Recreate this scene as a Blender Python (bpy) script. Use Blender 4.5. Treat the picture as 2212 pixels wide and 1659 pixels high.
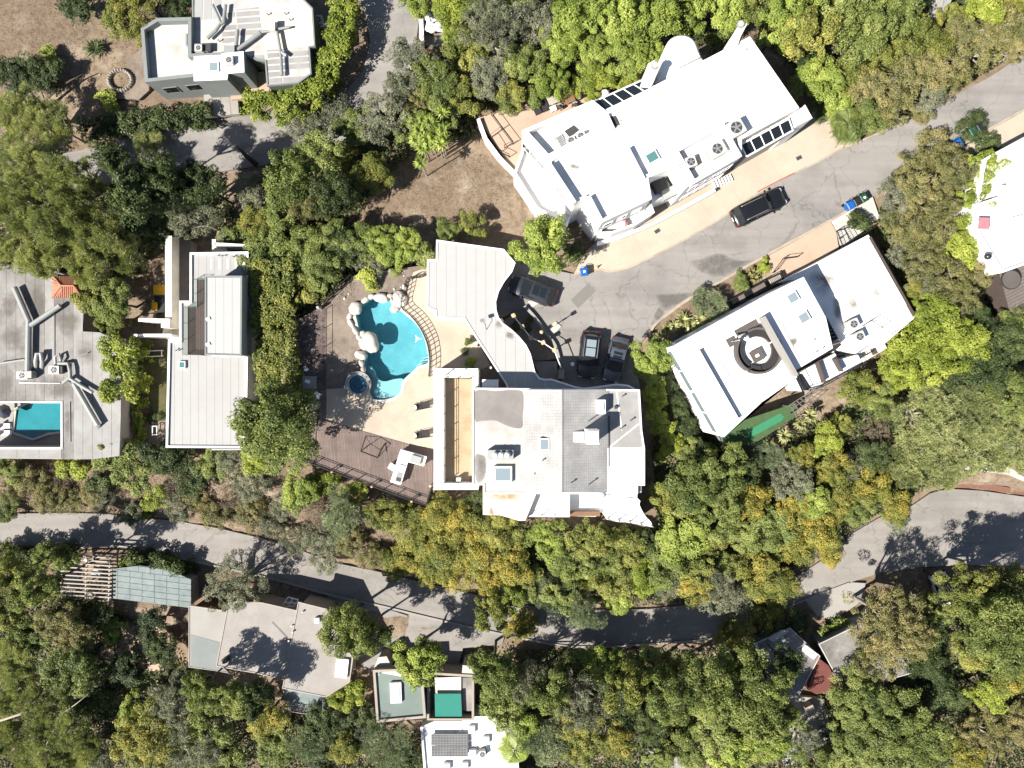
import bpy, bmesh, math, random
import numpy as np
from mathutils import Vector

# ------------------------------------------------------------------ camera, sky, sun, exposure
SC = bpy.context.scene
for o in list(bpy.data.objects):
    bpy.data.objects.remove(o, do_unlink=True)
COL = SC.collection
H = 70.0              # metres of the drone above the cul-de-sac
FP = 1536.5           # focal length in the units the plan was measured in (frame 2212 wide)
CX, CY = 1106.0, 829.5
cam = bpy.data.cameras.new('camera'); cam.sensor_width = 36; cam.lens = 36 * FP / 2212.0
cam.clip_start = 0.5; cam.clip_end = 6000
co = bpy.data.objects.new('camera', cam); co.location = (0, 0, H); COL.objects.link(co); SC.camera = co

SUN_EL, SUN_AZ = math.radians(47), math.radians(213.5)     # direction towards the sun (azimuth from +X, counter-clockwise)
to_sun = Vector((math.cos(SUN_EL) * math.cos(SUN_AZ), math.cos(SUN_EL) * math.sin(SUN_AZ), math.sin(SUN_EL)))
W = bpy.data.worlds.new('World'); SC.world = W; W.use_nodes = True
nt = W.node_tree; nt.nodes.clear()
sky = nt.nodes.new('ShaderNodeTexSky'); sky.sky_type = 'NISHITA'; sky.sun_disc = False
sky.sun_elevation = SUN_EL; sky.sun_rotation = math.atan2(to_sun.x, to_sun.y); sky.altitude = 200
bg = nt.nodes.new('ShaderNodeBackground'); bg.inputs['Strength'].default_value = 0.05
out = nt.nodes.new('ShaderNodeOutputWorld')
nt.links.new(sky.outputs[0], bg.inputs[0]); nt.links.new(bg.outputs[0], out.inputs[0])
sl = bpy.data.lights.new('sun', 'SUN'); sl.energy = 5.0; sl.angle = math.radians(0.55); sl.color = (1.0, 0.945, 0.86)
so = bpy.data.objects.new('sun', sl); so.rotation_euler = (-to_sun).to_track_quat('-Z', 'Y').to_euler(); so.location = to_sun * 60
COL.objects.link(so)
SC.view_settings.view_transform = 'Standard'; SC.view_settings.look = 'None'
SC.view_settings.exposure = 1.2; SC.view_settings.gamma = 1.0; SC.view_settings.use_curve_mapping = False
SC.render.engine = 'CYCLES'
SC.cycles.max_bounces = 5; SC.cycles.diffuse_bounces = 2; SC.cycles.glossy_bounces = 3; SC.cycles.transparent_max_bounces = 10
SC.cycles.transmission_bounces = 4; SC.cycles.use_denoising = True

rnd = random.Random(7)
R = math.radians

# ------------------------------------------------------------------ materials
MATS = {}
def _n(nt, t, **k):
    n = nt.nodes.new(t)
    for a, v in k.items():
        setattr(n, a, v)
    return n
def mixc(nt, fac, a, b, mode='MIX'):
    m = _n(nt, 'ShaderNodeMix', data_type='RGBA', blend_type=mode)
    for sock, v in ((m.inputs[0], fac), (m.inputs[6], a), (m.inputs[7], b)):
        if hasattr(v, 'links') or hasattr(v, 'is_linked'):
            nt.links.new(v, sock)
        elif isinstance(v, (int, float)):
            sock.default_value = v
        else:
            sock.default_value = (*v, 1)
    return m.outputs[2]
def noise(nt, vec, scale, detail=4, rough=0.6):
    n = _n(nt, 'ShaderNodeTexNoise'); n.inputs['Scale'].default_value = scale
    n.inputs['Detail'].default_value = detail; n.inputs['Roughness'].default_value = rough
    nt.links.new(vec, n.inputs['Vector']); return n.outputs['Fac']
def ramp(nt, fac, lo, hi):
    r = _n(nt, 'ShaderNodeMapRange'); r.inputs[1].default_value = lo; r.inputs[2].default_value = hi; r.clamp = True
    nt.links.new(fac, r.inputs[0]); return r.outputs[0]
def base(name):
    m = bpy.data.materials.new(name); m.use_nodes = True; t = m.node_tree; t.nodes.clear()
    o = _n(t, 'ShaderNodeOutputMaterial'); b = _n(t, 'ShaderNodeBsdfPrincipled'); t.links.new(b.outputs[0], o.inputs[0])
    g = _n(t, 'ShaderNodeNewGeometry')
    MATS[name] = m
    return m, t, b, g.outputs['Position']
def M(name, col, rough=0.7, var=0.15, scale=1.5, stain=None, stain_amt=0.5, stain_scale=0.35, metal=0.0, spec=0.3, bump=0.0, bump_scale=20, grain=0.0, crack=0.0):
    if name in MATS:
        return MATS[name]
    m, t, b, pos = base(name)
    c = Vector(col)
    f1 = noise(t, pos, scale, 6, 0.65)
    cc = mixc(t, ramp(t, f1, 0.3, 0.7), c * (1 - var), c * (1 + var * 0.8))
    if stain:
        f2 = noise(t, pos, stain_scale, 7, 0.7)
        st = _n(t, 'ShaderNodeMath', operation='MULTIPLY'); st.inputs[1].default_value = stain_amt
        t.links.new(ramp(t, f2, 0.45, 0.62), st.inputs[0])
        cc = mixc(t, st.outputs[0], cc, stain)
    if grain:
        f3 = noise(t, pos, 30, 2, 0.5)
        cc = mixc(t, 1.0, cc, mixc(t, ramp(t, f3, 0.3, 0.7), (1 - grain,) * 3, (1 + grain,) * 3), 'MULTIPLY')
    if crack:
        wob = _n(t, 'ShaderNodeTexNoise'); wob.inputs['Scale'].default_value = 0.8; wob.inputs['Detail'].default_value = 5; t.links.new(pos, wob.inputs['Vector'])
        ad = _n(t, 'ShaderNodeVectorMath', operation='MULTIPLY_ADD'); ad.inputs[1].default_value = (2.2, 2.2, 0); t.links.new(wob.outputs['Color'], ad.inputs[0]); t.links.new(pos, ad.inputs[2])
        vo = _n(t, 'ShaderNodeTexVoronoi', feature='DISTANCE_TO_EDGE'); vo.inputs['Scale'].default_value = 0.28; t.links.new(ad.outputs[0], vo.inputs['Vector'])
        cc = mixc(t, 1.0, cc, mixc(t, ramp(t, vo.outputs['Distance'], 0.0, 0.016), (1 - crack,) * 3, (1.0,) * 3), 'MULTIPLY')
        mp = _n(t, 'ShaderNodeMapping'); mp.inputs['Rotation'].default_value = (0, 0, math.radians(-28)); mp.inputs['Scale'].default_value = (0.06, 0.9, 1); t.links.new(pos, mp.inputs[0])
        cc = mixc(t, 1.0, cc, mixc(t, ramp(t, noise(t, mp.outputs[0], 1.0, 5, 0.6), 0.3, 0.7), (0.88,) * 3, (1.1,) * 3), 'MULTIPLY')
        cc = mixc(t, ramp(t, noise(t, pos, 1.7, 3, 0.5), 0.70, 0.74), cc, tuple(c * 0.62))
    t.links.new(cc, b.inputs['Base Color'])
    b.inputs['Roughness'].default_value = rough; b.inputs['Metallic'].default_value = metal
    b.inputs['Specular IOR Level'].default_value = spec
    if bump:
        bp = _n(t, 'ShaderNodeBump'); bp.inputs['Strength'].default_value = bump; bp.inputs['Distance'].default_value = 0.05
        t.links.new(noise(t, pos, bump_scale, 5), bp.inputs['Height']); t.links.new(bp.outputs[0], b.inputs['Normal'])
    return m

M('white_membrane', (0.80, 0.80, 0.79), 0.6, 0.03, 0.8, (0.395, 0.380, 0.350), 0.35, 0.25)
M('white_stucco', (0.80, 0.79, 0.77), 0.85, 0.03, 1.2, (0.418, 0.395, 0.357), 0.25, 0.4, bump=0.05)
M('pale_panel', (0.295, 0.293, 0.288), 0.55, 0.04, 0.9, (0.274, 0.266, 0.251), 0.4, 0.4)
M('pale_panel_white', (0.335, 0.333, 0.328), 0.55, 0.04, 0.9, (0.342, 0.334, 0.319), 0.35, 0.4)
M('seam', (0.190, 0.190, 0.190), 0.7, 0.1)
M('grey_membrane', (0.262, 0.257, 0.25), 0.75, 0.14, 0.6, (0.190, 0.179, 0.167), 0.6, 0.35, grain=0.08)
M('weathered_membrane', (0.215, 0.205, 0.195), 0.8, 0.26, 0.55, (0.105, 0.098, 0.09), 0.85, 0.22, grain=0.12)
M('old_white_membrane', (0.44, 0.43, 0.41), 0.75, 0.06, 0.7, (0.243, 0.228, 0.205), 0.6, 0.3, grain=0.06)
M('cream_membrane', (0.62, 0.55, 0.46), 0.75, 0.06, 0.7, (0.304, 0.251, 0.198), 0.5, 0.4)
M('brown_patch', (0.179, 0.163, 0.156), 0.8, 0.1, 0.6, (0.228, 0.213, 0.201), 0.5, 0.5)
M('tan_gravel', (0.262, 0.243, 0.226), 0.9, 0.1, 1.0, (0.228, 0.205, 0.182), 0.5, 0.4, grain=0.18)
M('green_membrane', (0.141, 0.179, 0.163), 0.75, 0.06, 0.8, (0.099, 0.125, 0.114), 0.5, 0.4)
M('teal_panel', (0.165, 0.198, 0.196), 0.7, 0.15, 1.5, (0.091, 0.122, 0.122), 0.5, 0.8)
M('awning_green', (0.015, 0.160, 0.125), 0.7, 0.06, 1.0)
M('grey_wall', (0.175, 0.190, 0.186), 0.85, 0.08, 0.8)
M('green_wall', (0.076, 0.095, 0.068), 0.85, 0.08, 0.8)
M('tan_wall', (0.289, 0.251, 0.213), 0.85, 0.08, 0.8)
M('cream_wall', (0.62, 0.57, 0.48), 0.85, 0.05, 0.9, (0.319, 0.274, 0.213), 0.4, 0.5)
M('red_wall', (0.122, 0.042, 0.034), 0.8, 0.15, 1.2)
M('patio', (0.372, 0.315, 0.251), 0.85, 0.05, 0.5, (0.274, 0.220, 0.167), 0.45, 0.35, grain=0.07)
M('balcony_floor', (0.342, 0.262, 0.171), 0.8, 0.06, 0.5, (0.228, 0.160, 0.091), 0.6, 0.5)
M('pink_terrace', (0.380, 0.281, 0.213), 0.85, 0.05, 0.6, (0.289, 0.198, 0.144), 0.4, 0.4)
M('sidewalk', (0.380, 0.327, 0.262), 0.85, 0.05, 0.5, (0.289, 0.243, 0.190), 0.4, 0.3, grain=0.06)
M('concrete', (0.274, 0.262, 0.243), 0.85, 0.08, 0.8, (0.167, 0.152, 0.137), 0.4, 0.4, grain=0.08)
M('pale_concrete', (0.418, 0.403, 0.372), 0.85, 0.06, 0.8, (0.289, 0.274, 0.251), 0.4, 0.5)
M('kerb', (0.319, 0.274, 0.220), 0.85, 0.1, 1.0, (0.190, 0.152, 0.122), 0.5, 0.8)
M('red_kerb', (0.274, 0.091, 0.076), 0.8, 0.15, 1.5)
M('asphalt', (0.222, 0.208, 0.196), 0.9, 0.06, 0.25, (0.133, 0.128, 0.123), 0.5, 0.16, grain=0.10, crack=0.28)
M('asphalt_pale', (0.228, 0.212, 0.197), 0.9, 0.06, 0.3, (0.152, 0.144, 0.133), 0.5, 0.2, grain=0.09, crack=0.22)
M('asphalt_stain', (0.125, 0.119, 0.113), 0.9, 0.05, 0.5, grain=0.10)
M('asphalt_patch', (0.148, 0.141, 0.129), 0.9, 0.05, 0.7, grain=0.1)
M('dark_wood', (0.065, 0.050, 0.044), 0.75, 0.15, 2)
M('grey_wood', (0.129, 0.110, 0.099), 0.8, 0.15, 2)
M('pale_wood', (0.319, 0.289, 0.251), 0.8, 0.12, 2)
M('brown_wood', (0.175, 0.099, 0.057), 0.75, 0.15, 2)
M('black_metal', (0.014, 0.014, 0.015), 0.45, 0.1, spec=0.4)
M('grey_metal', (0.228, 0.236, 0.243), 0.45, 0.08, metal=0.3)
M('duct', (0.274, 0.285, 0.281), 0.5, 0.08, 2, (0.198, 0.190, 0.182), 0.4, 1.0, metal=0.2)
M('ac_case', (0.441, 0.433, 0.403), 0.5, 0.05)
M('ac_dark', (0.046, 0.046, 0.046), 0.6, 0.1)
M('white_paint', (0.80, 0.80, 0.79), 0.5, 0.02)
M('rock_white', (0.46, 0.435, 0.395), 0.85, 0.06, 1.5, (0.304, 0.274, 0.236), 0.5, 1.0, bump=0.25, bump_scale=6)
M('stone', (0.274, 0.251, 0.220), 0.9, 0.2, 3, bump=0.3, bump_scale=8)
M('terracotta', (0.350, 0.156, 0.099), 0.8, 0.15, 4)
M('brick_red', (0.175, 0.087, 0.061), 0.85, 0.2, 3)
M('soil', (0.155, 0.125, 0.103), 0.95, 0.3, 1.6, (0.235, 0.195, 0.155), 0.75, 0.3, bump=0.4, bump_scale=8, grain=0.3)
M('mulch', (0.085, 0.065, 0.06), 0.95, 0.55, 4, (0.19, 0.15, 0.135), 0.8, 1.3, bump=0.6, bump_scale=12, grain=0.45)
M('lawn', (0.065, 0.065, 0.024), 0.95, 0.2, 2, (0.099, 0.084, 0.046), 0.5, 0.5, grain=0.25)
M('turf', (0.048, 0.088, 0.034), 0.9, 0.15, 2, grain=0.2)
M('turf_bright', (0.03, 0.17, 0.085), 0.85, 0.05, 2)
M('plaster_blue', (0.22, 0.45, 0.49), 0.7, 0.14, 0.7, (0.15, 0.37, 0.43), 0.8, 0.28)
M('plaster_shallow', (0.44, 0.57, 0.57), 0.7, 0.08, 0.8)
M('plaster_teal', (0.038, 0.251, 0.281), 0.7, 0.12, 0.8)
M('plaster_deep', (0.20, 0.31, 0.41), 0.7, 0.1, 0.8)
M('bark', (0.084, 0.065, 0.049), 0.9, 0.3, 4)
M('bark_pale', (0.304, 0.266, 0.228), 0.85, 0.25, 3)
M('bark_red', (0.152, 0.072, 0.046), 0.85, 0.25, 3)
M('tyre', (0.009, 0.009, 0.009), 0.8, 0.1)
M('rim', (0.266, 0.266, 0.274), 0.3, 0.02, metal=0.8)
M('bin_blue', (0.009, 0.087, 0.304), 0.45, 0.06)
M('bin_black', (0.015, 0.016, 0.017), 0.5, 0.06)
M('bin_green', (0.015, 0.053, 0.027), 0.5, 0.06)
M('yellow_plastic', (0.62, 0.34, 0.01), 0.45, 0.06)
M('cushion_grey', (0.087, 0.076, 0.072), 0.9, 0.08)
M('cushion_dark', (0.027, 0.026, 0.027), 0.9, 0.08)
M('lamp_tan', (0.456, 0.342, 0.213), 0.6, 0.06)
M('pink_cloth', (0.34, 0.15, 0.17), 0.85, 0.08)
M('red_plastic', (0.266, 0.038, 0.023), 0.6, 0.08)
M('tail_red', (0.13, 0.010, 0.008), 0.25, 0.02, spec=0.6)
M('head_glass', (0.418, 0.426, 0.441), 0.15, 0.02, spec=0.7)
M('terracotta_pot', (0.228, 0.091, 0.046), 0.8, 0.1)
M('solar_frame', (0.228, 0.236, 0.243), 0.4, 0.05, metal=0.5)

def car_paint(name, col, rough=0.28):
    m, t, b, pos = base(name)
    b.inputs['Base Color'].default_value = (*col, 1); b.inputs['Roughness'].default_value = rough
    b.inputs['Coat Weight'].default_value = 0.8; b.inputs['Coat Roughness'].default_value = 0.04; b.inputs['Metallic'].default_value = 0.25
car_paint('paint_black', (0.012, 0.012, 0.014)); car_paint('paint_charcoal', (0.028, 0.032, 0.042))
car_paint('paint_silver', (0.075, 0.085, 0.105)); car_paint('paint_white', (0.7, 0.7, 0.7))
def glass(name, col, rough=0.06, spec=0.6):
    m, t, b, pos = base(name)
    b.inputs['Base Color'].default_value = (*col, 1); b.inputs['Roughness'].default_value = rough; b.inputs['Specular IOR Level'].default_value = spec
glass('glass_dark', (0.012, 0.015, 0.018)); glass('glass_sky', (0.19, 0.235, 0.26), 0.12); glass('glass_green', (0.07, 0.165, 0.16), 0.1)
glass('glass_white', (0.72, 0.73, 0.73), 0.35, 0.4); glass('dome_silver', (0.45, 0.48, 0.5), 0.08, 0.8)
def clear(name, tint, ior=1.33, rough=0.02, ripple=0.0, cap=1.0):
    m = bpy.data.materials.new(name); m.use_nodes = True; t = m.node_tree; t.nodes.clear(); MATS[name] = m
    o = _n(t, 'ShaderNodeOutputMaterial'); mx = _n(t, 'ShaderNodeMixShader')
    tr = _n(t, 'ShaderNodeBsdfTransparent'); tr.inputs[0].default_value = (*tint, 1)
    gl = _n(t, 'ShaderNodeBsdfGlossy'); gl.inputs['Roughness'].default_value = rough
    fr = _n(t, 'ShaderNodeFresnel'); fr.inputs[0].default_value = ior
    fm = _n(t, 'ShaderNodeMath', operation='MULTIPLY'); fm.inputs[1].default_value = cap; t.links.new(fr.outputs[0], fm.inputs[0])
    t.links.new(fm.outputs[0], mx.inputs[0]); t.links.new(tr.outputs[0], mx.inputs[1]); t.links.new(gl.outputs[0], mx.inputs[2]); t.links.new(mx.outputs[0], o.inputs[0])
    if ripple:
        g = _n(t, 'ShaderNodeNewGeometry'); bp = _n(t, 'ShaderNodeBump'); bp.inputs['Strength'].default_value = ripple; bp.inputs['Distance'].default_value = 0.03
        t.links.new(noise(t, g.outputs['Position'], 2.2, 3), bp.inputs['Height'])
        t.links.new(bp.outputs[0], gl.inputs['Normal']); t.links.new(bp.outputs[0], fr.inputs['Normal'])
clear('water', (0.80, 0.92, 0.935), 1.33, 0.03, 0.4); clear('pane_clear', (0.82, 0.90, 0.89), 1.3, 0.05, 0.0, 0.3)

def brick_mat(name, c1, c2, mortar, bw, bh, msize, offs=0.0, rot=0.0):
    m, t, b, pos = base(name)
    mp = _n(t, 'ShaderNodeMapping'); mp.inputs['Rotation'].default_value = (0, 0, rot); t.links.new(pos, mp.inputs[0])
    br = _n(t, 'ShaderNodeTexBrick'); br.offset = offs; br.inputs['Scale'].default_value = 1.0
    br.inputs['Brick Width'].default_value = bw; br.inputs['Row Height'].default_value = bh; br.inputs['Mortar Size'].default_value = msize
    br.inputs['Color1'].default_value = (*c1, 1); br.inputs['Color2'].default_value = (*c2, 1); br.inputs['Mortar'].default_value = (*mortar, 1)
    t.links.new(mp.outputs[0], br.inputs['Vector'])
    cc = mixc(t, 1.0, br.outputs['Color'], mixc(t, ramp(t, noise(t, pos, 0.5, 6), 0.35, 0.65), (0.82,) * 3, (1.12,) * 3), 'MULTIPLY')
    t.links.new(cc, b.inputs['Base Color']); b.inputs['Roughness'].default_value = 0.8; b.inputs['Specular IOR Level'].default_value = 0.25
    bp = _n(t, 'ShaderNodeBump'); bp.inputs['Strength'].default_value = 0.5; bp.inputs['Distance'].default_value = 0.02; bp.invert = True
    t.links.new(br.outputs['Fac'], bp.inputs['Height']); t.links.new(bp.outputs[0], b.inputs['Normal'])
brick_mat('roof_shingle', (0.325, 0.321, 0.315), (0.295, 0.29, 0.285), (0.245, 0.24, 0.234), 0.2, 0.26, 0.013, 0.0)
brick_mat('deck_wood', (0.188, 0.143, 0.126), (0.148, 0.111, 0.098), (0.075, 0.055, 0.048), 3.6, 0.15, 0.006, 0.5, R(86))
brick_mat('solar_cells', (0.055, 0.058, 0.062), (0.05, 0.052, 0.056), (0.30, 0.30, 0.30), 0.16, 0.16, 0.014, 0.0)

def fade_mat(name, col):
    m, t, b, pos = base(name)
    at = _n(t, 'ShaderNodeAttribute', attribute_name='v'); f = noise(t, pos, 0.9, 6, 0.65)
    mm = _n(t, 'ShaderNodeMath', operation='MULTIPLY'); t.links.new(at.outputs['Fac'], mm.inputs[0]); t.links.new(ramp(t, f, 0.28, 0.72), mm.inputs[1])
    b.inputs['Base Color'].default_value = (*col, 1); b.inputs['Roughness'].default_value = 0.9; b.inputs['Specular IOR Level'].default_value = 0.2
    tr = _n(t, 'ShaderNodeBsdfTransparent'); mx = _n(t, 'ShaderNodeMixShader'); o = [x for x in t.nodes if x.type == 'OUTPUT_MATERIAL'][0]
    t.links.new(mm.outputs[0], mx.inputs[0]); t.links.new(tr.outputs[0], mx.inputs[1]); t.links.new(b.outputs[0], mx.inputs[2]); t.links.new(mx.outputs[0], o.inputs[0])
fade_mat('seepage', (0.125, 0.119, 0.113)); fade_mat('roof_grime', (0.16, 0.14, 0.12)); fade_mat('rust_grime', (0.30, 0.21, 0.13)); fade_mat('wet_mark', (0.16, 0.15, 0.14))
def ground_mat():
    m, t, b, pos = base('hillside_ground')
    f = noise(t, pos, 0.10, 8, 0.65); f2 = noise(t, pos, 1.6, 8, 0.75); f3 = noise(t, pos, 9, 4, 0.7); f4 = noise(t, pos, 0.33, 5, 0.6)
    c = mixc(t, ramp(t, f, 0.35, 0.65), (0.17, 0.127, 0.09), (0.245, 0.192, 0.138))
    c = mixc(t, ramp(t, f2, 0.42, 0.68), c, (0.105, 0.075, 0.053))
    c = mixc(t, ramp(t, f4, 0.55, 0.72), c, (0.30, 0.25, 0.195))
    c = mixc(t, 1.0, c, mixc(t, ramp(t, f3, 0.25, 0.75), (0.7,) * 3, (1.28,) * 3), 'MULTIPLY')
    t.links.new(c, b.inputs['Base Color']); b.inputs['Roughness'].default_value = 0.95; b.inputs['Specular IOR Level'].default_value = 0.1
    bp = _n(t, 'ShaderNodeBump'); bp.inputs['Strength'].default_value = 0.6; bp.inputs['Distance'].default_value = 0.12
    t.links.new(f2, bp.inputs['Height']); t.links.new(bp.outputs[0], b.inputs['Normal'])
ground_mat()

def leaf_mat(name, a, b_, c, trans=0.28, rough=0.5, attr_w=0.75):
    m, t, b, pos = base(name)
    at = _n(t, 'ShaderNodeAttribute', attribute_name='v'); oi = _n(t, 'ShaderNodeObjectInfo')
    n = noise(t, pos, 0.55, 4, 0.6)
    s = _n(t, 'ShaderNodeMath', operation='MULTIPLY_ADD'); s.inputs[1].default_value = attr_w; t.links.new(at.outputs['Fac'], s.inputs[0])
    k = _n(t, 'ShaderNodeMath', operation='MULTIPLY_ADD'); k.inputs[1].default_value = 0.30; k.inputs[2].default_value = -0.04; t.links.new(oi.outputs['Random'], k.inputs[0])
    t.links.new(k.outputs[0], s.inputs[2])
    n2 = noise(t, pos, 0.32, 5, 0.65)
    pz = _n(t, 'ShaderNodeMath', operation='MULTIPLY_ADD'); pz.inputs[1].default_value = 1.5; pz.inputs[2].default_value = -0.75; t.links.new(n2, pz.inputs[0])
    sm_ = _n(t, 'ShaderNodeMath', operation='ADD'); t.links.new(s.outputs[0], sm_.inputs[0]); t.links.new(pz.outputs[0], sm_.inputs[1])
    cr = _n(t, 'ShaderNodeValToRGB'); el = cr.color_ramp.elements
    el[0].position = 0.08; el[0].color = (*a, 1); el[1].position = 0.95; el[1].color = (*c, 1); e = el.new(0.5); e.color = (*b_, 1)
    t.links.new(sm_.outputs[0], cr.inputs[0])
    cc = mixc(t, 1.0, cr.outputs[0], mixc(t, ramp(t, n, 0.3, 0.7), (0.78, 0.82, 0.8), (1.2, 1.16, 1.1)), 'MULTIPLY')
    t.links.new(cc, b.inputs['Base Color']); b.inputs['Roughness'].default_value = rough; b.inputs['Specular IOR Level'].default_value = 0.35
    tr = _n(t, 'ShaderNodeBsdfTranslucent'); t.links.new(mixc(t, 1.0, cc, (1.25, 1.3, 0.7), 'MULTIPLY'), tr.inputs[0])
    mx = _n(t, 'ShaderNodeMixShader'); mx.inputs[0].default_value = trans
    o = [x for x in t.nodes if x.type == 'OUTPUT_MATERIAL'][0]
    t.links.new(b.outputs[0], mx.inputs[1]); t.links.new(tr.outputs[0], mx.inputs[2]); t.links.new(mx.outputs[0], o.inputs[0])
leaf_mat('leaf_bright', (0.109, 0.152, 0.029), (0.231, 0.292, 0.056), (0.401, 0.450, 0.114))
leaf_mat('leaf_green', (0.076, 0.107, 0.028), (0.170, 0.208, 0.056), (0.328, 0.359, 0.118))
leaf_mat('leaf_mixed', (0.093, 0.124, 0.027), (0.205, 0.223, 0.055), (0.398, 0.373, 0.103))
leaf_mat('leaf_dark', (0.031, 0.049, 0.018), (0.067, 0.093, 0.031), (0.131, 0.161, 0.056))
leaf_mat('leaf_pine', (0.131, 0.159, 0.061), (0.275, 0.303, 0.124), (0.468, 0.482, 0.227))
leaf_mat('leaf_olive', (0.099, 0.111, 0.068), (0.192, 0.205, 0.134), (0.336, 0.341, 0.246))
leaf_mat('leaf_gold', (0.105, 0.135, 0.030), (0.215, 0.225, 0.052), (0.480, 0.375, 0.075))
leaf_mat('leaf_russet', (0.100, 0.112, 0.042), (0.205, 0.198, 0.075), (0.350, 0.290, 0.130))
leaf_mat('leaf_lime', (0.120, 0.165, 0.023), (0.245, 0.291, 0.043), (0.422, 0.456, 0.094))
leaf_mat('leaf_blue', (0.088, 0.121, 0.067), (0.176, 0.216, 0.126), (0.324, 0.365, 0.223))
leaf_mat('leaf_brush', (0.086, 0.067, 0.046), (0.167, 0.127, 0.089), (0.276, 0.218, 0.158), 0.15)
leaf_mat('leaf_blade', (0.117, 0.137, 0.051), (0.234, 0.247, 0.093), (0.442, 0.429, 0.229), 0.15)

# ------------------------------------------------------------------ geometry helpers
def P(px, py, z=0.0):
    k = (H - z) / FP
    return Vector(((px - CX) * k, -(py - CY) * k, z))
def XY(pts, z):
    return [(P(x, y, z).x, P(x, y, z).y) for x, y in pts]
def area(p):
    return 0.5 * sum(p[i][0] * p[(i + 1) % len(p)][1] - p[(i + 1) % len(p)][0] * p[i][1] for i in range(len(p)))
def ccw(p):
    return p if area(p) > 0 else p[::-1]
def inset(p, d):
    p = ccw(p); n = len(p); o = []
    for i in range(n):
        a, b, c = Vector(p[i - 1]), Vector(p[i]), Vector(p[(i + 1) % n])
        u = (b - a).normalized(); v = (c - b).normalized()
        nu = Vector((-u.y, u.x)); nv = Vector((-v.y, v.x)); m = nu + nv
        k = m.length_squared
        m = nu if k < 1e-6 else m * min(2.0 / k, 2.5)
        o.append(tuple(b + m * d))
    return o
def clip_half(p, nx, ny, d):
    o = []
    for i in range(len(p)):
        a, b = p[i], p[(i + 1) % len(p)]
        da, db = a[0] * nx + a[1] * ny - d, b[0] * nx + b[1] * ny - d
        if da >= 0: o.append(a)
        if (da >= 0) != (db >= 0):
            t = da / (da - db); o.append((a[0] + (b[0] - a[0]) * t, a[1] + (b[1] - a[1]) * t))
    return o
def strips(p, ang, width, gap):
    nx, ny = -math.sin(ang), math.cos(ang)
    ds = [x * nx + y * ny for x, y in p]; d = min(ds); res = []
    while d < max(ds):
        q = clip_half(clip_half(p, nx, ny, d + gap / 2), -nx, -ny, -(d + width - gap / 2))
        if len(q) >= 3 and abs(area(q)) > 0.01: res.append(q)
        d += width
    return res
def arc(cx, cy, rx, ry=None, n=24, a0=0, a1=360, rot=0):
    ry = ry or rx; o = []; full = abs(a1 - a0) >= 359.9
    for i in range(n):
        a = R(a0 + (a1 - a0) * i / (n if full else n - 1)); x, y = rx * math.cos(a), ry * math.sin(a)
        o.append((cx + x * math.cos(R(rot)) - y * math.sin(R(rot)), cy + x * math.sin(R(rot)) + y * math.cos(R(rot))))
    return o
def smooth(pts, n=6, closed=True):
    o = []; L = len(pts)
    for i in range(L if closed else L - 1):
        if closed: p0, p1, p2, p3 = pts[i - 1], pts[i], pts[(i + 1) % L], pts[(i + 2) % L]
        else: p0, p1, p2, p3 = pts[max(i - 1, 0)], pts[i], pts[i + 1], pts[min(i + 2, L - 1)]
        for j in range(n):
            t = j / n
            o.append(tuple(0.5 * (2 * b + (-a + c) * t + (2 * a - 5 * b + 4 * c - d) * t * t + (-a + 3 * b - 3 * c + d) * t ** 3) for a, b, c, d in zip(p0, p1, p2, p3)))
    if not closed: o.append(tuple(pts[-1]))
    return o

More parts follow.
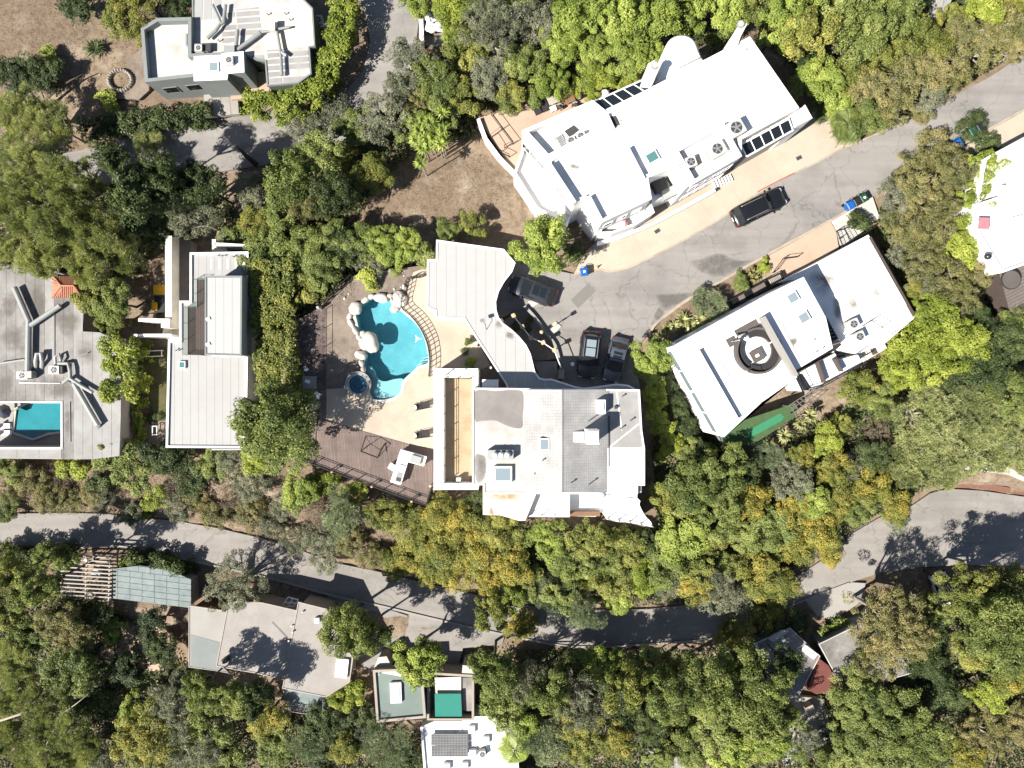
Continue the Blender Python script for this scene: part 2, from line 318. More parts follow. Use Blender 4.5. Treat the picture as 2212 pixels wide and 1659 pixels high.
class MB:
    def __init__(s): s.v = []; s.f = []
    def add(s, v, f):
        k = len(s.v); s.v += [tuple(x) for x in v]; s.f += [tuple(i + k for i in q) for q in f]; return s
    def prism(s, p, z0, z1):
        p = ccw(p); n = len(p)
        v = [(x, y, z0) for x, y in p] + [(x, y, z1) for x, y in p]
        return s.add(v, [tuple(range(n - 1, -1, -1)), tuple(range(n, 2 * n))] + [(i, (i + 1) % n, n + (i + 1) % n, n + i) for i in range(n)])
    def ring(s, po, pi, z0, z1):
        n = len(po); v = [(x, y, z0) for x, y in po] + [(x, y, z0) for x, y in pi] + [(x, y, z1) for x, y in po] + [(x, y, z1) for x, y in pi]
        f = []
        for i in range(n):
            j = (i + 1) % n
            f += [(i, j, 2 * n + j, 2 * n + i), (n + j, n + i, 3 * n + i, 3 * n + j), (2 * n + i, 2 * n + j, 3 * n + j, 3 * n + i), (j, i, n + i, n + j)]
        return s.add(v, f)
    def box(s, c, size, rot=0.0, bev=0.0):
        hx, hy, hz = size[0] / 2, size[1] / 2, size[2] / 2; ca, sa = math.cos(rot), math.sin(rot)
        pts = [(-hx, -hy), (hx, -hy), (hx, hy), (-hx, hy)] if not bev else [(-hx + bev, -hy), (hx - bev, -hy), (hx, -hy + bev), (hx, hy - bev), (hx - bev, hy), (-hx + bev, hy), (-hx, hy - bev), (-hx, -hy + bev)]
        return s.prism([(c[0] + x * ca - y * sa, c[1] + x * sa + y * ca) for x, y in pts], c[2] - hz, c[2] + hz)
    def tube(s, path, r, n=6, cap=True):
        path = [Vector(q) for q in path]; m = len(path); v = []; f = []
        rs = r if isinstance(r, (list, tuple)) else [r] * m
        for i, q in enumerate(path):
            d = (path[min(i + 1, m - 1)] - path[max(i - 1, 0)]).normalized()
            a = d.cross(Vector((0, 0, 1)) if abs(d.z) < 0.9 else Vector((1, 0, 0))).normalized(); b = d.cross(a)
            v += [q + (a * math.cos(2 * math.pi * k / n) + b * math.sin(2 * math.pi * k / n)) * rs[i] for k in range(n)]
        for i in range(m - 1):
            f += [(i * n + k, i * n + (k + 1) % n, (i + 1) * n + (k + 1) % n, (i + 1) * n + k) for k in range(n)]
        if cap: f += [tuple(range(n - 1, -1, -1)), tuple(range((m - 1) * n, m * n))]
        return s.add(v, f)
    def cyl(s, c, r, z0, z1, n=20, r1=None):
        r1 = r if r1 is None else r1
        v = [(c[0] + r * math.cos(2 * math.pi * k / n), c[1] + r * math.sin(2 * math.pi * k / n), z0) for k in range(n)]
        v += [(c[0] + r1 * math.cos(2 * math.pi * k / n), c[1] + r1 * math.sin(2 * math.pi * k / n), z1) for k in range(n)]
        return s.add(v, [tuple(range(n - 1, -1, -1)), tuple(range(n, 2 * n))] + [(i, (i + 1) % n, n + (i + 1) % n, n + i) for i in range(n)])
    def blob(s, c, rad, seed=0, amp=0.12, nu=18, nv=10, rot=0.0, freq=2.0):
        from mathutils import noise as mn
        v = []; f = []; ca, sa = math.cos(rot), math.sin(rot)
        for j in range(nv + 1):
            th = math.pi * j / nv
            for i in range(nu):
                ph = 2 * math.pi * i / nu
                d = Vector((math.sin(th) * math.cos(ph), math.sin(th) * math.sin(ph), math.cos(th)))
                k = 1 + amp * mn.noise(d * freq + Vector((seed * 3.1, seed * 1.7, seed)))
                x, y, z = d.x * rad[0] * k, d.y * rad[1] * k, d.z * rad[2] * k
                v.append((c[0] + x * ca - y * sa, c[1] + x * sa + y * ca, c[2] + z))
        for j in range(nv):
            f += [(j * nu + i, (j + 1) * nu + i, (j + 1) * nu + (i + 1) % nu, j * nu + (i + 1) % nu) for i in range(nu)]
        return s.add(v, f)
    def loft(s, secs, closed=True, caps=True):
        n = len(secs[0]); m = len(secs); v = [q for sc in secs for q in sc]; f = []
        for i in range(m - 1):
            for k in range(n if closed else n - 1):
                f.append((i * n + k, i * n + (k + 1) % n, (i + 1) * n + (k + 1) % n, (i + 1) * n + k))
        if caps: f += [tuple(range(n - 1, -1, -1)), tuple(range((m - 1) * n, m * n))]
        return s.add(v, f)

WO = {}
def thing(name, label, cat, loc=(0, 0, 0), group=None):
    o = bpy.data.objects.new(name, None); COL.objects.link(o); o.location = loc; o.empty_display_size = 0.3
    o['label'] = label; o['category'] = cat
    if group: o['group'] = group
    WO[o.name] = Vector(loc); return o
def O(name, mb, mat, parent=None, sm=False, label=None, cat=None, group=None, kind=None, shared=None):
    """mb in world coordinates; becomes one mesh object, under parent or standing at its own base"""
    me = bpy.data.meshes.new(name)
    v = np.array(mb.v, dtype=float)
    if parent is not None: org = WO[parent.name]
    else:
        org = Vector(((v[:, 0].min() + v[:, 0].max()) / 2, (v[:, 1].min() + v[:, 1].max()) / 2, v[:, 2].min()))
    v = v - np.array(org)
    me.from_pydata([tuple(x) for x in v], [], mb.f)
    bm = bmesh.new(); bm.from_mesh(me); bmesh.ops.recalc_face_normals(bm, faces=bm.faces); bm.to_mesh(me); bm.free()
    if sm: me.polygons.foreach_set('use_smooth', [True] * len(me.polygons))
    me.materials.append(MATS[mat] if isinstance(mat, str) else mat)
    o = bpy.data.objects.new(name, me); COL.objects.link(o)
    if parent is not None: o.parent = parent
    else: o.location = org
    WO[o.name] = Vector(org)
    if label: o['label'] = label
    if cat: o['category'] = cat
    if group: o['group'] = group
    if kind: o['kind'] = kind
    return o
def copy_tree(o, loc, rotz, parent=None):
    c = o.copy(); COL.objects.link(c)
    if parent is not None: c.parent = parent
    else:
        c.location = loc; c.rotation_euler = (0, 0, rotz)
    for ch in list(o.children): copy_tree(ch, None, None, c)
    return c
def prismF(name, pts, z0, z1, mat, parent=None, zp=None, **k):
    return O(name, MB().prism(XY(pts, z1 if zp is None else zp), z0, z1), mat, parent, **k)
def boxF(name, px, py, w, d, z0, z1, mat, parent=None, rot=0, **k):
    c = P(px, py, z1); return O(name, MB().box((c.x, c.y, (z0 + z1) / 2), (w, d, z1 - z0), R(rot)), mat, parent, **k)
def stain(name, pts, z, mat, parent=None, soft=0.35, kind=None):
    """thin stain sheet that is strongest inside and thins out to its rim"""
    p = ccw(XY(pts, z)); c = (sum(a for a, b in p) / len(p), sum(b for a, b in p) / len(p)); q = [(a + (c[0] - a) * soft, b + (c[1] - b) * soft) for a, b in p]
    n = len(p); mb = MB(); mb.add([(x, y, z) for x, y in p] + [(x, y, z) for x, y in q], [(i, (i + 1) % n, n + (i + 1) % n, n + i) for i in range(n)] + [tuple(range(n, 2 * n))])
    o = O(name, mb, mat, parent, kind=kind); a = o.data.attributes.new('v', 'FLOAT', 'POINT'); a.data.foreach_set('value', [0.0] * n + [1.0] * n); return o
def sheet_holes(outer, holes, z, thick):
    """flat slab with holes: top sheet triangulated, skirts all round"""
    bm = bmesh.new(); es = []; mb = MB()
    for lp in [outer] + holes:
        vs = [bm.verts.new((x, y, z)) for x, y in lp]
        es += [bm.edges.new((vs[i], vs[(i + 1) % len(vs)])) for i in range(len(vs))]
    bmesh.ops.triangle_fill(bm, use_beauty=True, edges=es)
    bm.verts.index_update()
    mb.add([v.co[:] for v in bm.verts], [[v.index for v in f.verts] for f in bm.faces]); bm.free()
    for lp in [outer] + holes:
        n = len(lp); mb.add([(x, y, z) for x, y in lp] + [(x, y, z - thick) for x, y in lp], [(i, (i + 1) % n, n + (i + 1) % n, n + i) for i in range(n)])
    return mb
def wall_block(root, pts, z0, z1, wall, roof, par=None, parmat=None, zp=None, roofname='roof', wallname='wall', inset_roof=0.0, label=None):
    p = ccw(XY(pts, z1 if zp is None else zp))
    w = O(wallname, MB().prism(p, z0, z1), wall, root)
    r = O(roofname, MB().prism(inset(p, 0.004 + inset_roof), z1 + 0.004, z1 + 0.05), roof, root)
    if par:
        O('parapet', MB().ring(inset(p, -0.03), inset(p, par[0]), z1 - 0.06, z1 + par[1]), parmat or wall, root)
    return p, w, r
def panels(root, p, ang, width, z, mat, gap=0.035, thick=0.03, name='roof_panel'):
    for q in strips(p, ang, width, gap):
        O(name, MB().prism(q, z, z + thick), mat, root)
def window(root, A, B, t, w, zc, h, mat='glass_dark', frame='white_paint', out=0.03):
    A, B = Vector(A[:2]), Vector(B[:2]); d = (B - A); L = d.length; d.normalize(); c = A + d * L * t; ang = math.atan2(d.y, d.x)
    f = MB()
    for s_ in (-1, 1):
        f.box((c.x + d.x * s_ * (w / 2 + 0.03), c.y + d.y * s_ * (w / 2 + 0.03), zc), (0.06, 0.10 + out, h + 0.12), ang)
        f.box((c.x, c.y, zc + s_ * (h / 2 + 0.03)), (w, 0.09 + out, 0.06), ang)
    o = O('window', f, frame, root)
    O('pane', MB().box((c.x, c.y, zc), (w, 0.05 + out, h), ang), mat, o)
def skylight(root, px, py, w, d, z, h=0.25, rot=0, pane='glass_sky', frame='white_paint', fr=0.09, dome=False):
    c = P(px, py, z + h); a = R(rot)
    o = O('skylight', MB().box((c.x, c.y, z + h / 2), (w, d, h), a), frame, root)
    if dome:
        m = MB(); ca, sa = math.cos(a), math.sin(a); n = 8; v = []
        for i in range(n + 1):
            for j in range(n + 1):
                u, w_ = i / n * 2 - 1, j / n * 2 - 1
                x, y = u * (w / 2 - fr), w_ * (d / 2 - fr)
                v.append((c.x + x * ca - y * sa, c.y + x * sa + y * ca, z + h + 0.01 + 0.18 * (1 - u ** 4) * (1 - w_ ** 4)))
        m.add(v, [(i * (n + 1) + j, (i + 1) * (n + 1) + j, (i + 1) * (n + 1) + j + 1, i * (n + 1) + j + 1) for i in range(n) for j in range(n)])
        O('pane', m, pane, o, sm=True)
    else:
        O('pane', MB().box((c.x, c.y, z + h), (w - 2 * fr, d - 2 * fr, 0.03), a), pane, o)
    return o
def pipe(root, pts, r, mat='duct', name='duct', n=10):
    """pts: (px,py,z)"""
    return O(name, MB().tube([P(*q) for q in pts], r, n), mat, root, sm=False)
def vent(root, px, py, z, h=0.5, r=0.05, mat='grey_metal'):
    c = P(px, py, z); m = MB().cyl(c, r, z, z + h, 10); m.cyl(c, r * 1.7, z + h, z + h + 0.06, 10)
    return O('vent_pipe', m, mat, root)
AC0 = {}
def ac_unit(label, px, py, z, w=0.9, d=0.9, h=0.85, rot=0, group=None):
    c = P(px, py, z + h); t = thing('air_conditioner', label, 'air conditioner', (c.x, c.y, z), group)
    a = R(rot); O('casing', MB().box((c.x, c.y, z + h / 2 + 0.04), (w, d, h - 0.08), a, 0.04), 'ac_case', t)
    O('base_pad', MB().box((c.x, c.y, z + 0.02), (w + 0.12, d + 0.12, 0.04), a), 'concrete', t)
    rr = min(w, d) * 0.38
    g = O('fan_grille', MB().cyl(c, rr, z + h - 0.035, z + h + 0.012, 20), 'ac_dark', t)
    m = MB()
    for k in range(5):
        b = a + k * 2 * math.pi / 5
        m.box((c.x + math.cos(b) * rr * 0.5, c.y + math.sin(b) * rr * 0.5, z + h + 0.025), (rr * 0.9, rr * 0.28, 0.015), b)
    m.cyl(c, rr * 0.25, z + h + 0.01, z + h + 0.045, 10)
    O('fan_blade', m, 'grey_metal', g); return t
def railing(label, pts, z, h=1.05, spacing=1.4, mat='black_metal', rails=(1.0, 0.15), r=0.028, name='railing', closed=False, glass_=None, group=None, world=False, cat='railing', pickets=0):
    w = [Vector((x, y, z)) for x, y in pts] if world else [P(x, y, z) for x, y in pts]
    if closed: w.append(w[0].copy())
    t = thing(name, label, cat, tuple(w[0]), group)
    for k in rails:
        O('rail', MB().tube([q + Vector((0, 0, h * k)) for q in w], r, 6), mat, t)
    for i in range(len(w) - 1):
        L = (w[i + 1] - w[i]).length; n = max(1, round(L / spacing))
        for j in range(n + (1 if i == len(w) - 2 and not closed else 0)):
            q = w[i].lerp(w[i + 1], j / n)
            O('post', MB().box((q.x, q.y, z + h / 2), (r * 2, r * 2, h)), mat, t)
        if pickets:
            m = MB(); k = max(1, int(L / pickets))
            for j in range(1, k):
                q = w[i].lerp(w[i + 1], j / k); m.box((q.x, q.y, z + h * 0.55), (0.018, 0.018, h * 0.85))
            if m.v: p_ = O('pickets', m, mat, t); p_['kind'] = 'stuff'
        if glass_:
            d = w[i + 1] - w[i]; c = (w[i] + w[i + 1]) / 2
            e_ = d.normalized() * .03; O('glass_panel', MB().add([w[i] + e_ + Vector((0, 0, h * .08)), w[i + 1] - e_ + Vector((0, 0, h * .08)), w[i + 1] - e_ + Vector((0, 0, h * .95)), w[i] + e_ + Vector((0, 0, h * .95))], [(0, 1, 2, 3)]), glass_, t)
    return t
ORD = ['', 'first', 'second', 'third', 'fourth', 'fifth', 'sixth', 'seventh', 'eighth', 'ninth', 'tenth', 'eleventh', 'twelfth', 'thirteenth', 'fourteenth', 'fifteenth', 'sixteenth', 'seventeenth', 'eighteenth']
# ------------------------------------------------------------------ ground plan: streets, yards, terraces (all flat pads), then the hillside
STREET = [(2400, 10), (2212, 118), (2140, 165), (1960, 262), (1829, 318), (1659, 404), (1556, 472), (1481, 517), (1406, 556), (1356, 579), (1318, 587), (1296, 583), (1240, 592), (1130, 570), (1085, 560),
          (1060, 640), (1075, 690), (1136, 664), (1156, 686), (1181, 721), (1199, 744), (1211, 790), (1213, 845), (1385, 845), (1366, 760), (1401, 722), (1418, 698), (1456, 668), (1496, 641), (1568, 601), (1659, 549), (1794, 476), (1829, 456), (1990, 365), (2149, 272), (2212, 237), (2400, 130)]
ZU = -3.6      # upper-left lane
LANE = [(740, -60), (790, 30), (800, 90), (785, 150), (745, 200), (690, 232), (560, 246), (430, 262), (300, 290), (200, 320), (60, 345), (-80, 350), (-80, 440), (60, 430), (200, 400), (330, 385), (480, 370), (600, 352), (720, 318), (800, 262), (860, 200), (895, 120), (905, 40), (880, -60)]
ZL = -7.0      # lower road
ROAD_UP = [(-120, 1112), (60, 1109), (150, 1108), (225, 1110), (325, 1120), (390, 1127), (475, 1142), (560, 1162), (640, 1186), (728, 1217), (803, 1232), (880, 1250), (953, 1267), (1030, 1286), (1110, 1304), (1200, 1316), (1306, 1318), (1400, 1316), (1490, 1306), (1600, 1284), (1729, 1240), (1800, 1195), (1845, 1150), (1900, 1118), (1966, 1095), (2009, 1066), (2050, 1056), (2120, 1060), (2212, 1073), (2400, 1100)]
ROAD_LO = [(-120, 1196), (60, 1190), (125, 1185), (225, 1179), (275, 1182), (375, 1203), (480, 1225), (560, 1243), (623, 1259), (708, 1283), (825, 1309), (928, 1334), (1030, 1357), (1106, 1374), (1206, 1393), (1281, 1397), (1381, 1392), (1470, 1386), (1531, 1379), (1600, 1356), (1659, 1330), (1734, 1297), (1834, 1259), (1900, 1238), (1990, 1225), (2090, 1220), (2212, 1222), (2400, 1225)]
ROAD = ROAD_UP + ROAD_LO[::-1]
POOL = smooth([(786, 655), (806, 643), (838, 648), (862, 668), (876, 680), (891, 692), (908, 712), (918, 735), (923, 757), (925, 783), (904, 791), (895, 800), (880, 813), (869, 826), (866, 844), (853, 857), (828, 864), (806, 862), (797, 848), (798, 832), (790, 808), (786, 790), (790, 765), (786, 745), (778, 722), (771, 694), (768, 672)], 4)
YARD = [(625, 700), (693, 664), (764, 594), (900, 575), (925, 575), (945, 520), (1030, 700), (1100, 835), (1020, 850), (937, 1065), (932, 1050), (640, 985), (625, 850)]
TERR_W = [(1033, 255), (1285, 178), (1330, 250), (1130, 300), (1145, 385), (1110, 372)]
PADS = [(STREET, 0.0), (LANE, ZU), (ROAD, ZL), (YARD, 0.0),
        ([(1453, 745), (1880, 500), (1985, 690), (1790, 840), (1640, 965), (1560, 965), (1478, 842)], -0.6),
        ([(1240, 592), (1296, 583), (1356, 579), (1481, 517), (1659, 404), (1829, 318), (1905, 250), (1720, 60), (1590, 30), (1290, 190), (1128, 290), (1215, 480)], 0.0),
        (TERR_W, -1.2),
        ([(300, 690), (372, 690), (372, 960), (300, 960)], -3.6), ([(300, 540), (540, 540), (540, 690), (300, 690)], -3.2),
        ([(-20, 860), (140, 860), (140, 980), (-20, 980)], -3.6),
        ([(1400, 718), (1460, 672), (1660, 558), (1800, 480), (1890, 450), (1890, 520), (1700, 610), (1455, 750)], 0.05),
        ([(2080, 300), (2400, 220), (2400, 720), (2180, 700)], -0.8)]
CTRL = [(1250, 650, 0), (1400, 600, 0), (1550, 540, 0), (1700, 450, 0), (1900, 350, 0), (2100, 240, 0), (2230, 180, 0), (1000, 700, 0), (850, 750, 0), (760, 640, 0), (720, 720, -.2), (720, 830, 0), (800, 940, 0), (1000, 600, 0), (1150, 520, 0), (1450, 700, 0), (1600, 650, 0), (1800, 560, 0), (1950, 600, -.5), (1300, 400, 0), (1500, 250, -.5), (1650, 180, -.5), (1700, 350, 0),
        (1080, 300, -1.8), (1050, 440, -1.2), (950, 400, -2.2), (1100, 470, -.4), (900, 480, -2.4), (1200, 100, -3.2), (1000, 150, -4), (1350, 160, -2.2), (1500, 20, -4), (1700, 60, -3), (1900, 100, -2), (2100, 60, -1.5), (1500, -150, -7), (2000, -150, -6), (900, 300, -3.6), (1000, 260, -3.2),
        (850, 80, ZU), (830, 150, ZU), (700, 270, ZU), (600, 300, ZU), (450, 315, ZU), (300, 340, ZU), (100, 390, ZU), (820, -60, ZU), (950, 60, -3.2), (450, 100, -2.4), (100, 60, -2.4), (250, 170, -2.4), (620, 90, -2.6), (-100, 200, -3), (300, 230, -2.8),
        (600, 450, -4.3), (700, 480, -3.4), (800, 520, -2.4), (600, 600, -3.2), (600, 700, -2.6), (560, 820, -2.5), (650, 700, -.9), (650, 800, -.4), (580, 920, -2.2), (740, 450, -3.4),
        (450, 750, -3.6), (330, 700, -3.6), (330, 850, -3.6), (100, 800, -4), (20, 500, -5), (200, 450, -5), (400, 480, -4.6), (-150, 800, -5),
        (50, 1050, -5.6), (250, 1040, -5.2), (400, 1040, -4.9), (500, 1030, -4.4), (600, 1010, -3), (650, 1060, -4.4), (560, 1100, -5.8), (750, 1100, -4.4), (850, 1120, -4), (950, 1120, -3.4), (1100, 1140, -3.2), (1250, 1150, -3.2), (1400, 1110, -2.8), (1450, 1000, -2), (1430, 880, -.8), (1560, 1000, -3), (1600, 975, -2), (1720, 960, -3), (1810, 850, -2.4), (1950, 800, -2.5), (2100, 700, -1.6), (2150, 500, -.6), (2180, 800, -3), (2000, 950, -5), (1800, 1050, -5.5), (1600, 1100, -5), (1500, 1180, -5.5), (1300, 1230, -5.4), (1100, 1230, -5.6), (900, 1190, -5.8), (760, 1170, -5.8), (2200, 980, -5.8), (2100, 1020, -6.3),
        (500, 1330, -7.5), (700, 1400, -7.5), (870, 1480, -8), (1000, 1600, -10), (1300, 1500, -9), (1500, 1600, -11), (1700, 1500, -9), (1900, 1450, -8.5), (2100, 1550, -10), (2150, 1350, -7.5), (300, 1400, -9), (100, 1500, -10), (300, 1600, -11), (600, 1620, -11), (120, 1260, -7.6), (330, 1270, -7.6), (1000, 1440, -7.6), (1500, 1450, -7.8), (1700, 1380, -7.4), (1200, 1800, -13), (400, 1850, -13), (2000, 1850, -13)]
for a, b in zip(ROAD_UP, ROAD_LO):
    CTRL.append(((a[0] + b[0]) / 2, (a[1] + b[1]) / 2, ZL))
CT = np.array([tuple(P(*c)) for c in CTRL])
PADW = [(np.array(XY(p, z)), z) for p, z in PADS]
PADW.append((np.array(inset(XY(POOL, 0), -0.25)), -2.6))
PADW.append((np.array(XY(arc(773, 830, 25), 0)), -1.6))
def in_poly(x, y, p):
    c = np.zeros(x.shape, bool); n = len(p); d2 = np.full(x.shape, 1e9)
    for i in range(n):
        (x0, y0), (x1, y1) = p[i], p[(i + 1) % n]
        cond = ((y0 > y) != (y1 > y))
        xi = (x1 - x0) * (y - y0) / ((y1 - y0) if abs(y1 - y0) > 1e-9 else 1e-9) + x0
        c ^= cond & (x < xi)
        dx, dy = x1 - x0, y1 - y0; t = np.clip(((x - x0) * dx + (y - y0) * dy) / (dx * dx + dy * dy + 1e-9), 0, 1)
        d2 = np.minimum(d2, (x - x0 - t * dx) ** 2 + (y - y0 - t * dy) ** 2)
    return c, np.sqrt(d2)
PBOX = [(p.min(0) - 2.3, p.max(0) + 2.3) for p, z in PADW]
def ground(x, y, clip=True):
    x = np.atleast_1d(np.asarray(x, float)); y = np.atleast_1d(np.asarray(y, float))
    d2 = (x[..., None] - CT[:, 0]) ** 2 + (y[..., None] - CT[:, 1]) ** 2 + 0.6
    w = d2 ** -1.6; z = (w * CT[:, 2]).sum(-1) / w.sum(-1)
    if clip:
        for (p, pz), (lo, hi) in zip(PADW, PBOX):
            idx = np.nonzero((x > lo[0]) & (x < hi[0]) & (y > lo[1]) & (y < hi[1]))[0]
            if not len(idx): continue
            zs = z[idx]; ins, dist = in_poly(x[idx], y[idx], p)
            hot = ins | (dist < (0.75 if pz > -1.9 or pz < -2.7 else 0.1))
            zs = np.where(hot, np.minimum(zs, pz - 0.16), zs)
            if pz != -2.6: zs = np.where(~hot & (dist < 2.2), np.minimum(zs, pz + (dist - 0.5) * 1.6), zs)
            z[idx] = zs
    return z
def ground_at(px, py):
    z = -2.0
    for _ in range(6):
        q = P(px, py, z); z = float(ground(q.x, q.y)[0])
    return P(px, py, z)

def axis(lim, step, far):
    a = list(np.arange(-lim, lim + 0.01, step)); s = step; x = lim
    while x < far:
        s *= 1.45; x += s; a = [-x] + a + [x]
    return np.array(a)
gx, gy = axis(64, 0.8, 2500), axis(52, 0.8, 2500)
X, Y = np.meshgrid(gx, gy, indexing='ij'); Z = np.zeros_like(X)
for i in range(X.shape[0]):
    Z[i] = ground(X[i], Y[i])
rough = 0.10 * (np.sin(X * 1.3 + 2 * np.sin(Y * .7)) * np.sin(Y * 1.1 + 1.5 * np.sin(X * .9)))
Z += np.where(np.abs(X) < 64, rough - 0.1, 0)
far = np.maximum(np.maximum(np.abs(X) - 64, np.abs(Y) - 52), 0); Z -= np.minimum(far * 0.25, 30)
nx_, ny_ = X.shape
tb = MB(); tb.v = [tuple(t) for t in np.stack([X, Y, Z], -1).reshape(-1, 3)]
tb.f = [(i * ny_ + j, (i + 1) * ny_ + j, (i + 1) * ny_ + j + 1, i * ny_ + j + 1) for i in range(nx_ - 1) for j in range(ny_ - 1)]
O('terrain', tb, 'hillside_ground', sm=True, kind='structure')

def pave(name, pts, z, mat, thick=0.3, kind='structure', parent=None, **k):
    return O(name, MB().prism(XY(pts, z), z - thick, z), mat, parent, kind=kind, **k)
pave('street', STREET, 0.0, 'asphalt', 0.4)
pave('lane', LANE, ZU, 'asphalt', 0.4)
pave('road', ROAD, ZL, 'asphalt_pale', 0.4)
# dark seepage stains and a trench patch on the cul-de-sac
stain('road_stain', smooth([(1489, 563), (1515, 558), (1540, 548), (1562, 547), (1580, 556), (1605, 563), (1632, 562), (1600, 580), (1570, 596), (1545, 600), (1520, 592), (1495, 576)], 4), 0.004, 'seepage', None, 0.4, 'structure')
stain('road_stain', smooth([(1416, 637), (1440, 634), (1480, 631), (1503, 632), (1490, 643), (1462, 660), (1440, 672), (1425, 668), (1422, 655)], 4), 0.004, 'seepage', None, 0.4, 'structure')
stain('road_stain', smooth([(1404, 704), (1416, 672), (1428, 664), (1436, 676), (1420, 694)], 4), 0.004, 'seepage', None, 0.4, 'structure')
pave('road_patch', [(1233, 648), (1272, 611), (1287, 629), (1249, 666)], 0.004, 'asphalt_patch', 0.003)
# sidewalk in front of the white building, with kerb; far sidewalk; driveway pad
SW = [(1240, 592), (1296, 583), (1318, 587), (1356, 579), (1406, 556), (1481, 517), (1556, 472), (1659, 404), (1829, 318), (1862, 300), (1830, 240), (1760, 240), (1640, 310), (1500, 400), (1400, 450), (1310, 500), (1262, 548)]
sw = pave('sidewalk', SW, 0.13, 'sidewalk', 0.5)
KL = [(1240, 592), (1270, 589), (1296, 583), (1318, 587), (1356, 579), (1406, 556), (1481, 517), (1556, 472), (1659, 404), (1760, 353), (1829, 318), (1960, 262)]
def kerb(line, z, w, mat, name='kerb', off=0.0):
    L = [Vector(P(*q, 0)[:2]) for q in smooth(line, 5, False)]
    for i in range(0, len(L) - 1, 2):
        seg = L[i:i + 3]
        if len(seg) < 2: continue
        lo, hi = [], []
        for j, q in enumerate(seg):
            d = (seg[min(j + 1, len(seg) - 1)] - seg[max(j - 1, 0)]).normalized(); n = Vector((-d.y, d.x))
            lo.append(tuple(q + n * (off - w / 2))); hi.append(tuple(q + n * (off + w / 2)))
        O(name, MB().prism(lo + hi[::-1], -0.25, z), mat, None, kind='structure')
kerb(KL, 0.15, 0.2, 'kerb')
kerb([(1401, 722), (1418, 698), (1456, 668), (1496, 641), (1568, 601), (1659, 549), (1794, 476), (1829, 456)], 0.16, 0.26, 'kerb')
kerb([(1636, 417), (1659, 404), (1716, 376)], 0.157, 0.12, 'red_kerb', 'painted_kerb', 0.06)
kerb([(2080, 312), (2149, 272), (2212, 237), (2300, 190)], 0.15, 0.2, 'kerb')
pave('sidewalk', [(2080, 318), (2149, 275), (2212, 240), (2400, 135), (2400, 330), (2212, 300), (2150, 322), (2110, 340)], 0.12, 'sidewalk')
# joints of the sidewalk: thin recessed-looking strips laid across
for (a, b) in (((1470, 522), (1440, 487)), ((1545, 478), (1518, 446)), ((1606, 440), (1580, 408)), ((1690, 388), (1668, 358)), ((1740, 362), (1722, 330)), ((1395, 560), (1372, 516))):
    q, r_ = P(*a, .13), P(*b, .13); d = r_ - q
    O('sidewalk_joint', MB().box(((q.x + r_.x) / 2, (q.y + r_.y) / 2, 0.131), (d.length, 0.03, 0.006), math.atan2(d.y, d.x)), 'concrete', None, kind='structure')
for (x, y, a, l) in ((1420, 499, 33, 'utility cover set in the sidewalk near the bin corner'), (1726, 341, 25, 'utility cover set in the sidewalk near the palm')):
    t = thing('utility_cover', l, 'utility cover', tuple(P(x, y, .13)))
    q = P(x, y, .13); O('frame', MB().box((q.x, q.y, .136), (0.62, 0.42, 0.012), R(a)), 'concrete', t); O('lid', MB().box((q.x, q.y, .145), (0.54, 0.34, 0.012), R(a)), 'ac_dark', t)
# steps and vents against the front wall
pave('driveway', [(1668, 592), (1659, 553), (1794, 479), (1806, 500), (1812, 535), (1705, 604), (1690, 600)], 0.06, 'pink_terrace', 0.5)
pave('path', [(1796, 478), (1829, 458), (1885, 425), (1900, 470), (1820, 535), (1808, 500)], 0.07, 'pale_concrete', 0.5)
# lower road: kerb lines and verges
LK = [(125, 1185), (225, 1179), (275, 1182), (375, 1203), (480, 1225), (560, 1243), (623, 1259), (708, 1283), (825, 1309), (928, 1334), (1030, 1357), (1106, 1374), (1206, 1393), (1281, 1397), (1381, 1392), (1470, 1386), (1531, 1379), (1600, 1356), (1659, 1330), (1734, 1297), (1834, 1259)]
L2 = smooth([P(*q, ZL)[:2] for q in LK], 3, False)
for i in range(0, len(L2) - 1, 3):
    seg = [Vector(q) for q in L2[i:i + 4]]
    lo, hi = [], []
    for j, q in enumerate(seg):
        d = (seg[min(j + 1, len(seg) - 1)] - seg[max(j - 1, 0)]).normalized(); n = Vector((-d.y, d.x)); lo.append(tuple(q - n * .1)); hi.append(tuple(q + n * .1))
    O('kerb', MB().prism(lo + hi[::-1], ZL - .3, ZL + .14), 'concrete', None, kind='structure')
pave('verge', [(2040, 1052), (2120, 1056), (2212, 1070), (2212, 1058), (2120, 1044), (2060, 1040)], ZL + .1, 'brick_red', .5)
pave('verge', [(2060, 1036), (2070, 1022), (2120, 1020), (2180, 1030), (2212, 1050), (2212, 1054), (2150, 1046)], ZL + .5, 'soil', .9)
pave('wall_base', [(2062, 1012), (2100, 1004), (2150, 1000), (2185, 1012), (2212, 1030), (2212, 1040), (2180, 1026), (2120, 1018)], ZL + 1.1, 'pale_concrete', 1.5)
pave('driveway', [(1738, 1296), (1790, 1275), (1840, 1258), (1870, 1260), (1860, 1300), (1800, 1340), (1765, 1330)], ZL + .05, 'concrete', .4)
pave('driveway', [(885, 1326), (958, 1344), (1062, 1366), (1090, 1372), (1085, 1392), (1000, 1400), (990, 1440), (930, 1440), (870, 1400)], ZL + .03, 'asphalt_pale', .4)
pave('driveway', [(708, 1286), (826, 1312), (880, 1330), (860, 1420), (800, 1450), (760, 1420), (700, 1320)], ZL - .05, 'asphalt', .4)
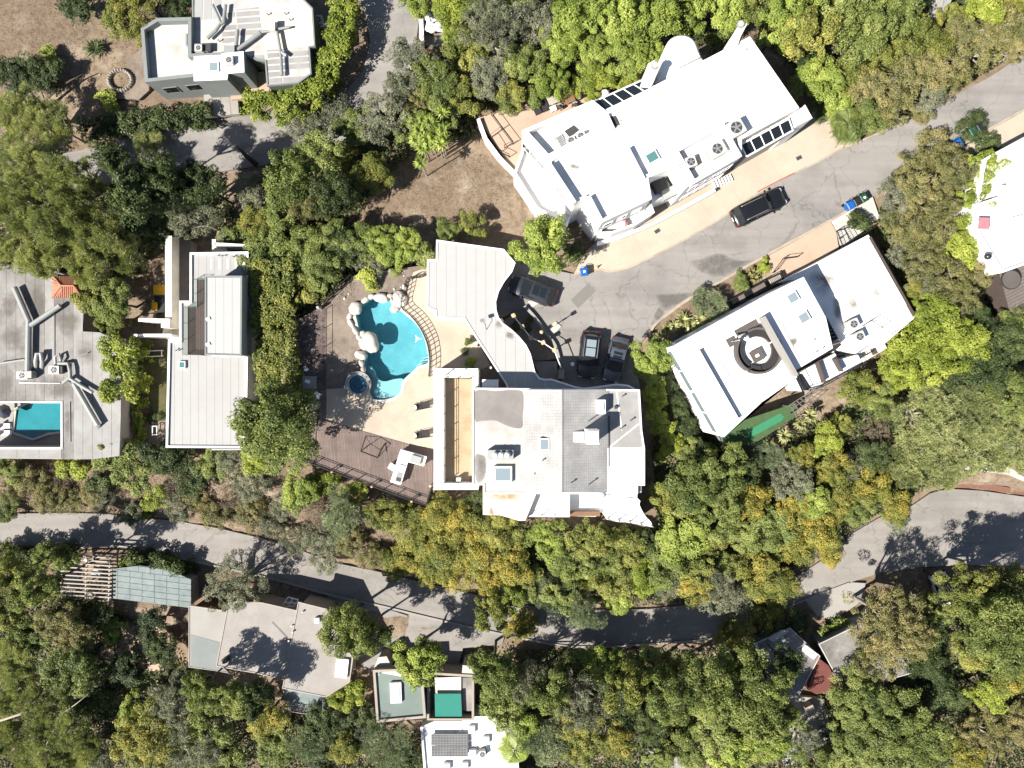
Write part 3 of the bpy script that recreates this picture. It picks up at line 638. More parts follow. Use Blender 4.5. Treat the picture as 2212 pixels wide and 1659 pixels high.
# pool yard: soil bed with the pool cut out, concrete patio over it
pool_w = ccw(XY(POOL, 0.0)); tub_w = ccw(XY(arc(773, 830, 22, n=28), 0.0))
O('soil_bed', sheet_holes(ccw(XY(YARD, 0)), [inset(pool_w, -.05), XY(arc(773, 830, 25.5, n=28), 0)], 0.0, 0.9), 'soil', None, kind='structure')
pave('mulch_bed', [(634, 702), (690, 667), (703, 668), (703, 826), (640, 830), (630, 760)], 0.006, 'mulch', .003)
PAT = [(705, 840), (745, 838), (748, 845), (758, 855), (773, 858.5), (790, 853), (799, 842), (800, 850), (806, 863), (828, 865), (853, 858.5), (867, 845), (870.5, 827), (881.5, 814), (896, 801.5), (904.5, 792.5), (927, 785), (924.5, 757), (919.5, 735), (909.5, 711), (892, 691), (877, 678.5), (866, 665), (878, 640), (885, 610), (893, 588), (923, 577), (944, 560), (1010, 690), (1026, 726), (1060, 790), (1033, 800), (940, 800), (937, 969), (888, 960), (761, 924), (705, 908)]
pave('patio', PAT, 0.05, 'patio', .12)
# ------------------------------------------------------------------ the pool
t = thing('swimming_pool', 'kidney-shaped turquoise swimming pool edged with white boulders', 'swimming pool', tuple(P(850, 760, -2)))
m = MB(); n = len(pool_w); m.add([(x, y, .02) for x, y in pool_w] + [(x, y, -2.2) for x, y in pool_w], [(i, (i + 1) % n, n + (i + 1) % n, n + i) for i in range(n)])
O('basin_wall', m, 'plaster_blue', t)
O('basin_floor', MB().prism(inset(pool_w, .01), -1.75, -1.5), 'plaster_blue', t)
SH = [(797, 832), (803, 820), (812, 835), (832, 812), (845, 818), (868, 822), (869, 828), (866, 845), (853, 857), (828, 864), (806, 862), (797, 848)]
SHELF = smooth([(787, 800), (796, 790), (806, 800), (812, 816), (830, 824), (852, 819), (869, 818), (871, 826), (866, 845), (853, 856.5), (828, 863.5), (807, 861.5), (798, 848), (797, 830)], 4)
O('shallow_shelf', MB().prism(XY(SHELF, -.3), -1.5, -.3), 'plaster_shallow', t)
for k in range(3):
    O('step', MB().prism(XY([(925, 767 + k * 7), (912 - k * 3, 772 + k * 6), (908 - k * 4, 777 + k * 6), (925, 773 + k * 7)], -.3), -1.5, -1.05 + .3 * k), 'plaster_shallow', t)
O('coping', MB().ring(inset(pool_w, -.28), inset(pool_w, .03), -.02, .075), 'pale_concrete', t)
O('water', MB().prism(inset(pool_w, .035), -.14, -.10), 'water', t)
ph = thing('floating_dispenser', 'small white chlorine float near the curved pool railing', 'pool float', tuple(P(902, 732, -.1)))
q = P(902, 732, -.1); O('body', MB().cyl(q, .16, -.12, .02, 14), 'white_paint', ph)
for k in range(3): O('arm', MB().box((q.x + .25 * math.cos(k * 2.1), q.y + .25 * math.sin(k * 2.1), -.05), (.3, .07, .05), k * 2.1), 'white_paint', ph)
t = thing('hot_tub', 'round hot tub with a pale stone rim at the end of the pool', 'hot tub', tuple(P(773, 830, 0)))
c0 = XY(arc(773, 830, 28, n=32), .45); c1 = XY(arc(773, 830, 20.5, n=32), .45)
O('rim', MB().ring(ccw(c0), ccw(c1), -.05, .45), 'concrete', t); O('inner_wall', MB().ring(ccw(XY(arc(773, 830, 20.4, n=32), .45)), ccw(XY(arc(773, 830, 19.6, n=32), .45)), -.8, .40), 'plaster_deep', t)
O('bench', MB().ring(ccw(XY(arc(773, 830, 20.2, n=32), .3)), ccw(XY(arc(773, 830, 13, n=32), .3)), -.8, -.1), 'plaster_deep', t)
O('floor', MB().prism(XY(arc(773, 830, 13.2, n=32), 0), -.9, -.7), 'plaster_deep', t); O('water', MB().prism(XY(arc(773, 830, 19.5, n=32), .3), .26, .3), 'water', t)
BO = [(768, 666, 14.5, 14, .55, 0, 'round white boulder at the corner of the pool beside the soil bed'), (823, 643, 17, 11, .5, -12, 'oval white boulder at the top end of the pool'), (861, 640, 12, 14, .6, 30, 'tall white boulder next to the bend of the pool railing'),
      (870, 650, 9, 13, .5, -10, 'narrow white boulder tight against the pool railing'), (856, 656, 13, 9, .4, -30, 'flat white boulder between the railing boulders and the water'), (852, 667, 10, 9, .4, -20, 'small white boulder hanging over the water near the railing'),
      (799, 739, 18, 25, .9, 12, 'largest white boulder standing over the waist of the pool'), (785, 742, 11, 14, .65, 10, 'white boulder leaning on the largest pool boulder'), (784, 722, 7, 9, .4, 0, 'small white boulder behind the largest pool boulder'), (779, 767, 14, 9.5, .45, -20, 'low white boulder between the largest boulder and the hot tub'), (873, 620, 5, 7, .3, 20, 'small white stone beside the railing above the boulders')]
for i, (x, y, rx, ry, hz, rot, lab) in enumerate(BO):
    k = (H - hz) / FP; q = P(x, y, hz * .6)
    O('boulder', MB().blob((q.x, q.y, hz * .35), (rx * k, ry * k, hz * .75), i, .22, 22, 12, R(rot), 1.6), 'rock_white', None, True, lab, 'boulder', 'white boulders around the pool')
cw = thing('garden_wall', 'low white rock wall edging the pool beside the soil bed', 'wall', tuple(P(757, 700, 0)))
for i, (a, b) in enumerate((((757, 676), (752, 690)), ((752, 690), (762, 706)), ((762, 706), (772, 722)), ((772, 722), (777, 734)), ((782, 652), (795, 643)), ((795, 643), (808, 637)), ((836, 640), (848, 637)), ((778, 778), (782, 792)), ((782, 792), (785, 806)))):
    p, q = P(*a, .3), P(*b, .3); c = (p + q) / 2; d = q - p
    O('stone', MB().blob((c.x, c.y, .08), (d.length * .62, .27, .32), i + 20, .2, 14, 8, math.atan2(d.y, d.x)), 'rock_white', cw, True)
ST = sorted([rnd.choice([(rnd.uniform(800, 880), rnd.uniform(588, 625)), (rnd.uniform(735, 765), rnd.uniform(610, 660)), (rnd.uniform(815, 900), rnd.uniform(580, 606))]) for _ in range(18)], key=lambda t_: (t_[0] - 768) ** 2 + (t_[1] - 666) ** 2)
for i, (x, y) in enumerate(ST):
    q = P(x, y, 0); s = rnd.uniform(.05, .16)
    O('loose_stone', MB().blob((q.x, q.y, s * .3), (s, s * .8, s * .6), i, .3, 7, 5, rnd.random() * 3), 'rock_white', None, False, 'small pale stone on the pool soil, ' + ORD[i + 1] + ' from the round boulder', 'stone', 'loose stones on the soil bed')
railing('black metal railing curving along the deep side of the pool', smooth([(924, 594), (908, 600), (884, 604), (876, 630), (870, 664), (890, 684), (906, 703), (918, 724), (927, 748), (931, 782), (929, 813)], 3, False), .05, 1.25, 1.3, r=.03, rails=(1.0, .55, .1))
railing('thin dark fence between the mulch bed and the pool soil', [(703, 668), (703, 829), (704, 840)], 0, .9, 1.8, r=.025)
railing('dark fence running diagonally under the hedge above the pool', [(693, 665), (728, 630), (762, 597)], 0, 1.1, 1.5, r=.04)
q = P(687, 664, 1.0); O('gate_post', MB().box((q.x, q.y, .5), (.22, .22, 1.0)).blob((q.x, q.y, 1.08), (.15, .15, .12), 1, .05, 10, 6), 'rock_white', None, False, 'white capped post where the two pool fences meet', 'post')
# brown timber deck
DECK = [(690, 842), (704, 842), (705, 909), (761, 925), (888, 961), (936, 971), (934, 1053), (922, 1090), (646, 988), (672, 945), (688, 928)]
dk = thing('timber_deck', 'reddish brown timber deck below the pool patio', 'deck', tuple(P(800, 1000, -4)))
dw = XY(DECK, .03)
O('frame', MB().prism(inset(dw, .06), -.3, -.02), 'dark_wood', dk)
pl = MB()
for q in strips(ccw(dw), R(86), .15, .018): pl.prism(q, -.015, .03)
o = O('planks', pl, 'deck_wood', dk); o['kind'] = 'stuff'
for x, y in ((700, 1000), (760, 1020), (820, 1042), (880, 1064), (915, 1075)):
    q = P(x, y, -1); O('post', MB().box((q.x, q.y, -2.8), (.2, .2, 5.0)), 'dark_wood', dk)
O('fascia', MB().ring(inset(dw, -.03), inset(dw, .01), -.35, .035), 'dark_wood', dk)
railing('black railing along the lower edge of the timber deck', [(646, 987), (717, 1014), (802, 1045), (889, 1077), (922, 1088), (933, 1053)], .03, 1.1, 1.6, r=.032, rails=(1.0, .8, .1))
for i, (x, y, l) in enumerate(((717, 1019, 'nearest the big round tree'), (803, 1051, 'in the middle of the railing'), (889, 1083, 'near the outer corner'), (929, 1050, 'beside the house wall'))):
    q = P(x, y, .9); O('deck_light', MB().box((q.x, q.y, .95), (.2, .2, .16), .3).box((q.x, q.y, .5), (.06, .06, .9)), 'lamp_tan', None, False, 'small pale post light on the deck railing ' + l, 'lamp', 'deck railing lights')
# ------------------------------------------------------------------ main house
def stripes_tile(root, p, z, mat): pass
mh = thing('house', 'large white house with a pale ridged roof between the pool and the driveway', 'house', tuple(P(1150, 950, 0)))
WING = [(943, 518.5), (1088, 538.5), (1113, 568), (1106, 587), (1090, 607), (1077, 630), (1071, 652), (1072, 670), (1077, 686), (1085, 697), (1106, 713), (1121, 727), (1136, 745), (1146, 765), (1151, 785), (1155, 802), (1166, 816), (1177, 819), (1190, 818), (1216, 826), (1240, 834), (1261, 838), (1290, 835), (1331, 829), (1358, 832), (1374, 841), (1374, 856), (1100, 856), (1093, 830), (1025, 725), (1003, 689), (940.5, 687), (940, 672), (922, 665), (923, 561), (942, 560)]
p = ccw(XY(WING, 3.2))
GAR = [(944, 520), (1086, 540), (1098, 566), (1070, 620), (1062, 660), (1066, 690), (1003, 688), (941, 686), (941, 671), (923, 664), (924, 562), (943, 561)]
O('garage_wall', MB().prism(XY(GAR, 3.0), -.3, 2.9), 'white_stucco', mh)
O('canopy', MB().prism(p, 2.9, 3.14), 'white_stucco', mh)
O('canopy_edge', MB().ring(inset(p, -.02), inset(p, .14), 3.12, 3.25), 'white_membrane', mh)
for i, q in enumerate(strips(inset(p, .16), R(90), .93, .016)):
    O('roof_panel', MB().prism(q, 3.145, 3.175), 'pale_panel_white', mh)
for (x, y) in ((1030, 745), (1060, 795), (1120, 740), (1150, 800)):
    q = P(x, y, 1.5); O('column', MB().cyl(q, .12, 0, 2.9, 12), 'white_stucco', mh)
# garage door facing the court
A, B = P(1069, 640, 1.5), P(1068, 688, 1.5)
# two-storey block
BLK = [(1021, 838), (1381, 842), (1386, 930), (1392, 969), (1392, 1048), (1377, 1048), (1377, 1066), (1045, 1066), (1045, 1047), (1021, 1047)]
ZR = 6.0
pb = ccw(XY(BLK, ZR)); O('wall', MB().prism(pb, -4.0, ZR - .05), 'white_stucco', mh)
FL = XY([(1022, 839), (1131, 840.5), (1131, 1064), (1046, 1064), (1046, 1046), (1022, 1046)], ZR)
O('flat_roof', MB().prism(FL, ZR - .05, ZR + .05), 'old_white_membrane', mh)
FR = XY([(1316, 842), (1380, 843), (1385, 930), (1391, 968), (1316, 966)], ZR); O('flat_roof', MB().prism(FR, ZR - .05, ZR + .05), 'grey_membrane', mh)
FR2 = XY([(1312, 967), (1391, 969), (1391, 1047), (1376, 1047), (1376, 1075), (1312, 1066)], ZR); O('flat_roof', MB().prism(FR2, ZR - .05, ZR + .1), 'white_membrane', mh)
def slope(a, b, z):  # quad from edge a to ridge b
    return [tuple(P(x, y, zz)) for x, y, zz in ((a, 841, z[0]), (b, 841.5, z[1]), (b, 1064, z[1]), (a, 1064, z[0]))]
zr2 = ZR + 1.7
k0, k1 = H - ZR, H - zr2
rx = 1106 + (1214.5 - 1106)
q = slope(1131, 1214.5, (ZR + .06, zr2)); O('tiled_slope', MB().add(q + [(a, b, ZR + .02) for a, b, c in q], [(0, 1, 2, 3), (3, 2, 6, 7), (1, 0, 4, 5), (0, 3, 7, 4)]), 'roof_shingle', mh)
q = slope(1315, 1214.5, (ZR + .06, zr2)); O('tiled_slope', MB().add(q + [(a, b, ZR + .02) for a, b, c in q], [(0, 1, 2, 3), (3, 2, 6, 7), (1, 0, 4, 5), (0, 3, 7, 4)]), 'roof_shingle', mh)
r0, r1 = P(1214.5, 842, zr2), P(1214.5, 1064, zr2); O('ridge_cap', MB().tube([r0, r1], .06, 6), 'grey_membrane', mh)
O('roof_patch', MB().prism(XY(smooth([(1025, 846), (1070, 845), (1128, 845), (1129, 900), (1128, 924), (1105, 923), (1085, 915), (1068, 908), (1040, 909), (1026, 906)], 3), ZR), ZR + .052, ZR + .058), 'brown_patch', mh)
O('roof_patch', MB().prism(XY(smooth([(1026, 985), (1040, 983), (1050, 990), (1049, 1020), (1040, 1040), (1028, 1036)], 3), ZR), ZR + .052, ZR + .058), 'grey_membrane', mh)
O('roof_edge', MB().ring(inset(pb, -.02), inset(pb, .11), ZR - .1, ZR + .14), 'white_membrane', mh)
O('roof_seam', MB().box((P(1315, 953, ZR).x, P(1315, 953, ZR).y, ZR + .1), (.10, 4.6, .1)), 'ac_dark', mh)
for a, b in (((1316, 966), (1380, 915)), ((1332, 845), (1343, 930)), ((1316, 967), (1392, 968))):
    u, v = P(*a, ZR), P(*b, ZR); d = v - u; O('roof_seam', MB().box(((u.x + v.x) / 2, (u.y + v.y) / 2, ZR + .065), (d.length, .09, .03), math.atan2(d.y, d.x)), 'white_membrane', mh)
skylight(mh, 1176, 960, .85, 1.05, ZR + .85, .4); skylight(mh, 1086, 1025, 1.65, 1.45, ZR + .05, .4, fr=.16, pane='glass_sky')
skylight(mh, 1299, 879, .75, 1.25, ZR + .3, .85, dome=True, pane='glass_white')
skylight(mh, 1250, 944, .9, .9, ZR + .95, .45, dome=True, pane='glass_white')
ch = boxF('chimney', 1281, 944, 1.1, 1.25, ZR, ZR + 2.9, 'white_stucco', mh); boxF('chimney_cap', 1281, 944, 1.0, 1.1, ZR + 2.9, ZR + 3.0, 'cream_membrane', ch)
vb = boxF('vent_box', 1081, 983, 2.3, .85, ZR, ZR + .9, 'pale_panel', mh)
for x in (1070, 1083, 1096):
    q = P(x, 983, ZR + 1.2); O('vent_cowl', MB().cyl(q, .22, ZR + .9, ZR + 1.15, 14).cyl(q, .3, ZR + 1.15, ZR + 1.35, 14, .16), 'dome_silver', vb)
for x, y, hh in ((1270, 911, .7), (1361, 909, .5), (1340, 926, .5), (1343, 857, .4), (1232, 1042, .9), (1271, 1048, .6), (1154, 1022, .5), (1172, 994, .4), (1240, 997, .3)):
    vent(mh, x, y, ZR + (.9 if 1160 < x < 1290 else .1), hh)
boxF('vent_hood', 1331, 880, .25, .25, ZR + .05, ZR + .35, 'ac_dark', mh)
q = P(1300, 1069, ZR + .3); O('dome_light', MB().blob((q.x, q.y, ZR - .1), (.45, .45, .5), 1, 0, 20, 12), 'dome_silver', mh, True)
# west balcony with its broad parapet
zb = 4.3
bp = XY([(937, 796), (1033, 796), (1033, 815), (1021, 838), (1021, 1047), (1045, 1047), (1045, 1058), (937, 1058)], zb)
O('balcony_wall', MB().ring(ccw(XY([(937, 796), (1033, 796), (1033, 1058), (937, 1058)], zb)), ccw(XY([(960, 816), (1020, 816), (1020, 1044), (960, 1044)], zb)), -3.5, zb), 'white_stucco', mh)
O('balcony_floor', MB().prism(XY([(958, 814), (1024, 814), (1024, 1046), (958, 1046)], 3.2), 2.9, 3.2), 'balcony_floor', mh)
railing('black railing on the tan floored balcony of the large house', [(962, 1040), (962, 818), (1017, 818)], 3.2, 1.6, 1.5, r=.03, rails=(1.0, .85, .1))
railing('low metal rail on the north parapet of the balcony', [(962, 812), (975, 800), (1030, 800)], zb, .5, 1.2, mat='grey_metal', r=.025)
wl = boxF('wall_lamp', 990, 1036, .4, .3, 3.2, 4.1, 'white_paint', mh)
boxF('ledge', 1059, 828, 1.5, .7, 3.2, 4.2, 'white_stucco', mh)
# south terraces
O('terrace', MB().prism(XY([(1043, 1047), (1157, 1062), (1157, 1070), (1135, 1125), (1120, 1125), (1098, 1118), (1080, 1113), (1043, 1112)], 3.6), -4, 3.6), 'cream_membrane', mh)
O('terrace', MB().prism(XY([(1157, 1064), (1229, 1064), (1229, 1116), (1138, 1116)], 2.6), -4, 2.6), 'white_membrane', mh)
O('terrace', MB().prism(XY([(1229, 1064), (1306, 1064), (1310, 1106), (1288, 1108), (1288, 1116), (1229, 1115)], 2.2), -4, 2.2), 'white_stucco', mh)
O('terrace', MB().prism(XY(smooth([(1303, 1070), (1377, 1076), (1381, 1090), (1392, 1112), (1412, 1139), (1360, 1130), (1311, 1122), (1306, 1096)], 2), 3.2), -4, 3.2), 'white_membrane', mh)
O('divider_wall', MB().box((P(1228, 1090, 3.2).x, P(1228, 1090, 3.2).y, 2.9), (.18, 2.2, 1.3)), 'white_stucco', mh)
for pts in (((1146, 1112), (1224, 1113)), ((1150, 1106), (1180, 1100), (1224, 1101))):
    pass
railing('thin rail along the white terrace of the large house', [(1142, 1112), (1226, 1113)], 2.6, 1.0, 1.2, mat='pale_wood', r=.03)
railing('rail along the flared corner terrace of the large house', [(1313, 1118), (1360, 1126), (1408, 1135)], 3.2, 1.0, 1.1, mat='grey_wood', r=.03)
boxF('planter', 1262, 1110, 3.0, .45, 2.2, 2.7, 'brown_wood', mh)
O('terrace_curb', MB().tube([P(1306, 1092, 3.3), P(1330, 1078, 3.3), P(1377, 1077, 3.3)], .08, 6), 'white_stucco', mh)
boxF('side_box', 1381, 1055, .4, .8, 2.5, ZR - .3, 'grey_membrane', mh)
# windows and doors of the faces that show from beside the photograph's viewpoint
for t_ in (.12, .3, .5, .7, .88): window(mh, P(1045, 1066, ZR), P(1377, 1066, ZR), t_, 1.6, 4.2, 1.9)
for t_ in (.15, .4, .65): window(mh, P(1021, 838, ZR), P(1021, 1047, ZR), t_, 1.8, 4.6, 1.8)
for t_ in (.2, .45, .7): window(mh, P(1120, 840, ZR), P(1378, 842, ZR), t_, 1.4, 4.6, 1.1)
# entry court: zigzag rail with cube lamps, planter, steps
t = thing('lamp_railing', 'zigzag white rail with tan cube lamps above the entry planter', 'railing', tuple(P(1150, 730, 0)))
CUB = [(1109, 682), (1128, 706), (1147, 730), (1173, 740), (1197, 756), (1212, 794)]
for i, (x, y) in enumerate(CUB):
    q = P(x, y, 1.9); O('post', MB().box((q.x, q.y, .9), (.09, .09, 1.8)), 'white_paint', t)
    if i < 5: O('cube_lamp', MB().box((q.x, q.y, 1.92), (.38, .38, .34), .4, .03), 'lamp_tan', t)
    if i: O('rail', MB().tube([P(*CUB[i - 1], 1.85), P(x, y, 1.85)], .05, 6), 'white_paint', t)
O('entry_planter', MB().prism(XY([(1082, 700), (1112, 672), (1136, 664), (1156, 686), (1181, 721), (1199, 744), (1206, 775), (1155, 780), (1148, 765), (1120, 728)], .3), -.2, .3), 'soil', None, kind='structure')
t = thing('planter_wall', 'curved concrete planter wall facing the driveway', 'wall', tuple(P(1160, 690, 0)))
LN = [P(*q, .45) for q in smooth([(1133, 661), (1156, 686), (1181, 721), (1199, 746), (1208, 778)], 4, False)]
for i in range(len(LN) - 1):
    d = LN[i + 1] - LN[i]; c = (LN[i] + LN[i + 1]) / 2; O('coping', MB().box((c.x, c.y, .22), (d.length + .02, .28, .46 + .002 * (i % 2)), math.atan2(d.y, d.x)), 'concrete', t)
es = thing('entry_steps', 'pale concrete entry landing with steps beside the driveway', 'steps', tuple(P(1180, 800, 0)))
for i, pts in enumerate(([(1153, 780), (1203, 780), (1206, 826), (1165, 820)], [(1156, 786), (1190, 784), (1194, 826), (1168, 820)], [(1160, 794), (1180, 792), (1184, 824), (1170, 820)])):
    O('step', MB().prism(XY(pts, .15 + .15 * i), 0, .16 + .15 * i), 'concrete', es)
t = thing('brick_pier', 'square brick pier at the end of the cube lamp rail', 'pier', tuple(P(1213, 808, 0)))
q = P(1213, 808, 1.3)
for k in range(8): O('brick', MB().box((q.x, q.y, .08 + k * .16), (.5, .9, .145)), 'tan_wall' if k % 2 else 'cream_wall', t)
for (x, y) in ((1181, 700), (1190, 715), (1200, 712)):
    pass
O('step_stone', MB().prism(XY([(1186, 708), (1200, 694), (1212, 705), (1198, 722)], .1), 0, .12), 'pale_concrete', None, False, 'pale stone slab at the foot of the planter wall', 'slab')
O('step_stone', MB().prism(XY([(1140, 652), (1160, 640), (1168, 652), (1150, 664)], .1), 0, .10), 'pale_concrete', None, False, 'pale stone slab behind the dark car at the garage', 'slab')
t = thing('court_lamp', 'slim lamp post with a box head beside the curved planter wall', 'lamp', tuple(P(1196, 704, 0)))
q = P(1194, 706, 0); O('pole', MB().cyl(q, .05, .1, 2.5, 8), 'black_metal', t); O('head', MB().box((q.x, q.y, 2.65), (.34, .34, .32), .5, .04), 'lamp_tan', t); O('bracket', MB().box((q.x, q.y, 1.5), (.3, .14, .2), .5), 'black_metal', t)
t = thing('globe_lamp', 'round tan lamp standing in the entry planter', 'lamp', tuple(P(1170, 717, .3)))
q = P(1170, 717, 1.2); O('stem', MB().cyl(q, .05, .3, 1.1, 8), 'black_metal', t); O('globe', MB().blob((q.x, q.y, 1.2), (.2, .2, .19), 0, 0, 14, 8), 'lamp_tan', t, True)
t = thing('globe_lamp', 'white round object on the driveway beside the black wagon', 'lamp', tuple(P(1237, 787, 0)))
q = P(1237, 787, .6); O('stem', MB().cyl(q, .06, 0, .45, 8), 'black_metal', t); O('globe', MB().blob((q.x, q.y, .6), (.22, .2, .18), 3, .05, 14, 8), 'white_paint', t, True)  # white ball on a short stem for a round thing of unknown kind
t = thing('roof_camera', 'small square floodlight on a thin arm over the entry roof', 'floodlight', tuple(P(1042, 692, 3.2)))
q = P(1042, 692, 4.2); O('head', MB().box((q.x, q.y, 4.2), (.42, .3, .16), .3), 'grey_metal', t); O('arm', MB().tube([P(1051, 712, 3.2), P(1048, 700, 4.0), (q.x, q.y, 4.15)], .025, 6), 'black_metal', t)

# ------------------------------------------------------------------ pale grey house with stacked block (west of the hedge)
gh = thing('house', 'pale grey flat roofed house with raised block, left of the tall hedge', 'house', tuple(P(450, 760, -3.6)))
GL = [(412.5, 547), (537.5, 545), (537, 700), (535, 860), (527.5, 967), (361, 966), (366, 737), (390, 737), (390, 651), (412.5, 651)]
p = ccw(XY(GL, 1.0)); O('wall', MB().prism(p, -4.2, .97), 'white_stucco', gh)
O('parapet', MB().ring(inset(p, -.03), inset(p, .17), .9, 1.22), 'white_membrane', gh)
pin = inset(p, .18); panels(gh, pin, R(90), .78, 1.0, 'pale_panel', .016)
O('roof', MB().prism(pin, .972, .985), 'seam', gh)
UP = [(444, 597), (522.5, 597), (521, 768), (444, 766)]
pu = ccw(XY(UP, 3.7)); O('upper_wall', MB().prism(pu, 1.03, 3.66), 'grey_wall', gh); panels(gh, inset(pu, .12), R(90), .78, 3.67, 'pale_panel_white', .018); O('roof', MB().prism(inset(pu, .1), 3.662, 3.668), 'seam', gh)
O('parapet', MB().ring(inset(pu, -.05), inset(pu, .11), 3.5, 3.78), 'grey_wall', gh)
dkp = XY([(425, 604), (444, 604), (444, 767), (405, 767), (405, 664), (425, 664)], 1.05); m = MB()
for q in strips(ccw(dkp), R(90), .16, .02): m.prism(q, 1.035, 1.07)
o = O('roof_deck', m, 'dark_wood', gh); o['kind'] = 'stuff'
railing('glass railing round the dark roof deck of the grey house', [(444, 604), (424, 604), (424, 664), (404, 664), (404, 767), (444, 768)], 1.06, 1.0, 1.6, mat='grey_metal', glass_='pane_clear', r=.02)
skylight(gh, 392.5, 788, .65, .7, 1.03, .25, pane='glass_green')
for x, y in ((473, 552), (480, 553), (488, 552), (505, 555), (381, 757), (388, 757)): vent(gh, x, y, 1.03, .3)
for a in ((444, 690), (450, 744), (430, 760)):
    q = P(*a, 1.1); 
for x, y in ((449, 689), (449, 744)): boxF('vent_box', x, y, .35, .3, 3.7, 3.82, 'white_paint', gh, 30)
for k in range(5):
    q = P(457 + 17.5 * k, 570, 1.05); O('roof_batten', MB().box((q.x, q.y, 1.045), (.12, 1.0, .03)), 'white_membrane', gh)
for i, (x, w) in enumerate(((470, 2.2), (505, 2.2))): window(gh, P(444, 768, 3.7), P(521, 768, 3.7), (x - 444) / 77, w * .6, 2.5, 1.4)
for t_ in (.2, .5, .8): window(gh, P(361, 966, 1), P(366, 737, 1), t_, 1.6, -.8, 1.4); window(gh, P(361, 966, 1), P(527, 967, 1), t_, 1.8, -.6, 1.6)
bm_ = boxF('balcony_rail', 489, 971, 2.9, .12, -.4, .7, 'grey_metal', gh)
# approach walls, steps, bins and garden on its west side
for lab, pts, z1, mat in (('long cream garden wall beside the yellow bins', [(358, 510), (371, 510), (371, 690), (358, 690)], -.6, 'cream_wall'), ('short white cross wall above the dark passage', [(300, 689), (357, 689), (357, 694), (300, 694)], -1.0, 'white_stucco'), ('short white cross wall below the dark passage', [(289, 722), (370, 722), (370, 727), (289, 727)], -1.0, 'white_stucco')):
    w_ = thing('garden_wall', lab, 'wall', tuple(P(*pts[0], -3.5))); O('body', MB().prism(XY(pts, z1), -4, z1), mat, w_); O('cap', MB().prism(inset(XY(pts, z1), -.03), z1 + .002, z1 + .06), mat, w_)
pave('path', [(371, 512), (384, 512), (384, 690), (371, 690)], -2.6, 'concrete', 1.2)
pave('terrace', [(384, 512), (412, 520), (412, 651), (390, 651), (390, 690), (384, 690)], -2.2, 'grey_wood', 1.5)
pave('landing', [(357, 690), (392, 690), (392, 737), (366, 737), (350, 722)], -2.4, 'cream_wall', 1.5)
boxF('gate_pier', 357, 698, .85, .9, -4, -.2, 'cream_wall', None, label='cream gate pier at the corner of the dark passage', cat='pier')
t = thing('entry_wall', 'white L-shaped wall at the top corner of the grey house', 'wall', tuple(P(480, 530, -3)))
O('panel', MB().prism(XY([(458, 517), (466, 517), (466, 530), (458, 530)], -.5), -4, -.5), 'white_stucco', t); O('panel', MB().prism(XY([(464, 524), (537, 528), (537, 532), (464, 531)], -.5), -4, -.5), 'white_stucco', t); O('panel', MB().prism(XY([(458, 532), (490, 534), (490, 545), (458, 545)], -1.2), -4, -1.2), 'cream_wall', t)
pave('lawn', [(302, 752), (360, 752), (360, 900), (335, 905), (322, 860), (302, 850)], -3.55, 'lawn', .3)
pave('garden_path', [(300, 905), (361, 900), (361, 960), (300, 960)], -3.55, 'soil', .3)
t = thing('goal_frame', 'small white rectangular goal frame lying at the lawn edge', 'goal', tuple(P(328, 764, -3.5)))
for a, b in (((307, 759), (349, 757)), ((349, 757), (349, 769)), ((349, 769), (307, 771)), ((307, 771), (307, 759))): O('bar', MB().tube([P(*a, -3.1), P(*b, -3.1)], .05, 6), 'white_paint', t)
for a in ((307, 759), (349, 757), (349, 769), (307, 771)): q = P(*a, -3.1); O('leg', MB().box((q.x, q.y, -3.3), (.06, .06, .4)), 'white_paint', t)
t = thing('garden_table', 'small white framed table at the end of the left lawn', 'table', tuple(P(333, 929, -3.5)))
q = P(334, 930, -2.9)
for dx in (-.22, .22):
    O('side_bar', MB().box((q.x + dx, q.y, -2.9), (.07, .95, .05)), 'white_paint', t); O('end_bar', MB().box((q.x, q.y + dx * 2, -2.9), (.37, .07, .05)), 'white_paint', t)
    for dy in (-.42, .42): O('leg', MB().box((q.x + dx, q.y + dy, -3.22), (.05, .05, .58)), 'white_paint', t)
for i, (x, y, w, d, lab) in enumerate(((343, 626, 1.1, .95, 'yellow lidded storage bin beside the cream wall'), (333, 662, .55, .85, 'narrow yellow storage bin beside the black cart'))):
    t = thing('storage_bin', lab, 'bin', tuple(P(x, y, -3.2)), 'yellow bins')
    q = P(x, y, -2.2); O('tub', MB().box((q.x, q.y, -2.75), (w * .9, d * .9, .9), 0, .05), 'bin_black', t); O('lid', MB().box((q.x, q.y, -2.26), (w, d, .08), 0, .06), 'yellow_plastic', t); O('lid_rib', MB().box((q.x, q.y, -2.21), (w * .55, d * .6, .03), 0, .05), 'yellow_plastic', t)
t = thing('garden_cart', 'black wheeled cart between the two yellow bins', 'cart', tuple(P(346, 656, -3.2)))
q = P(345, 658, -2.5); O('tray', MB().box((q.x, q.y, -2.6), (1.0, 1.8, .35), 0, .08), 'bin_black', t); O('handle', MB().tube([P(329, 637, -2.0), P(355, 637, -2.0)], .03, 6), 'grey_metal', t)
for dx in (-.45, .45):
    for dy in (-.6, .6): O('wheel', MB().tube([(q.x + dx - .05, q.y + dy, -3.0), (q.x + dx + .05, q.y + dy, -3.0)], .18, 12), 'tyre', t)

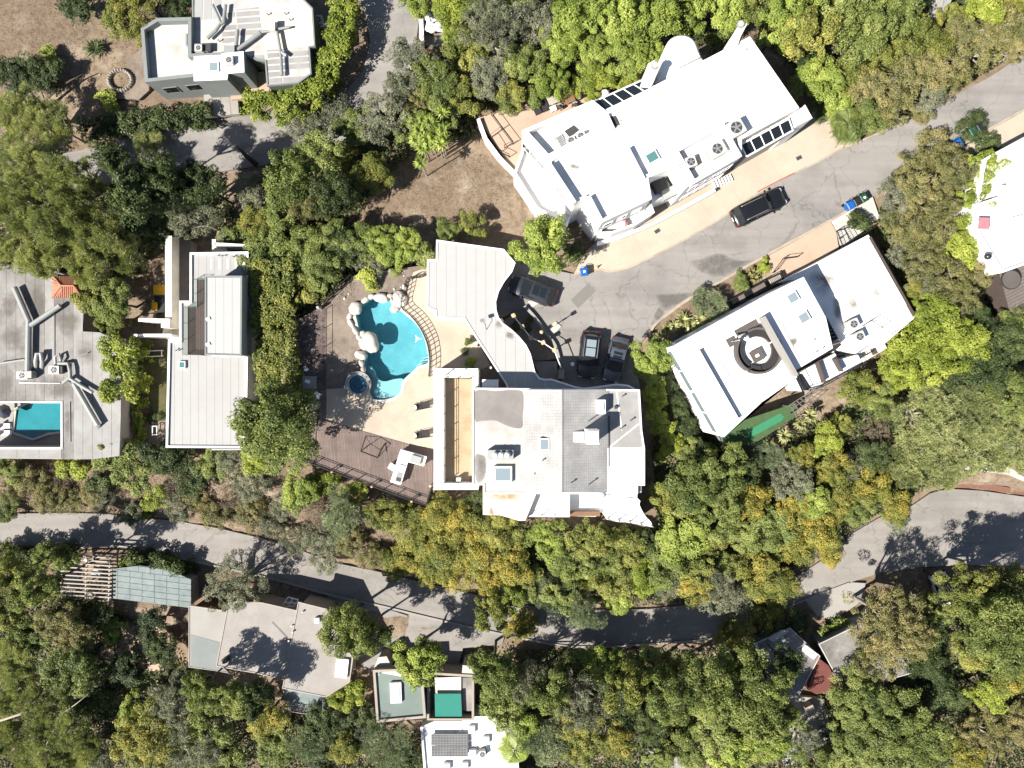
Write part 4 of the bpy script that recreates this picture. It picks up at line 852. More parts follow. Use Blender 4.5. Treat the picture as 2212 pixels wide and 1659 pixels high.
# ------------------------------------------------------------------ far-left house with roof ducts and courtyard pool
lh = thing('house', 'weathered grey roofed house with roof ducts and a courtyard pool', 'house', tuple(P(120, 800, -4)))
LZ = -.6
OUT = [(-60, 560), (100, 580), (160, 600), (181, 640), (181, 661), (179, 716), (215, 718), (262, 740), (261, 900), (258, 985), (200, 992), (-60, 990)]
po = ccw(XY(OUT, LZ)); hole = ccw(XY([(-60, 870), (132.5, 870), (132.5, 966), (-60, 966)], LZ))
O('wall', MB().prism(ccw(XY([(-60, 560), (100, 580), (160, 600), (181, 640), (181, 661), (179, 716), (215, 718), (262, 740), (261, 900), (258, 985), (200, 992), (134, 992), (134, 869), (-60, 869)], LZ)), -4.4, LZ - .06), 'tan_wall', lh)
O('courtyard_wall', MB().prism(XY([(-60, 967), (133, 967), (133, 992), (-60, 990)], LZ), -4.4, LZ - .06), 'tan_wall', lh)
ROOFP = [(-60, 560), (100, 580), (160, 600), (181, 640), (181, 661), (179, 716), (215, 718), (262, 740), (261, 900), (258, 985), (200, 992), (133, 992), (133, 868), (-60, 868)]
for q in strips(ccw(XY(ROOFP, LZ)), R(90), .95, .025): O('roof_sheet', MB().prism(q, LZ - .05, LZ + .02 + rnd.random() * .006), rnd.choice(['weathered_membrane', 'weathered_membrane', 'grey_membrane']), lh)
for q in strips(ccw(XY([(-60, 968), (132.5, 968), (132.5, 990), (-60, 989)], LZ)), R(90), 2.2, .02): O('roof_sheet', MB().prism(q, LZ - .05, LZ + .02), 'grey_membrane', lh)
O('roof_edge', MB().ring(inset(hole, -.16), hole, LZ - .1, LZ + .1), 'white_membrane', lh)
pave('courtyard', [(-60, 869), (133, 869), (133, 967), (-60, 967)], -3.6, 'concrete', .4)
# hipped terracotta roof over its entry
e = [(114, 596), (178, 598), (178, 644), (112, 643)]; rd = [(132, 617), (160, 617)]
v = [tuple(P(*a, LZ + .3)) for a in e] + [tuple(P(*a, LZ + 1.1)) for a in rd]
tr = O('tile_roof', MB().add(v, [(0, 1, 5, 4), (1, 2, 5), (2, 3, 4, 5), (3, 0, 4)]), 'terracotta', lh)
m = MB()
for k in range(15):
    f = k / 14; x = 116 + f * 60
    for yy, ye in ((617, 597), (617, 643)):
        xt = min(max(x, 132), 160); m.tube([P(xt, 617, LZ + 1.13), P(x, ye, LZ + .33)], .07, 5)
for k in range(5):
    f = .15 + k * .17; m.tube([P(132 , 617, LZ + 1.13), P(113, 597 + 46 * f, LZ + .33)], .07, 5)
o = O('roof_tiles', m, 'terracotta', tr); o['kind'] = 'stuff'
O('ridge', MB().tube([P(114, 596, LZ + .36), P(132, 617, LZ + 1.2), P(160, 617, LZ + 1.2)], .1, 6), 'terracotta', lh); O('ridge', MB().tube([P(112, 643, LZ + .36), P(132, 617, LZ + 1.18)], .1, 6), 'terracotta', lh)
zd = LZ + .55
pipe(lh, [(31, 621, zd), (62, 692, zd), (60, 803, zd)], .27); pipe(lh, [(130, 660, zd), (66, 703, zd)], .24)
pipe(lh, [(160, 829, zd), (212, 919, zd), (212, 921, LZ)], .26); pipe(lh, [(125, 785, zd), (147, 785, zd), (151, 800, zd), (152, 818, zd), (178, 835, zd), (200, 848, zd)], .18); pipe(lh, [(151, 815, zd), (135, 828, zd)], .18)
pipe(lh, [(78, 797, LZ), (77, 780, zd), (80, 764, zd + .1), (88, 763, zd + .1), (91, 780, zd), (90, 796, LZ)], .2); pipe(lh, [(120, 792, LZ + .3), (119, 770, zd), (128, 765, zd), (131, 776, zd), (131, 790, LZ + .2)], .13)
pipe(lh, [(0, 785, LZ + .3), (54, 777, LZ + .3)], .12); pipe(lh, [(42, 827, LZ + .12), (130, 828, LZ + .12)], .05, 'white_paint', 'conduit'); pipe(lh, [(140, 780, LZ + .2), (190, 762, LZ + .25)], .05, 'grey_metal', 'conduit'); pipe(lh, [(117, 660, LZ + .1), (117, 780, LZ + .1)], .03, 'grey_metal', 'conduit'); pipe(lh, [(151, 868, LZ + .08), (152, 955, LZ + .08)], .035, 'grey_metal', 'conduit'); pipe(lh, [(66, 715, zd - .1), (67, 795, zd - .1)], .08, 'grey_metal', 'conduit')
ac_unit('square air conditioner at the foot of the forked roof duct', 47, 811, LZ, 1.1, .75, .8); ac_unit('square air conditioner beside the looped roof duct', 116, 799, LZ, 1.0, .8, .8)
boxF('duct_box', 61, 809, .6, .7, LZ, LZ + .9, 'duct', lh); boxF('duct_box', 130, 798, .4, .6, LZ, LZ + .7, 'ac_dark', lh)
O('sunken_court', MB().prism(XY([(182, 660), (245, 665), (245, 716), (181, 716)], -3), -3.6, -3), 'dark_wood', None, kind='structure')
PW = XY([(71, 871), (136, 871), (136, 931), (104, 935), (71, 947), (30, 933), (36, 885), (60, 873)], -3.4)
t = thing('swimming_pool', 'small angular blue pool sunk in the courtyard at the left edge', 'swimming pool', tuple(P(80, 905, -3.6)))
PW = ccw(PW); O('basin', MB().prism(PW, -3.59, -3.52), 'plaster_teal', t); O('coping', MB().ring(inset(PW, -.22), PW, -3.59, -3.34), 'pale_concrete', t); O('water', MB().prism(inset(PW, .01), -3.44, -3.42), 'water', t)
t = thing('parasol', 'folded dark blue parasol at the edge of the courtyard pool', 'parasol', tuple(P(6, 888, -3.6)))
q = P(6, 889, -1.8); O('pole', MB().cyl(q, .03, -3.6, -1.6, 8), 'grey_metal', t); O('canopy', MB().cyl(q, .75, -2.0, -1.6, 8, .05), 'paint_charcoal', t)
for i, (x, y) in enumerate(((10, 920), (11, 935))):
    t = thing('lounge_chair', ('upper' if i == 0 else 'lower') + ' white lounge chair beside the courtyard pool', 'chair', tuple(P(x, y, -3.6)), 'courtyard loungers')
    q = P(x, y, -3.2); O('seat', MB().box((q.x, q.y, -3.3), (1.2, .5, .08)), 'white_paint', t); O('backrest', MB().box((q.x - .55, q.y, -3.05), (.1, .5, .5)), 'white_paint', t)
    for dx in (-.5, .5):
        for dy in (-.2, .2): O('leg', MB().box((q.x + dx, q.y + dy, -3.46), (.05, .05, .26)), 'white_paint', t)

for pts in ([(1028, 985), (1045, 980), (1052, 1000), (1048, 1035), (1032, 1040)], [(1075, 690), (1090, 700), (1080, 712), (1068, 704)], [(1095, 715), (1112, 722), (1108, 735), (1092, 728)]):
    stain('roof_stain', smooth(pts, 3), 3.18 if pts[0][1] < 800 and pts[0][0] < 1120 else ZR + .06, 'roof_grime', mh, .7)
for pts in ([(1050, 1060), (1090, 1056), (1130, 1066), (1120, 1084), (1060, 1082)], [(1060, 1090), (1070, 1115), (1055, 1110)]): stain('roof_stain', smooth(pts, 3), 3.606, 'rust_grime', mh, .7)
for pts in ([(1255, 1010), (1285, 1000), (1290, 1016), (1262, 1022)],): pass
for pts in ([(5, 640), (30, 630), (40, 660), (15, 690)], [(10, 700), (40, 690), (50, 740), (20, 770), (5, 740)], [(70, 620), (100, 640), (95, 690), (75, 680)], [(120, 690), (170, 670), (175, 710), (140, 730)], [(90, 810), (140, 815), (150, 850), (110, 866), (85, 850)], [(0, 800), (30, 800), (28, 850), (0, 860)], [(160, 740), (200, 735), (205, 780), (170, 790)], [(140, 870), (160, 880), (158, 940), (140, 950)]):
    stain('roof_stain', smooth(pts, 4), LZ + .032, 'roof_grime', lh, .8)
# ------------------------------------------------------------------ top-left house
tl = thing('house', 'old flat roofed house with patched roof sheets in the upper left', 'house', tuple(P(500, 110, -4)))
TZ = .6
WEST = [(313, 69), (347, 48), (420, 46), (420, 124), (490, 122), (490, 165), (330, 183), (322, 184)]
p = ccw(XY(WEST, TZ)); O('wall', MB().prism(p, -3.4, TZ - .04), 'grey_wall', tl); O('roof', MB().prism(inset(p, .02), TZ - .04, TZ), 'old_white_membrane', tl); O('parapet', MB().ring(inset(p, -.03), inset(p, .3), TZ - .2, TZ + .75), 'grey_wall', tl)
m = ccw(XY([(420, 123), (478, 120), (480, 117), (525, 112), (527, 155), (492, 158), (490, 171), (420, 174)], TZ + .9)); O('wall', MB().prism(m, -3.4, TZ + .85), 'grey_wall', tl); O('roof', MB().prism(inset(m, -.05), TZ + .85, TZ + .93), 'white_membrane', tl)
EAST = [(416, -60), (600, -60), (658, 2), (675, 19), (680, 100), (668, 102), (672, 160), (645, 179), (578, 185), (574, 132), (553, 129), (524, 116), (478, 116), (418, 118)]
p = ccw(XY(EAST, TZ)); O('wall', MB().prism(p, -3.4, TZ - .05), 'green_wall', tl)
O('roof', MB().prism(inset(p, -.04), TZ - .05, TZ + .0), 'old_white_membrane', tl)
CREAM = ccw(XY([(563, 12), (658, 3), (675, 20), (680, 100), (572, 106)], TZ)); O('roof_sheet', MB().prism(CREAM, TZ + .004, TZ + .03), 'cream_membrane', tl)
for reg, ang in ((ccw(XY([(480, 25), (560, 15), (570, 106), (573, 130), (553, 127), (526, 114), (480, 114)], TZ)), R(4)), (ccw(XY([(577, 108), (667, 103), (671, 159), (645, 176), (581, 182)], TZ)), R(4))):
    for i, a in enumerate(strips(reg, ang, .62, .16)):
        for j, b in enumerate(strips(a, ang + math.pi / 2, 2.4, .16)):
            if rnd.random() < .88: O('roof_sheet', MB().prism(b, TZ + .004, TZ + .025), 'grey_membrane', tl)
for a in strips(ccw(XY([(418, -30), (478, -30), (478, 40), (418, 44)], TZ)), R(88), .9, .12): O('roof_sheet', MB().prism(a, TZ + .004, TZ + .025), 'pale_panel', tl)
O('roof_edge', MB().ring(inset(p, -.06), inset(p, .09), TZ - .2, TZ + .1), 'grey_wall', tl)
zd = TZ + .5
pipe(tl, [(459, 11, zd), (477, 50, zd), (466, 66, zd), (448, 83, zd)], .17); pipe(tl, [(487, 10, zd), (483, 48, zd), (477, 52, zd)], .17); pipe(tl, [(513, 64, zd), (509, 110, zd), (508, 132, zd)], .19); pipe(tl, [(562, 71, zd), (511, 109, zd)], .19)
pipe(tl, [(559, 70, zd), (590, 65, zd), (625, 58, zd)], .12); pipe(tl, [(598, 68, zd), (606, 112, zd), (609, 163, zd)], .16); pipe(tl, [(606, 111, zd), (619, 120, zd)], .16); pipe(tl, [(404, 74, zd), (404, 98, zd), (412, 110, zd)], .18)
boxF('vent_box', 587, 55, .6, .9, TZ, TZ + .9, 'ac_case', tl); boxF('vent_box', 432, 103, 1.5, .8, TZ, TZ + .5, 'grey_metal', tl); boxF('dark_hatch', 446, 102, .8, .8, TZ + .5, TZ + .55, 'ac_dark', tl); boxF('duct_box', 495, 108, 1.0, .9, TZ, TZ + .9, 'duct', tl)
ac_unit('air conditioner on the white block of the upper left house', 494, 129, TZ + .93, .75, .7, .5); ac_unit('air conditioner beside the dark hatch of the upper left house', 428, 103, TZ + .5, .7, .6, .35)
skylight(tl, 461, 144, .95, .95, TZ + .93, .18, 3)
for x, y in ((475, 90), (580, 33), (618, 32), (628, 45), (604, 122)): vent(tl, x, y, TZ, .35)
pw, pe = P(322, 184, TZ), P(490, 165, TZ)
for t_ in (.2, .5, .8): window(tl, pw, pe, t_, 1.3, -.9, 1.1, frame='grey_wall')
pave('terrace', [(492, 175), (580, 150), (640, 182), (600, 210), (500, 215)], -2.3, 'pink_terrace', .5)
pave('path', [(440, 205), (512, 196), (516, 246), (444, 252)], -2.6, 'concrete', .5)
for k in range(1, 4): q = P(440 + k * 19, 226, -2.59); O('path_joint', MB().box((q.x, q.y, -2.592), (.05, 2.2, .01), .1), 'soil', None, kind='structure')
pave('side_yard', [(682, 20), (720, 10), (712, 110), (676, 160), (676, 104)], -2.55, 'soil', .3)
ac_unit('white outdoor unit on the shaded side of the upper left house', 687, 42, -2.5, .8, .9, .8)
O('bench', MB().box((P(696, 53, -2).x, P(696, 53, -2).y, -2.25), (1.1, .35, .5)), 'white_paint', None, False, 'pale bench in the shade beside the upper left house', 'bench')
t = thing('stone_ring', 'low circular stone planter ring on the dry lawn', 'stone ring', tuple(P(258, 172, -2.4)))
for k in range(26):
    a = k * 2 * math.pi / 26; q = P(258 + 25 * math.cos(a), 172 + 22 * math.sin(a), -2.1); g_ = -2.5
    O('stone', MB().blob((q.x, q.y, g_ + .2), (.2, .17, .32), k, .2, 8, 6, a), 'stone', t)
pave('garden_path', [(270, 128), (318, 100), (322, 195), (300, 215), (240, 212), (235, 200), (285, 190)], -2.4, 'soil', .3)
# walled yard with white debris bags by the lane
t = thing('retaining_wall', 'cream retaining wall beside the upper lane', 'wall', tuple(P(910, 60, -5))); O('body', MB().prism(XY([(905, 24), (912, 24), (915, 95), (908, 97)], -2.2), -5, -2.2), 'cream_wall', t); O('cap', MB().prism(XY([(904, 23), (913, 23), (916, 96), (907, 98)], -2.15), -2.198, -2.13), 'white_stucco', t)
pave('yard', [(914, 22), (975, 22), (980, 100), (916, 100)], -3.3, 'asphalt', .5)
t = thing('trailer', 'open trailer heaped with white bags behind the cream wall', 'trailer', tuple(P(934, 45, -3.3)))
q = P(934, 45, -2.6); O('bed', MB().box((q.x, q.y, -2.8), (2.2, 2.0, .12), .12), 'grey_metal', t)
for dx, dy, sx, sy in ((0, 1.0, 2.2, .06), (0, -1.0, 2.2, .06), (1.1, 0, .06, 2.0), (-1.1, 0, .06, 2.0)): O('side_board', MB().box((q.x + dx, q.y + dy, -2.55), (sx, sy, .5), 0), 'white_paint', t)
for dx in (-.9, .9): O('wheel', MB().tube([(q.x + dx - .1, q.y, -3.05), (q.x + dx + .1, q.y, -3.05)], .26, 12), 'tyre', t)
SK = sorted([(920 + rnd.random() * 26, 30 + rnd.random() * 32) for _ in range(9)])
for i in range(9):
    q2 = P(*SK[i], -2.2); O('sack', MB().blob((q2.x, q2.y, -2.55), (.42, .34, .32), i, .35, 12, 8, rnd.random() * 3), 'white_paint', None, True, 'crumpled white sack in the open trailer, ' + ORD[i + 1] + ' from the cream wall', 'sack', 'white sacks in the trailer')
t = thing('shed', 'small pale roofed shed hidden among trees at the top edge', 'shed', tuple(P(2040, 10, -1.5))); O('wall', MB().prism(XY([(2040, 0), (2052, -6), (2062, -30), (2046, -30), (2036, 22), (2044, 24)], 1.0), -2.5, .9), 'pale_concrete', t); O('roof', MB().prism(XY([(2036, 24), (2048, 24), (2066, -30), (2046, -30)], 1.1), .9, 1.05), 'grey_membrane', t)

# ------------------------------------------------------------------ white modern building by the street
wb = thing('building', 'large bright white building with rounded bay along the street', 'building', tuple(P(1450, 300, 0)))
WZ = 7.4
MAIN = [(1180, 350), (1241, 442), (1262, 432), (1299, 482), (1405, 432), (1397, 386), (1457, 362), (1483, 405), (1498, 397), (1598, 340), (1598, 304), (1721, 237), (1616, 85), (1416, 188), (1304, 247), (1318, 277)]
p = ccw(XY(MAIN, WZ)); O('wall', MB().prism(p, -1.8, WZ - .03), 'white_stucco', wb); O('roof', MB().prism(inset(p, .01), WZ - .03, WZ + .01), 'white_membrane', wb); O('parapet', MB().ring(inset(p, -.03), inset(p, .26), WZ - .1, WZ + .45), 'white_stucco', wb)
def curb(root, a, b, z, h, w=.25, mat='white_stucco', name='roof_curb'):
    u, v = P(*a, z + h), P(*b, z + h); d = v - u; return O(name, MB().box(((u.x + v.x) / 2, (u.y + v.y) / 2, z + h / 2), (d.length, w, h), math.atan2(d.y, d.x)), mat, root)
curb(wb, (1186, 352), (1242, 438), WZ + .02, 1.0, .3); curb(wb, (1356, 318), (1391, 386), WZ + .02, .75); curb(wb, (1272, 423), (1299, 474), WZ + .02, .7)
WING2 = [(1128.5, 290), (1278, 226), (1304, 247), (1319, 277), (1182, 349)]
p = ccw(XY(WING2, 6.2)); O('wall', MB().prism(p, -1.8, 6.17), 'white_stucco', wb); O('roof', MB().prism(inset(p, .01), 6.17, 6.21), 'white_membrane', wb); O('parapet', MB().ring(inset(p, -.03), inset(p, .3), 6.1, 7.15), 'white_stucco', wb)
p = ccw(XY([(1110, 378), (1137, 302), (1180, 352), (1241, 444), (1224, 492), (1158, 454)], 2.4)); O('lower_wall', MB().prism(p, -2, 2.4), 'white_stucco', wb); O('lower_parapet', MB().ring(inset(p, -.03), inset(p, .2), 2.3, 3.0), 'white_stucco', wb)
# rounded bay
bay = [(1410, 187), (1441, 110)] + [(1473 + 34 * math.cos(R(a)), 102 - 29 * math.sin(R(a)) ) for a in range(165, 14, -15)] + [(1516, 122), (1524, 131)]
p = ccw(XY(bay, 6.3)); O('bay_wall', MB().prism(p, -1.8, 6.1), 'white_stucco', wb)
pi1, pi2 = inset(p, .18), inset(p, .4); n = len(p)
O('bay_roof', MB().loft([[(x, y, 6.1) for x, y in p], [(x, y, 6.28) for x, y in pi1], [(x, y, 6.36) for x, y in pi2]]), 'white_membrane', wb, True)
curb(wb, (1464, 142), (1510, 119), 6.36, .5, .35)
for lab, pts, fl in (('a', [(1573, 90), (1585, 72), (1602, 44), (1614, 52), (1600, 78), (1594, 96)], (1600, 52)), ('b', [(1389, 172), (1400, 138), (1413, 130), (1422, 146), (1412, 176)], (1415, 141))):
    ch = O('chimney', MB().prism(XY(pts, 8.2), -1, 8.2), 'white_stucco', wb); q = P(*fl, 8.4); O('flue', MB().cyl(q, .32, 8.2, 8.45, 16), 'grey_membrane', ch); O('flue_mouth', MB().cyl(q, .22, 8.45, 8.47, 14), 'cream_membrane', ch)
# glazed lean-to roofs
def glazed(name, inner, outer, z0, z1, n, pane):
    a = [P(*inner[0], z0).lerp(P(*inner[1], z0), i / n) for i in range(n + 1)]; b = [P(*outer[0], z1).lerp(P(*outer[1], z1), i / n) for i in range(n + 1)]
    g = O(name, MB().tube([a[0], a[-1]], .09, 4).tube([b[0], b[-1]], .09, 4), 'white_paint', wb)
    for i in range(n + 1): O('mullion', MB().tube([a[i], b[i]], .06, 4), 'white_paint', g)
    for i in range(n): O('pane', MB().add([a[i], a[i + 1], b[i + 1], b[i]], [(0, 1, 2, 3)]), pane, g)
    f = [P(*inner[0], z0 - 2.6), P(*inner[1], z0 - 2.6), P(*outer[1], z0 - 2.6), P(*outer[0], z0 - 2.6)]
    O(name + '_room', MB().prism([q[:2] for q in f], -1, z0 - 2.6), 'grey_metal', wb)
glazed('glazed_roof', (inner := ((1303, 241), (1416, 187)))[0:2], ((1280, 221), (1390, 172)), 6.9, 6.3, 5, 'glass_dark'); glazed('glazed_roof', ((1600, 312), (1704, 256)), ((1613, 338), (1713, 281)), 6.9, 6.4, 5, 'glass_dark')
O('corner_block', MB().prism(XY([(1709, 247), (1739, 226), (1755, 255), (1721, 272)], 6.8), -.5, 6.8), 'white_stucco', wb)
# sunken service well and stair notch, roof plant
O('service_well', MB().ring(ccw(XY([(1456, 324), (1563, 265), (1603, 337), (1498, 397)], WZ + .9)), inset(XY([(1456, 324), (1563, 265), (1603, 337), (1498, 397)], WZ + .9), .3), WZ - .4, WZ + .9), 'white_stucco', wb)
O('well_floor', MB().prism(inset(XY([(1456, 324), (1563, 265), (1603, 337), (1498, 397)], WZ + .9), .28), WZ + .012, WZ + .03), 'white_membrane', wb)
O('floor_stain', MB().prism(XY(smooth([(1500, 352), (1515, 322), (1527, 320), (1533, 345), (1518, 362)], 3), WZ), WZ + .033, WZ + .036), 'cream_membrane', wb)
O('stairwell', MB().prism(XY([(1399, 388), (1456, 365), (1482, 408), (1408, 438)], 4), 1, 4.2), 'white_membrane', wb)
O('stair_hood', MB().prism(XY([(1407, 392), (1434, 380), (1448, 402), (1420, 416)], 5.2), 4.2, 5.2), 'ac_dark', wb); O('stair_cover', MB().prism(XY([(1428, 412), (1460, 398), (1472, 414), (1436, 432)], 5.0), 4.2, 5.0), 'pale_panel', wb)
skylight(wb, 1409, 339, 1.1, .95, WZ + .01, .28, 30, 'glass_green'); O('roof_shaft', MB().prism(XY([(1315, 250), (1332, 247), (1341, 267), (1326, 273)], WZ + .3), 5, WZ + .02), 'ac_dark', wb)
ac_unit('large white air conditioner standing outside the roof service well', 1591, 275, WZ + .02, 1.35, 1.35, 1.2, 30); ac_unit('wide white air conditioner inside the roof service well', 1550, 321, WZ + .03, 1.4, 1.2, .75, 30); ac_unit('small dark fanned air conditioner inside the roof service well', 1493, 349, WZ + .03, .9, .9, .8, 20)
O('roof_mat', MB().prism(XY([(1219, 283), (1239, 270), (1251, 281), (1231, 297)], 6.3), 6.215, 6.3), 'ac_dark', wb)
ac_unit('twin fan air conditioner nearest the grey mat on the low wing', 1234, 303, 6.22, .8, .7, .7, 25, 'low wing air conditioners'); ac_unit('twin fan air conditioner nearest the main roof step on the low wing', 1255, 293, 6.22, .8, .7, .7, 25, 'low wing air conditioners')
for i in range(5):
    pass
t = thing('slatted_lounger', 'slatted white lounger on the low wing roof', 'lounger', tuple(P(1212, 306, 6.22))); a = R(30)
q = P(1211, 306, 6.5)
for k in range(7): O('slat', MB().box((q.x + (k - 3) * .16 * math.cos(a + 1.57), q.y + (k - 3) * .16 * math.sin(a + 1.57), 6.52), (.7, .09, .04), a), 'pale_panel', t)
for s1 in (-.3, .3):
    O('side_rail', MB().box((q.x + s1 * math.cos(a), q.y + s1 * math.sin(a), 6.46), (.06, 1.2, .05), a), 'grey_metal', t)
    for s2 in (-.5, .5): O('leg', MB().box((q.x + s1 * math.cos(a) - s2 * math.sin(a), q.y + s1 * math.sin(a) + s2 * math.cos(a), 6.33), (.05, .05, .22), a), 'grey_metal', t)
# front terrace, street wall, facade openings
O('front_terrace', MB().prism(XY([(1291, 508), (1301, 478), (1401, 432), (1412, 462), (1373, 488), (1321, 507)], 3.0), -.5, 3.0), 'white_membrane', wb)
pt = ccw(XY([(1291, 508), (1301, 478), (1401, 432), (1412, 462), (1373, 488), (1321, 507)], 3.4)); O('terrace_parapet', MB().ring(pt, inset(pt, .2), 2.9, 3.9), 'white_stucco', wb)
for i, (x, y) in enumerate(((1352, 482), (1386, 452))):
    t = thing('flower_tub', ('pink' if i == 0 else 'orange') + ' flower tub on the front terrace of the white building', 'flower tub', tuple(P(x, y, 3.0)))
    q = P(x, y, 3.6); O('pot', MB().cyl(q, .22, 3.0, 3.4, 12, .3), 'white_paint', t)
    for k in range(8): O('bloom', MB().blob((q.x + rnd.uniform(-.3, .3), q.y + rnd.uniform(-.3, .3), 3.5 + rnd.random() * .15), (.12, .12, .1), k, .2, 8, 6), 'pink_cloth' if i == 0 else 'yellow_plastic', t, True)
sw_ = thing('street_wall', 'low white wall between the white building and the sidewalk', 'wall', tuple(P(1400, 490, 0)))
SWP = [(1291, 525), (1340, 512), (1410, 483), (1480, 446), (1545, 410)]
for a, b in zip(SWP, SWP[1:]): curb(sw_, a, b, -.2, 1.3, .32, 'white_stucco', 'wall_section')
vg = thing('vent_grille', 'white slatted grille at the base of the white building', 'grille', tuple(P(1560, 396, .13)))
for k in range(7): curb(vg, (1541 + k * 6, 392 - k * 2.6), (1547 + k * 6, 406 - k * 2.6), .13, .25, .1, 'white_paint', 'slat')
f1, f2 = P(1498, 397, WZ), P(1598, 340, WZ); g1, g2 = P(1598, 304, WZ), P(1721, 237, WZ); h1, h2 = P(1299, 482, WZ), P(1405, 432, WZ)
for (a, b, ts) in ((f1, f2, (.12, .3, .5, .7, .88)), (g1, g2, (.12, .32, .52, .72, .9)), (h1, h2, (.2, .5, .8))):
    for t_ in ts:
        window(wb, a, b, t_, .75, 5.2, 1.2); window(wb, a, b, t_, .75, 2.2, 1.2)
for t_ in (.25, .6): window(wb, P(1180, 350, WZ), P(1241, 442, WZ), t_, 1.3, 5.2, 1.3)
for t_ in (.2, .5, .8): window(wb, P(1128, 290, 6.2), P(1182, 349, 6.2), t_, 1.0, 3.8, 1.2)
# dining terrace west of it
pave('terrace', TERR_W, -1.0, 'pink_terrace', 1.2)
t = thing('terrace_wall', 'white retaining wall below the pink terrace', 'wall', tuple(P(1070, 320, -3)))
for a, b in (((1033, 256), (1050, 300)), ((1050, 300), (1078, 338)), ((1078, 338), (1112, 374))): curb(t, a, b, -3.2, 2.7, .3, 'white_stucco', 'wall_section')
railing('black railing crossing the pink terrace', [(1062, 250), (1084, 280), (1060, 298), (1080, 330), (1100, 340)], -1.0, 1.0, 1.3, r=.03)
railing('black railing along the foot of the white wing', [(1084, 280), (1108, 312), (1090, 320)], -1.0, 1.0, 1.3, r=.03)
def chair(label, px, py, z, rot, mat='dark_wood', seat='cushion_grey', s=1.0, group=None):
    q = P(px, py, z + .45); a = R(rot); t = thing('chair', label, 'chair', (q.x, q.y, z), group); ca, sa = math.cos(a), math.sin(a)
    loc = lambda x, y, zz: (q.x + (x * ca - y * sa) * s, q.y + (x * sa + y * ca) * s, z + zz * s)
    O('seat', MB().box(loc(0, 0, .45), (.5 * s, .5 * s, .08), a, .03), seat, t); O('backrest', MB().box(loc(-.25, 0, .72), (.07 * s, .5 * s, .5 * s), a), mat, t)
    for x in (-.21, .21):
        for y in (-.21, .21): O('leg', MB().box(loc(x, y, .21), (.05, .05, .42 * s), a), mat, t)
    return t
for i, (x, y) in enumerate(((1155, 224), (1172, 217))):
    t = thing('sun_lounger', 'black sun lounger on the pink terrace, ' + ('nearer the terrace corner' if i == 0 else 'nearer the square table'), 'sun lounger', tuple(P(x, y, -1)), 'terrace loungers'); a = R(-64)
    q = P(x + 3, y + 8, -.6); ca, sa = math.cos(a), math.sin(a); O('mattress', MB().box((q.x, q.y, -.66), (1.35, .68, .12), a, .04), 'cushion_dark', t); q2 = P(x - 4, y - 9, -.5); O('backrest', MB().box((q2.x, q2.y, -.5), (.5, .68, .3), a, .04), 'brown_wood', t)
    for dx in (-.6, .6):
        for dy in (-.28, .28): O('leg', MB().box((q.x + dx * ca - dy * sa, q.y + dx * sa + dy * ca, -.86), (.06, .06, .28), a), 'dark_wood', t)
def table(label, px, py, z, w, d, rot, top, leg, h=.75, shelf=None):
    q = P(px, py, z + h); a = R(rot); t = thing('table', label, 'table', (q.x, q.y, z)); ca, sa = math.cos(a), math.sin(a)
    O('table_top', MB().box((q.x, q.y, z + h - .03), (w, d, .06), a), top, t)
    for x in (-w / 2 + .06, w / 2 - .06):
        for y in (-d / 2 + .06, d / 2 - .06): O('leg', MB().box((q.x + x * ca - y * sa, q.y + x * sa + y * ca, z + (h - .06) / 2), (.06, .06, h - .06), a), leg, t)
    return t
table('square pale table beside the black loungers', 1195, 214, -1, 1.15, .9, 22, 'pale_wood', 'dark_wood'); table('dark wooden dining table at the grove edge', 1228, 213, -1, 1.2, .85, 22, 'brown_wood', 'dark_wood'); table('low white side table at the foot of the loungers', 1195, 234, -1, .62, .5, 22, 'white_paint', 'white_paint', .45)
for x, y, r_, l in ((1212, 204, 250, 'behind the square table'), (1226, 197, 260, 'first along the hedge side of the dining table'), (1240, 195, 260, 'second along the hedge side of the dining table'), (1248, 209, 190, 'at the head of the dining table'), (1241, 224, 80, 'on the building side of the dining table'), (1210, 229, 60, 'between the low white table and the dining table'), (1254, 196, 230, 'third along the hedge side of the dining table')):
    chair('pale cushioned chair ' + l, x, y, -1, r_, 'dark_wood', 'tan_gravel', 1.0, 'terrace dining chairs')
t = thing('kettle_grill', 'round white lidded grill beside the glazed roof', 'grill', tuple(P(1308, 200, -1))); q = P(1308, 200, .0)
O('bowl', MB().blob((q.x, q.y, -.2), (.4, .4, .3), 2, 0, 18, 10), 'white_paint', t, True); O('handle', MB().tube([(q.x - .12, q.y, .1), (q.x, q.y, .18), (q.x + .12, q.y, .1)], .03, 6), 'ac_dark', t)
for k in range(3): O('leg', MB().tube([(q.x + .2 * math.cos(k * 2.1), q.y + .2 * math.sin(k * 2.1), -.4), (q.x + .35 * math.cos(k * 2.1), q.y + .35 * math.sin(k * 2.1), -1)], .025, 6), 'black_metal', t)

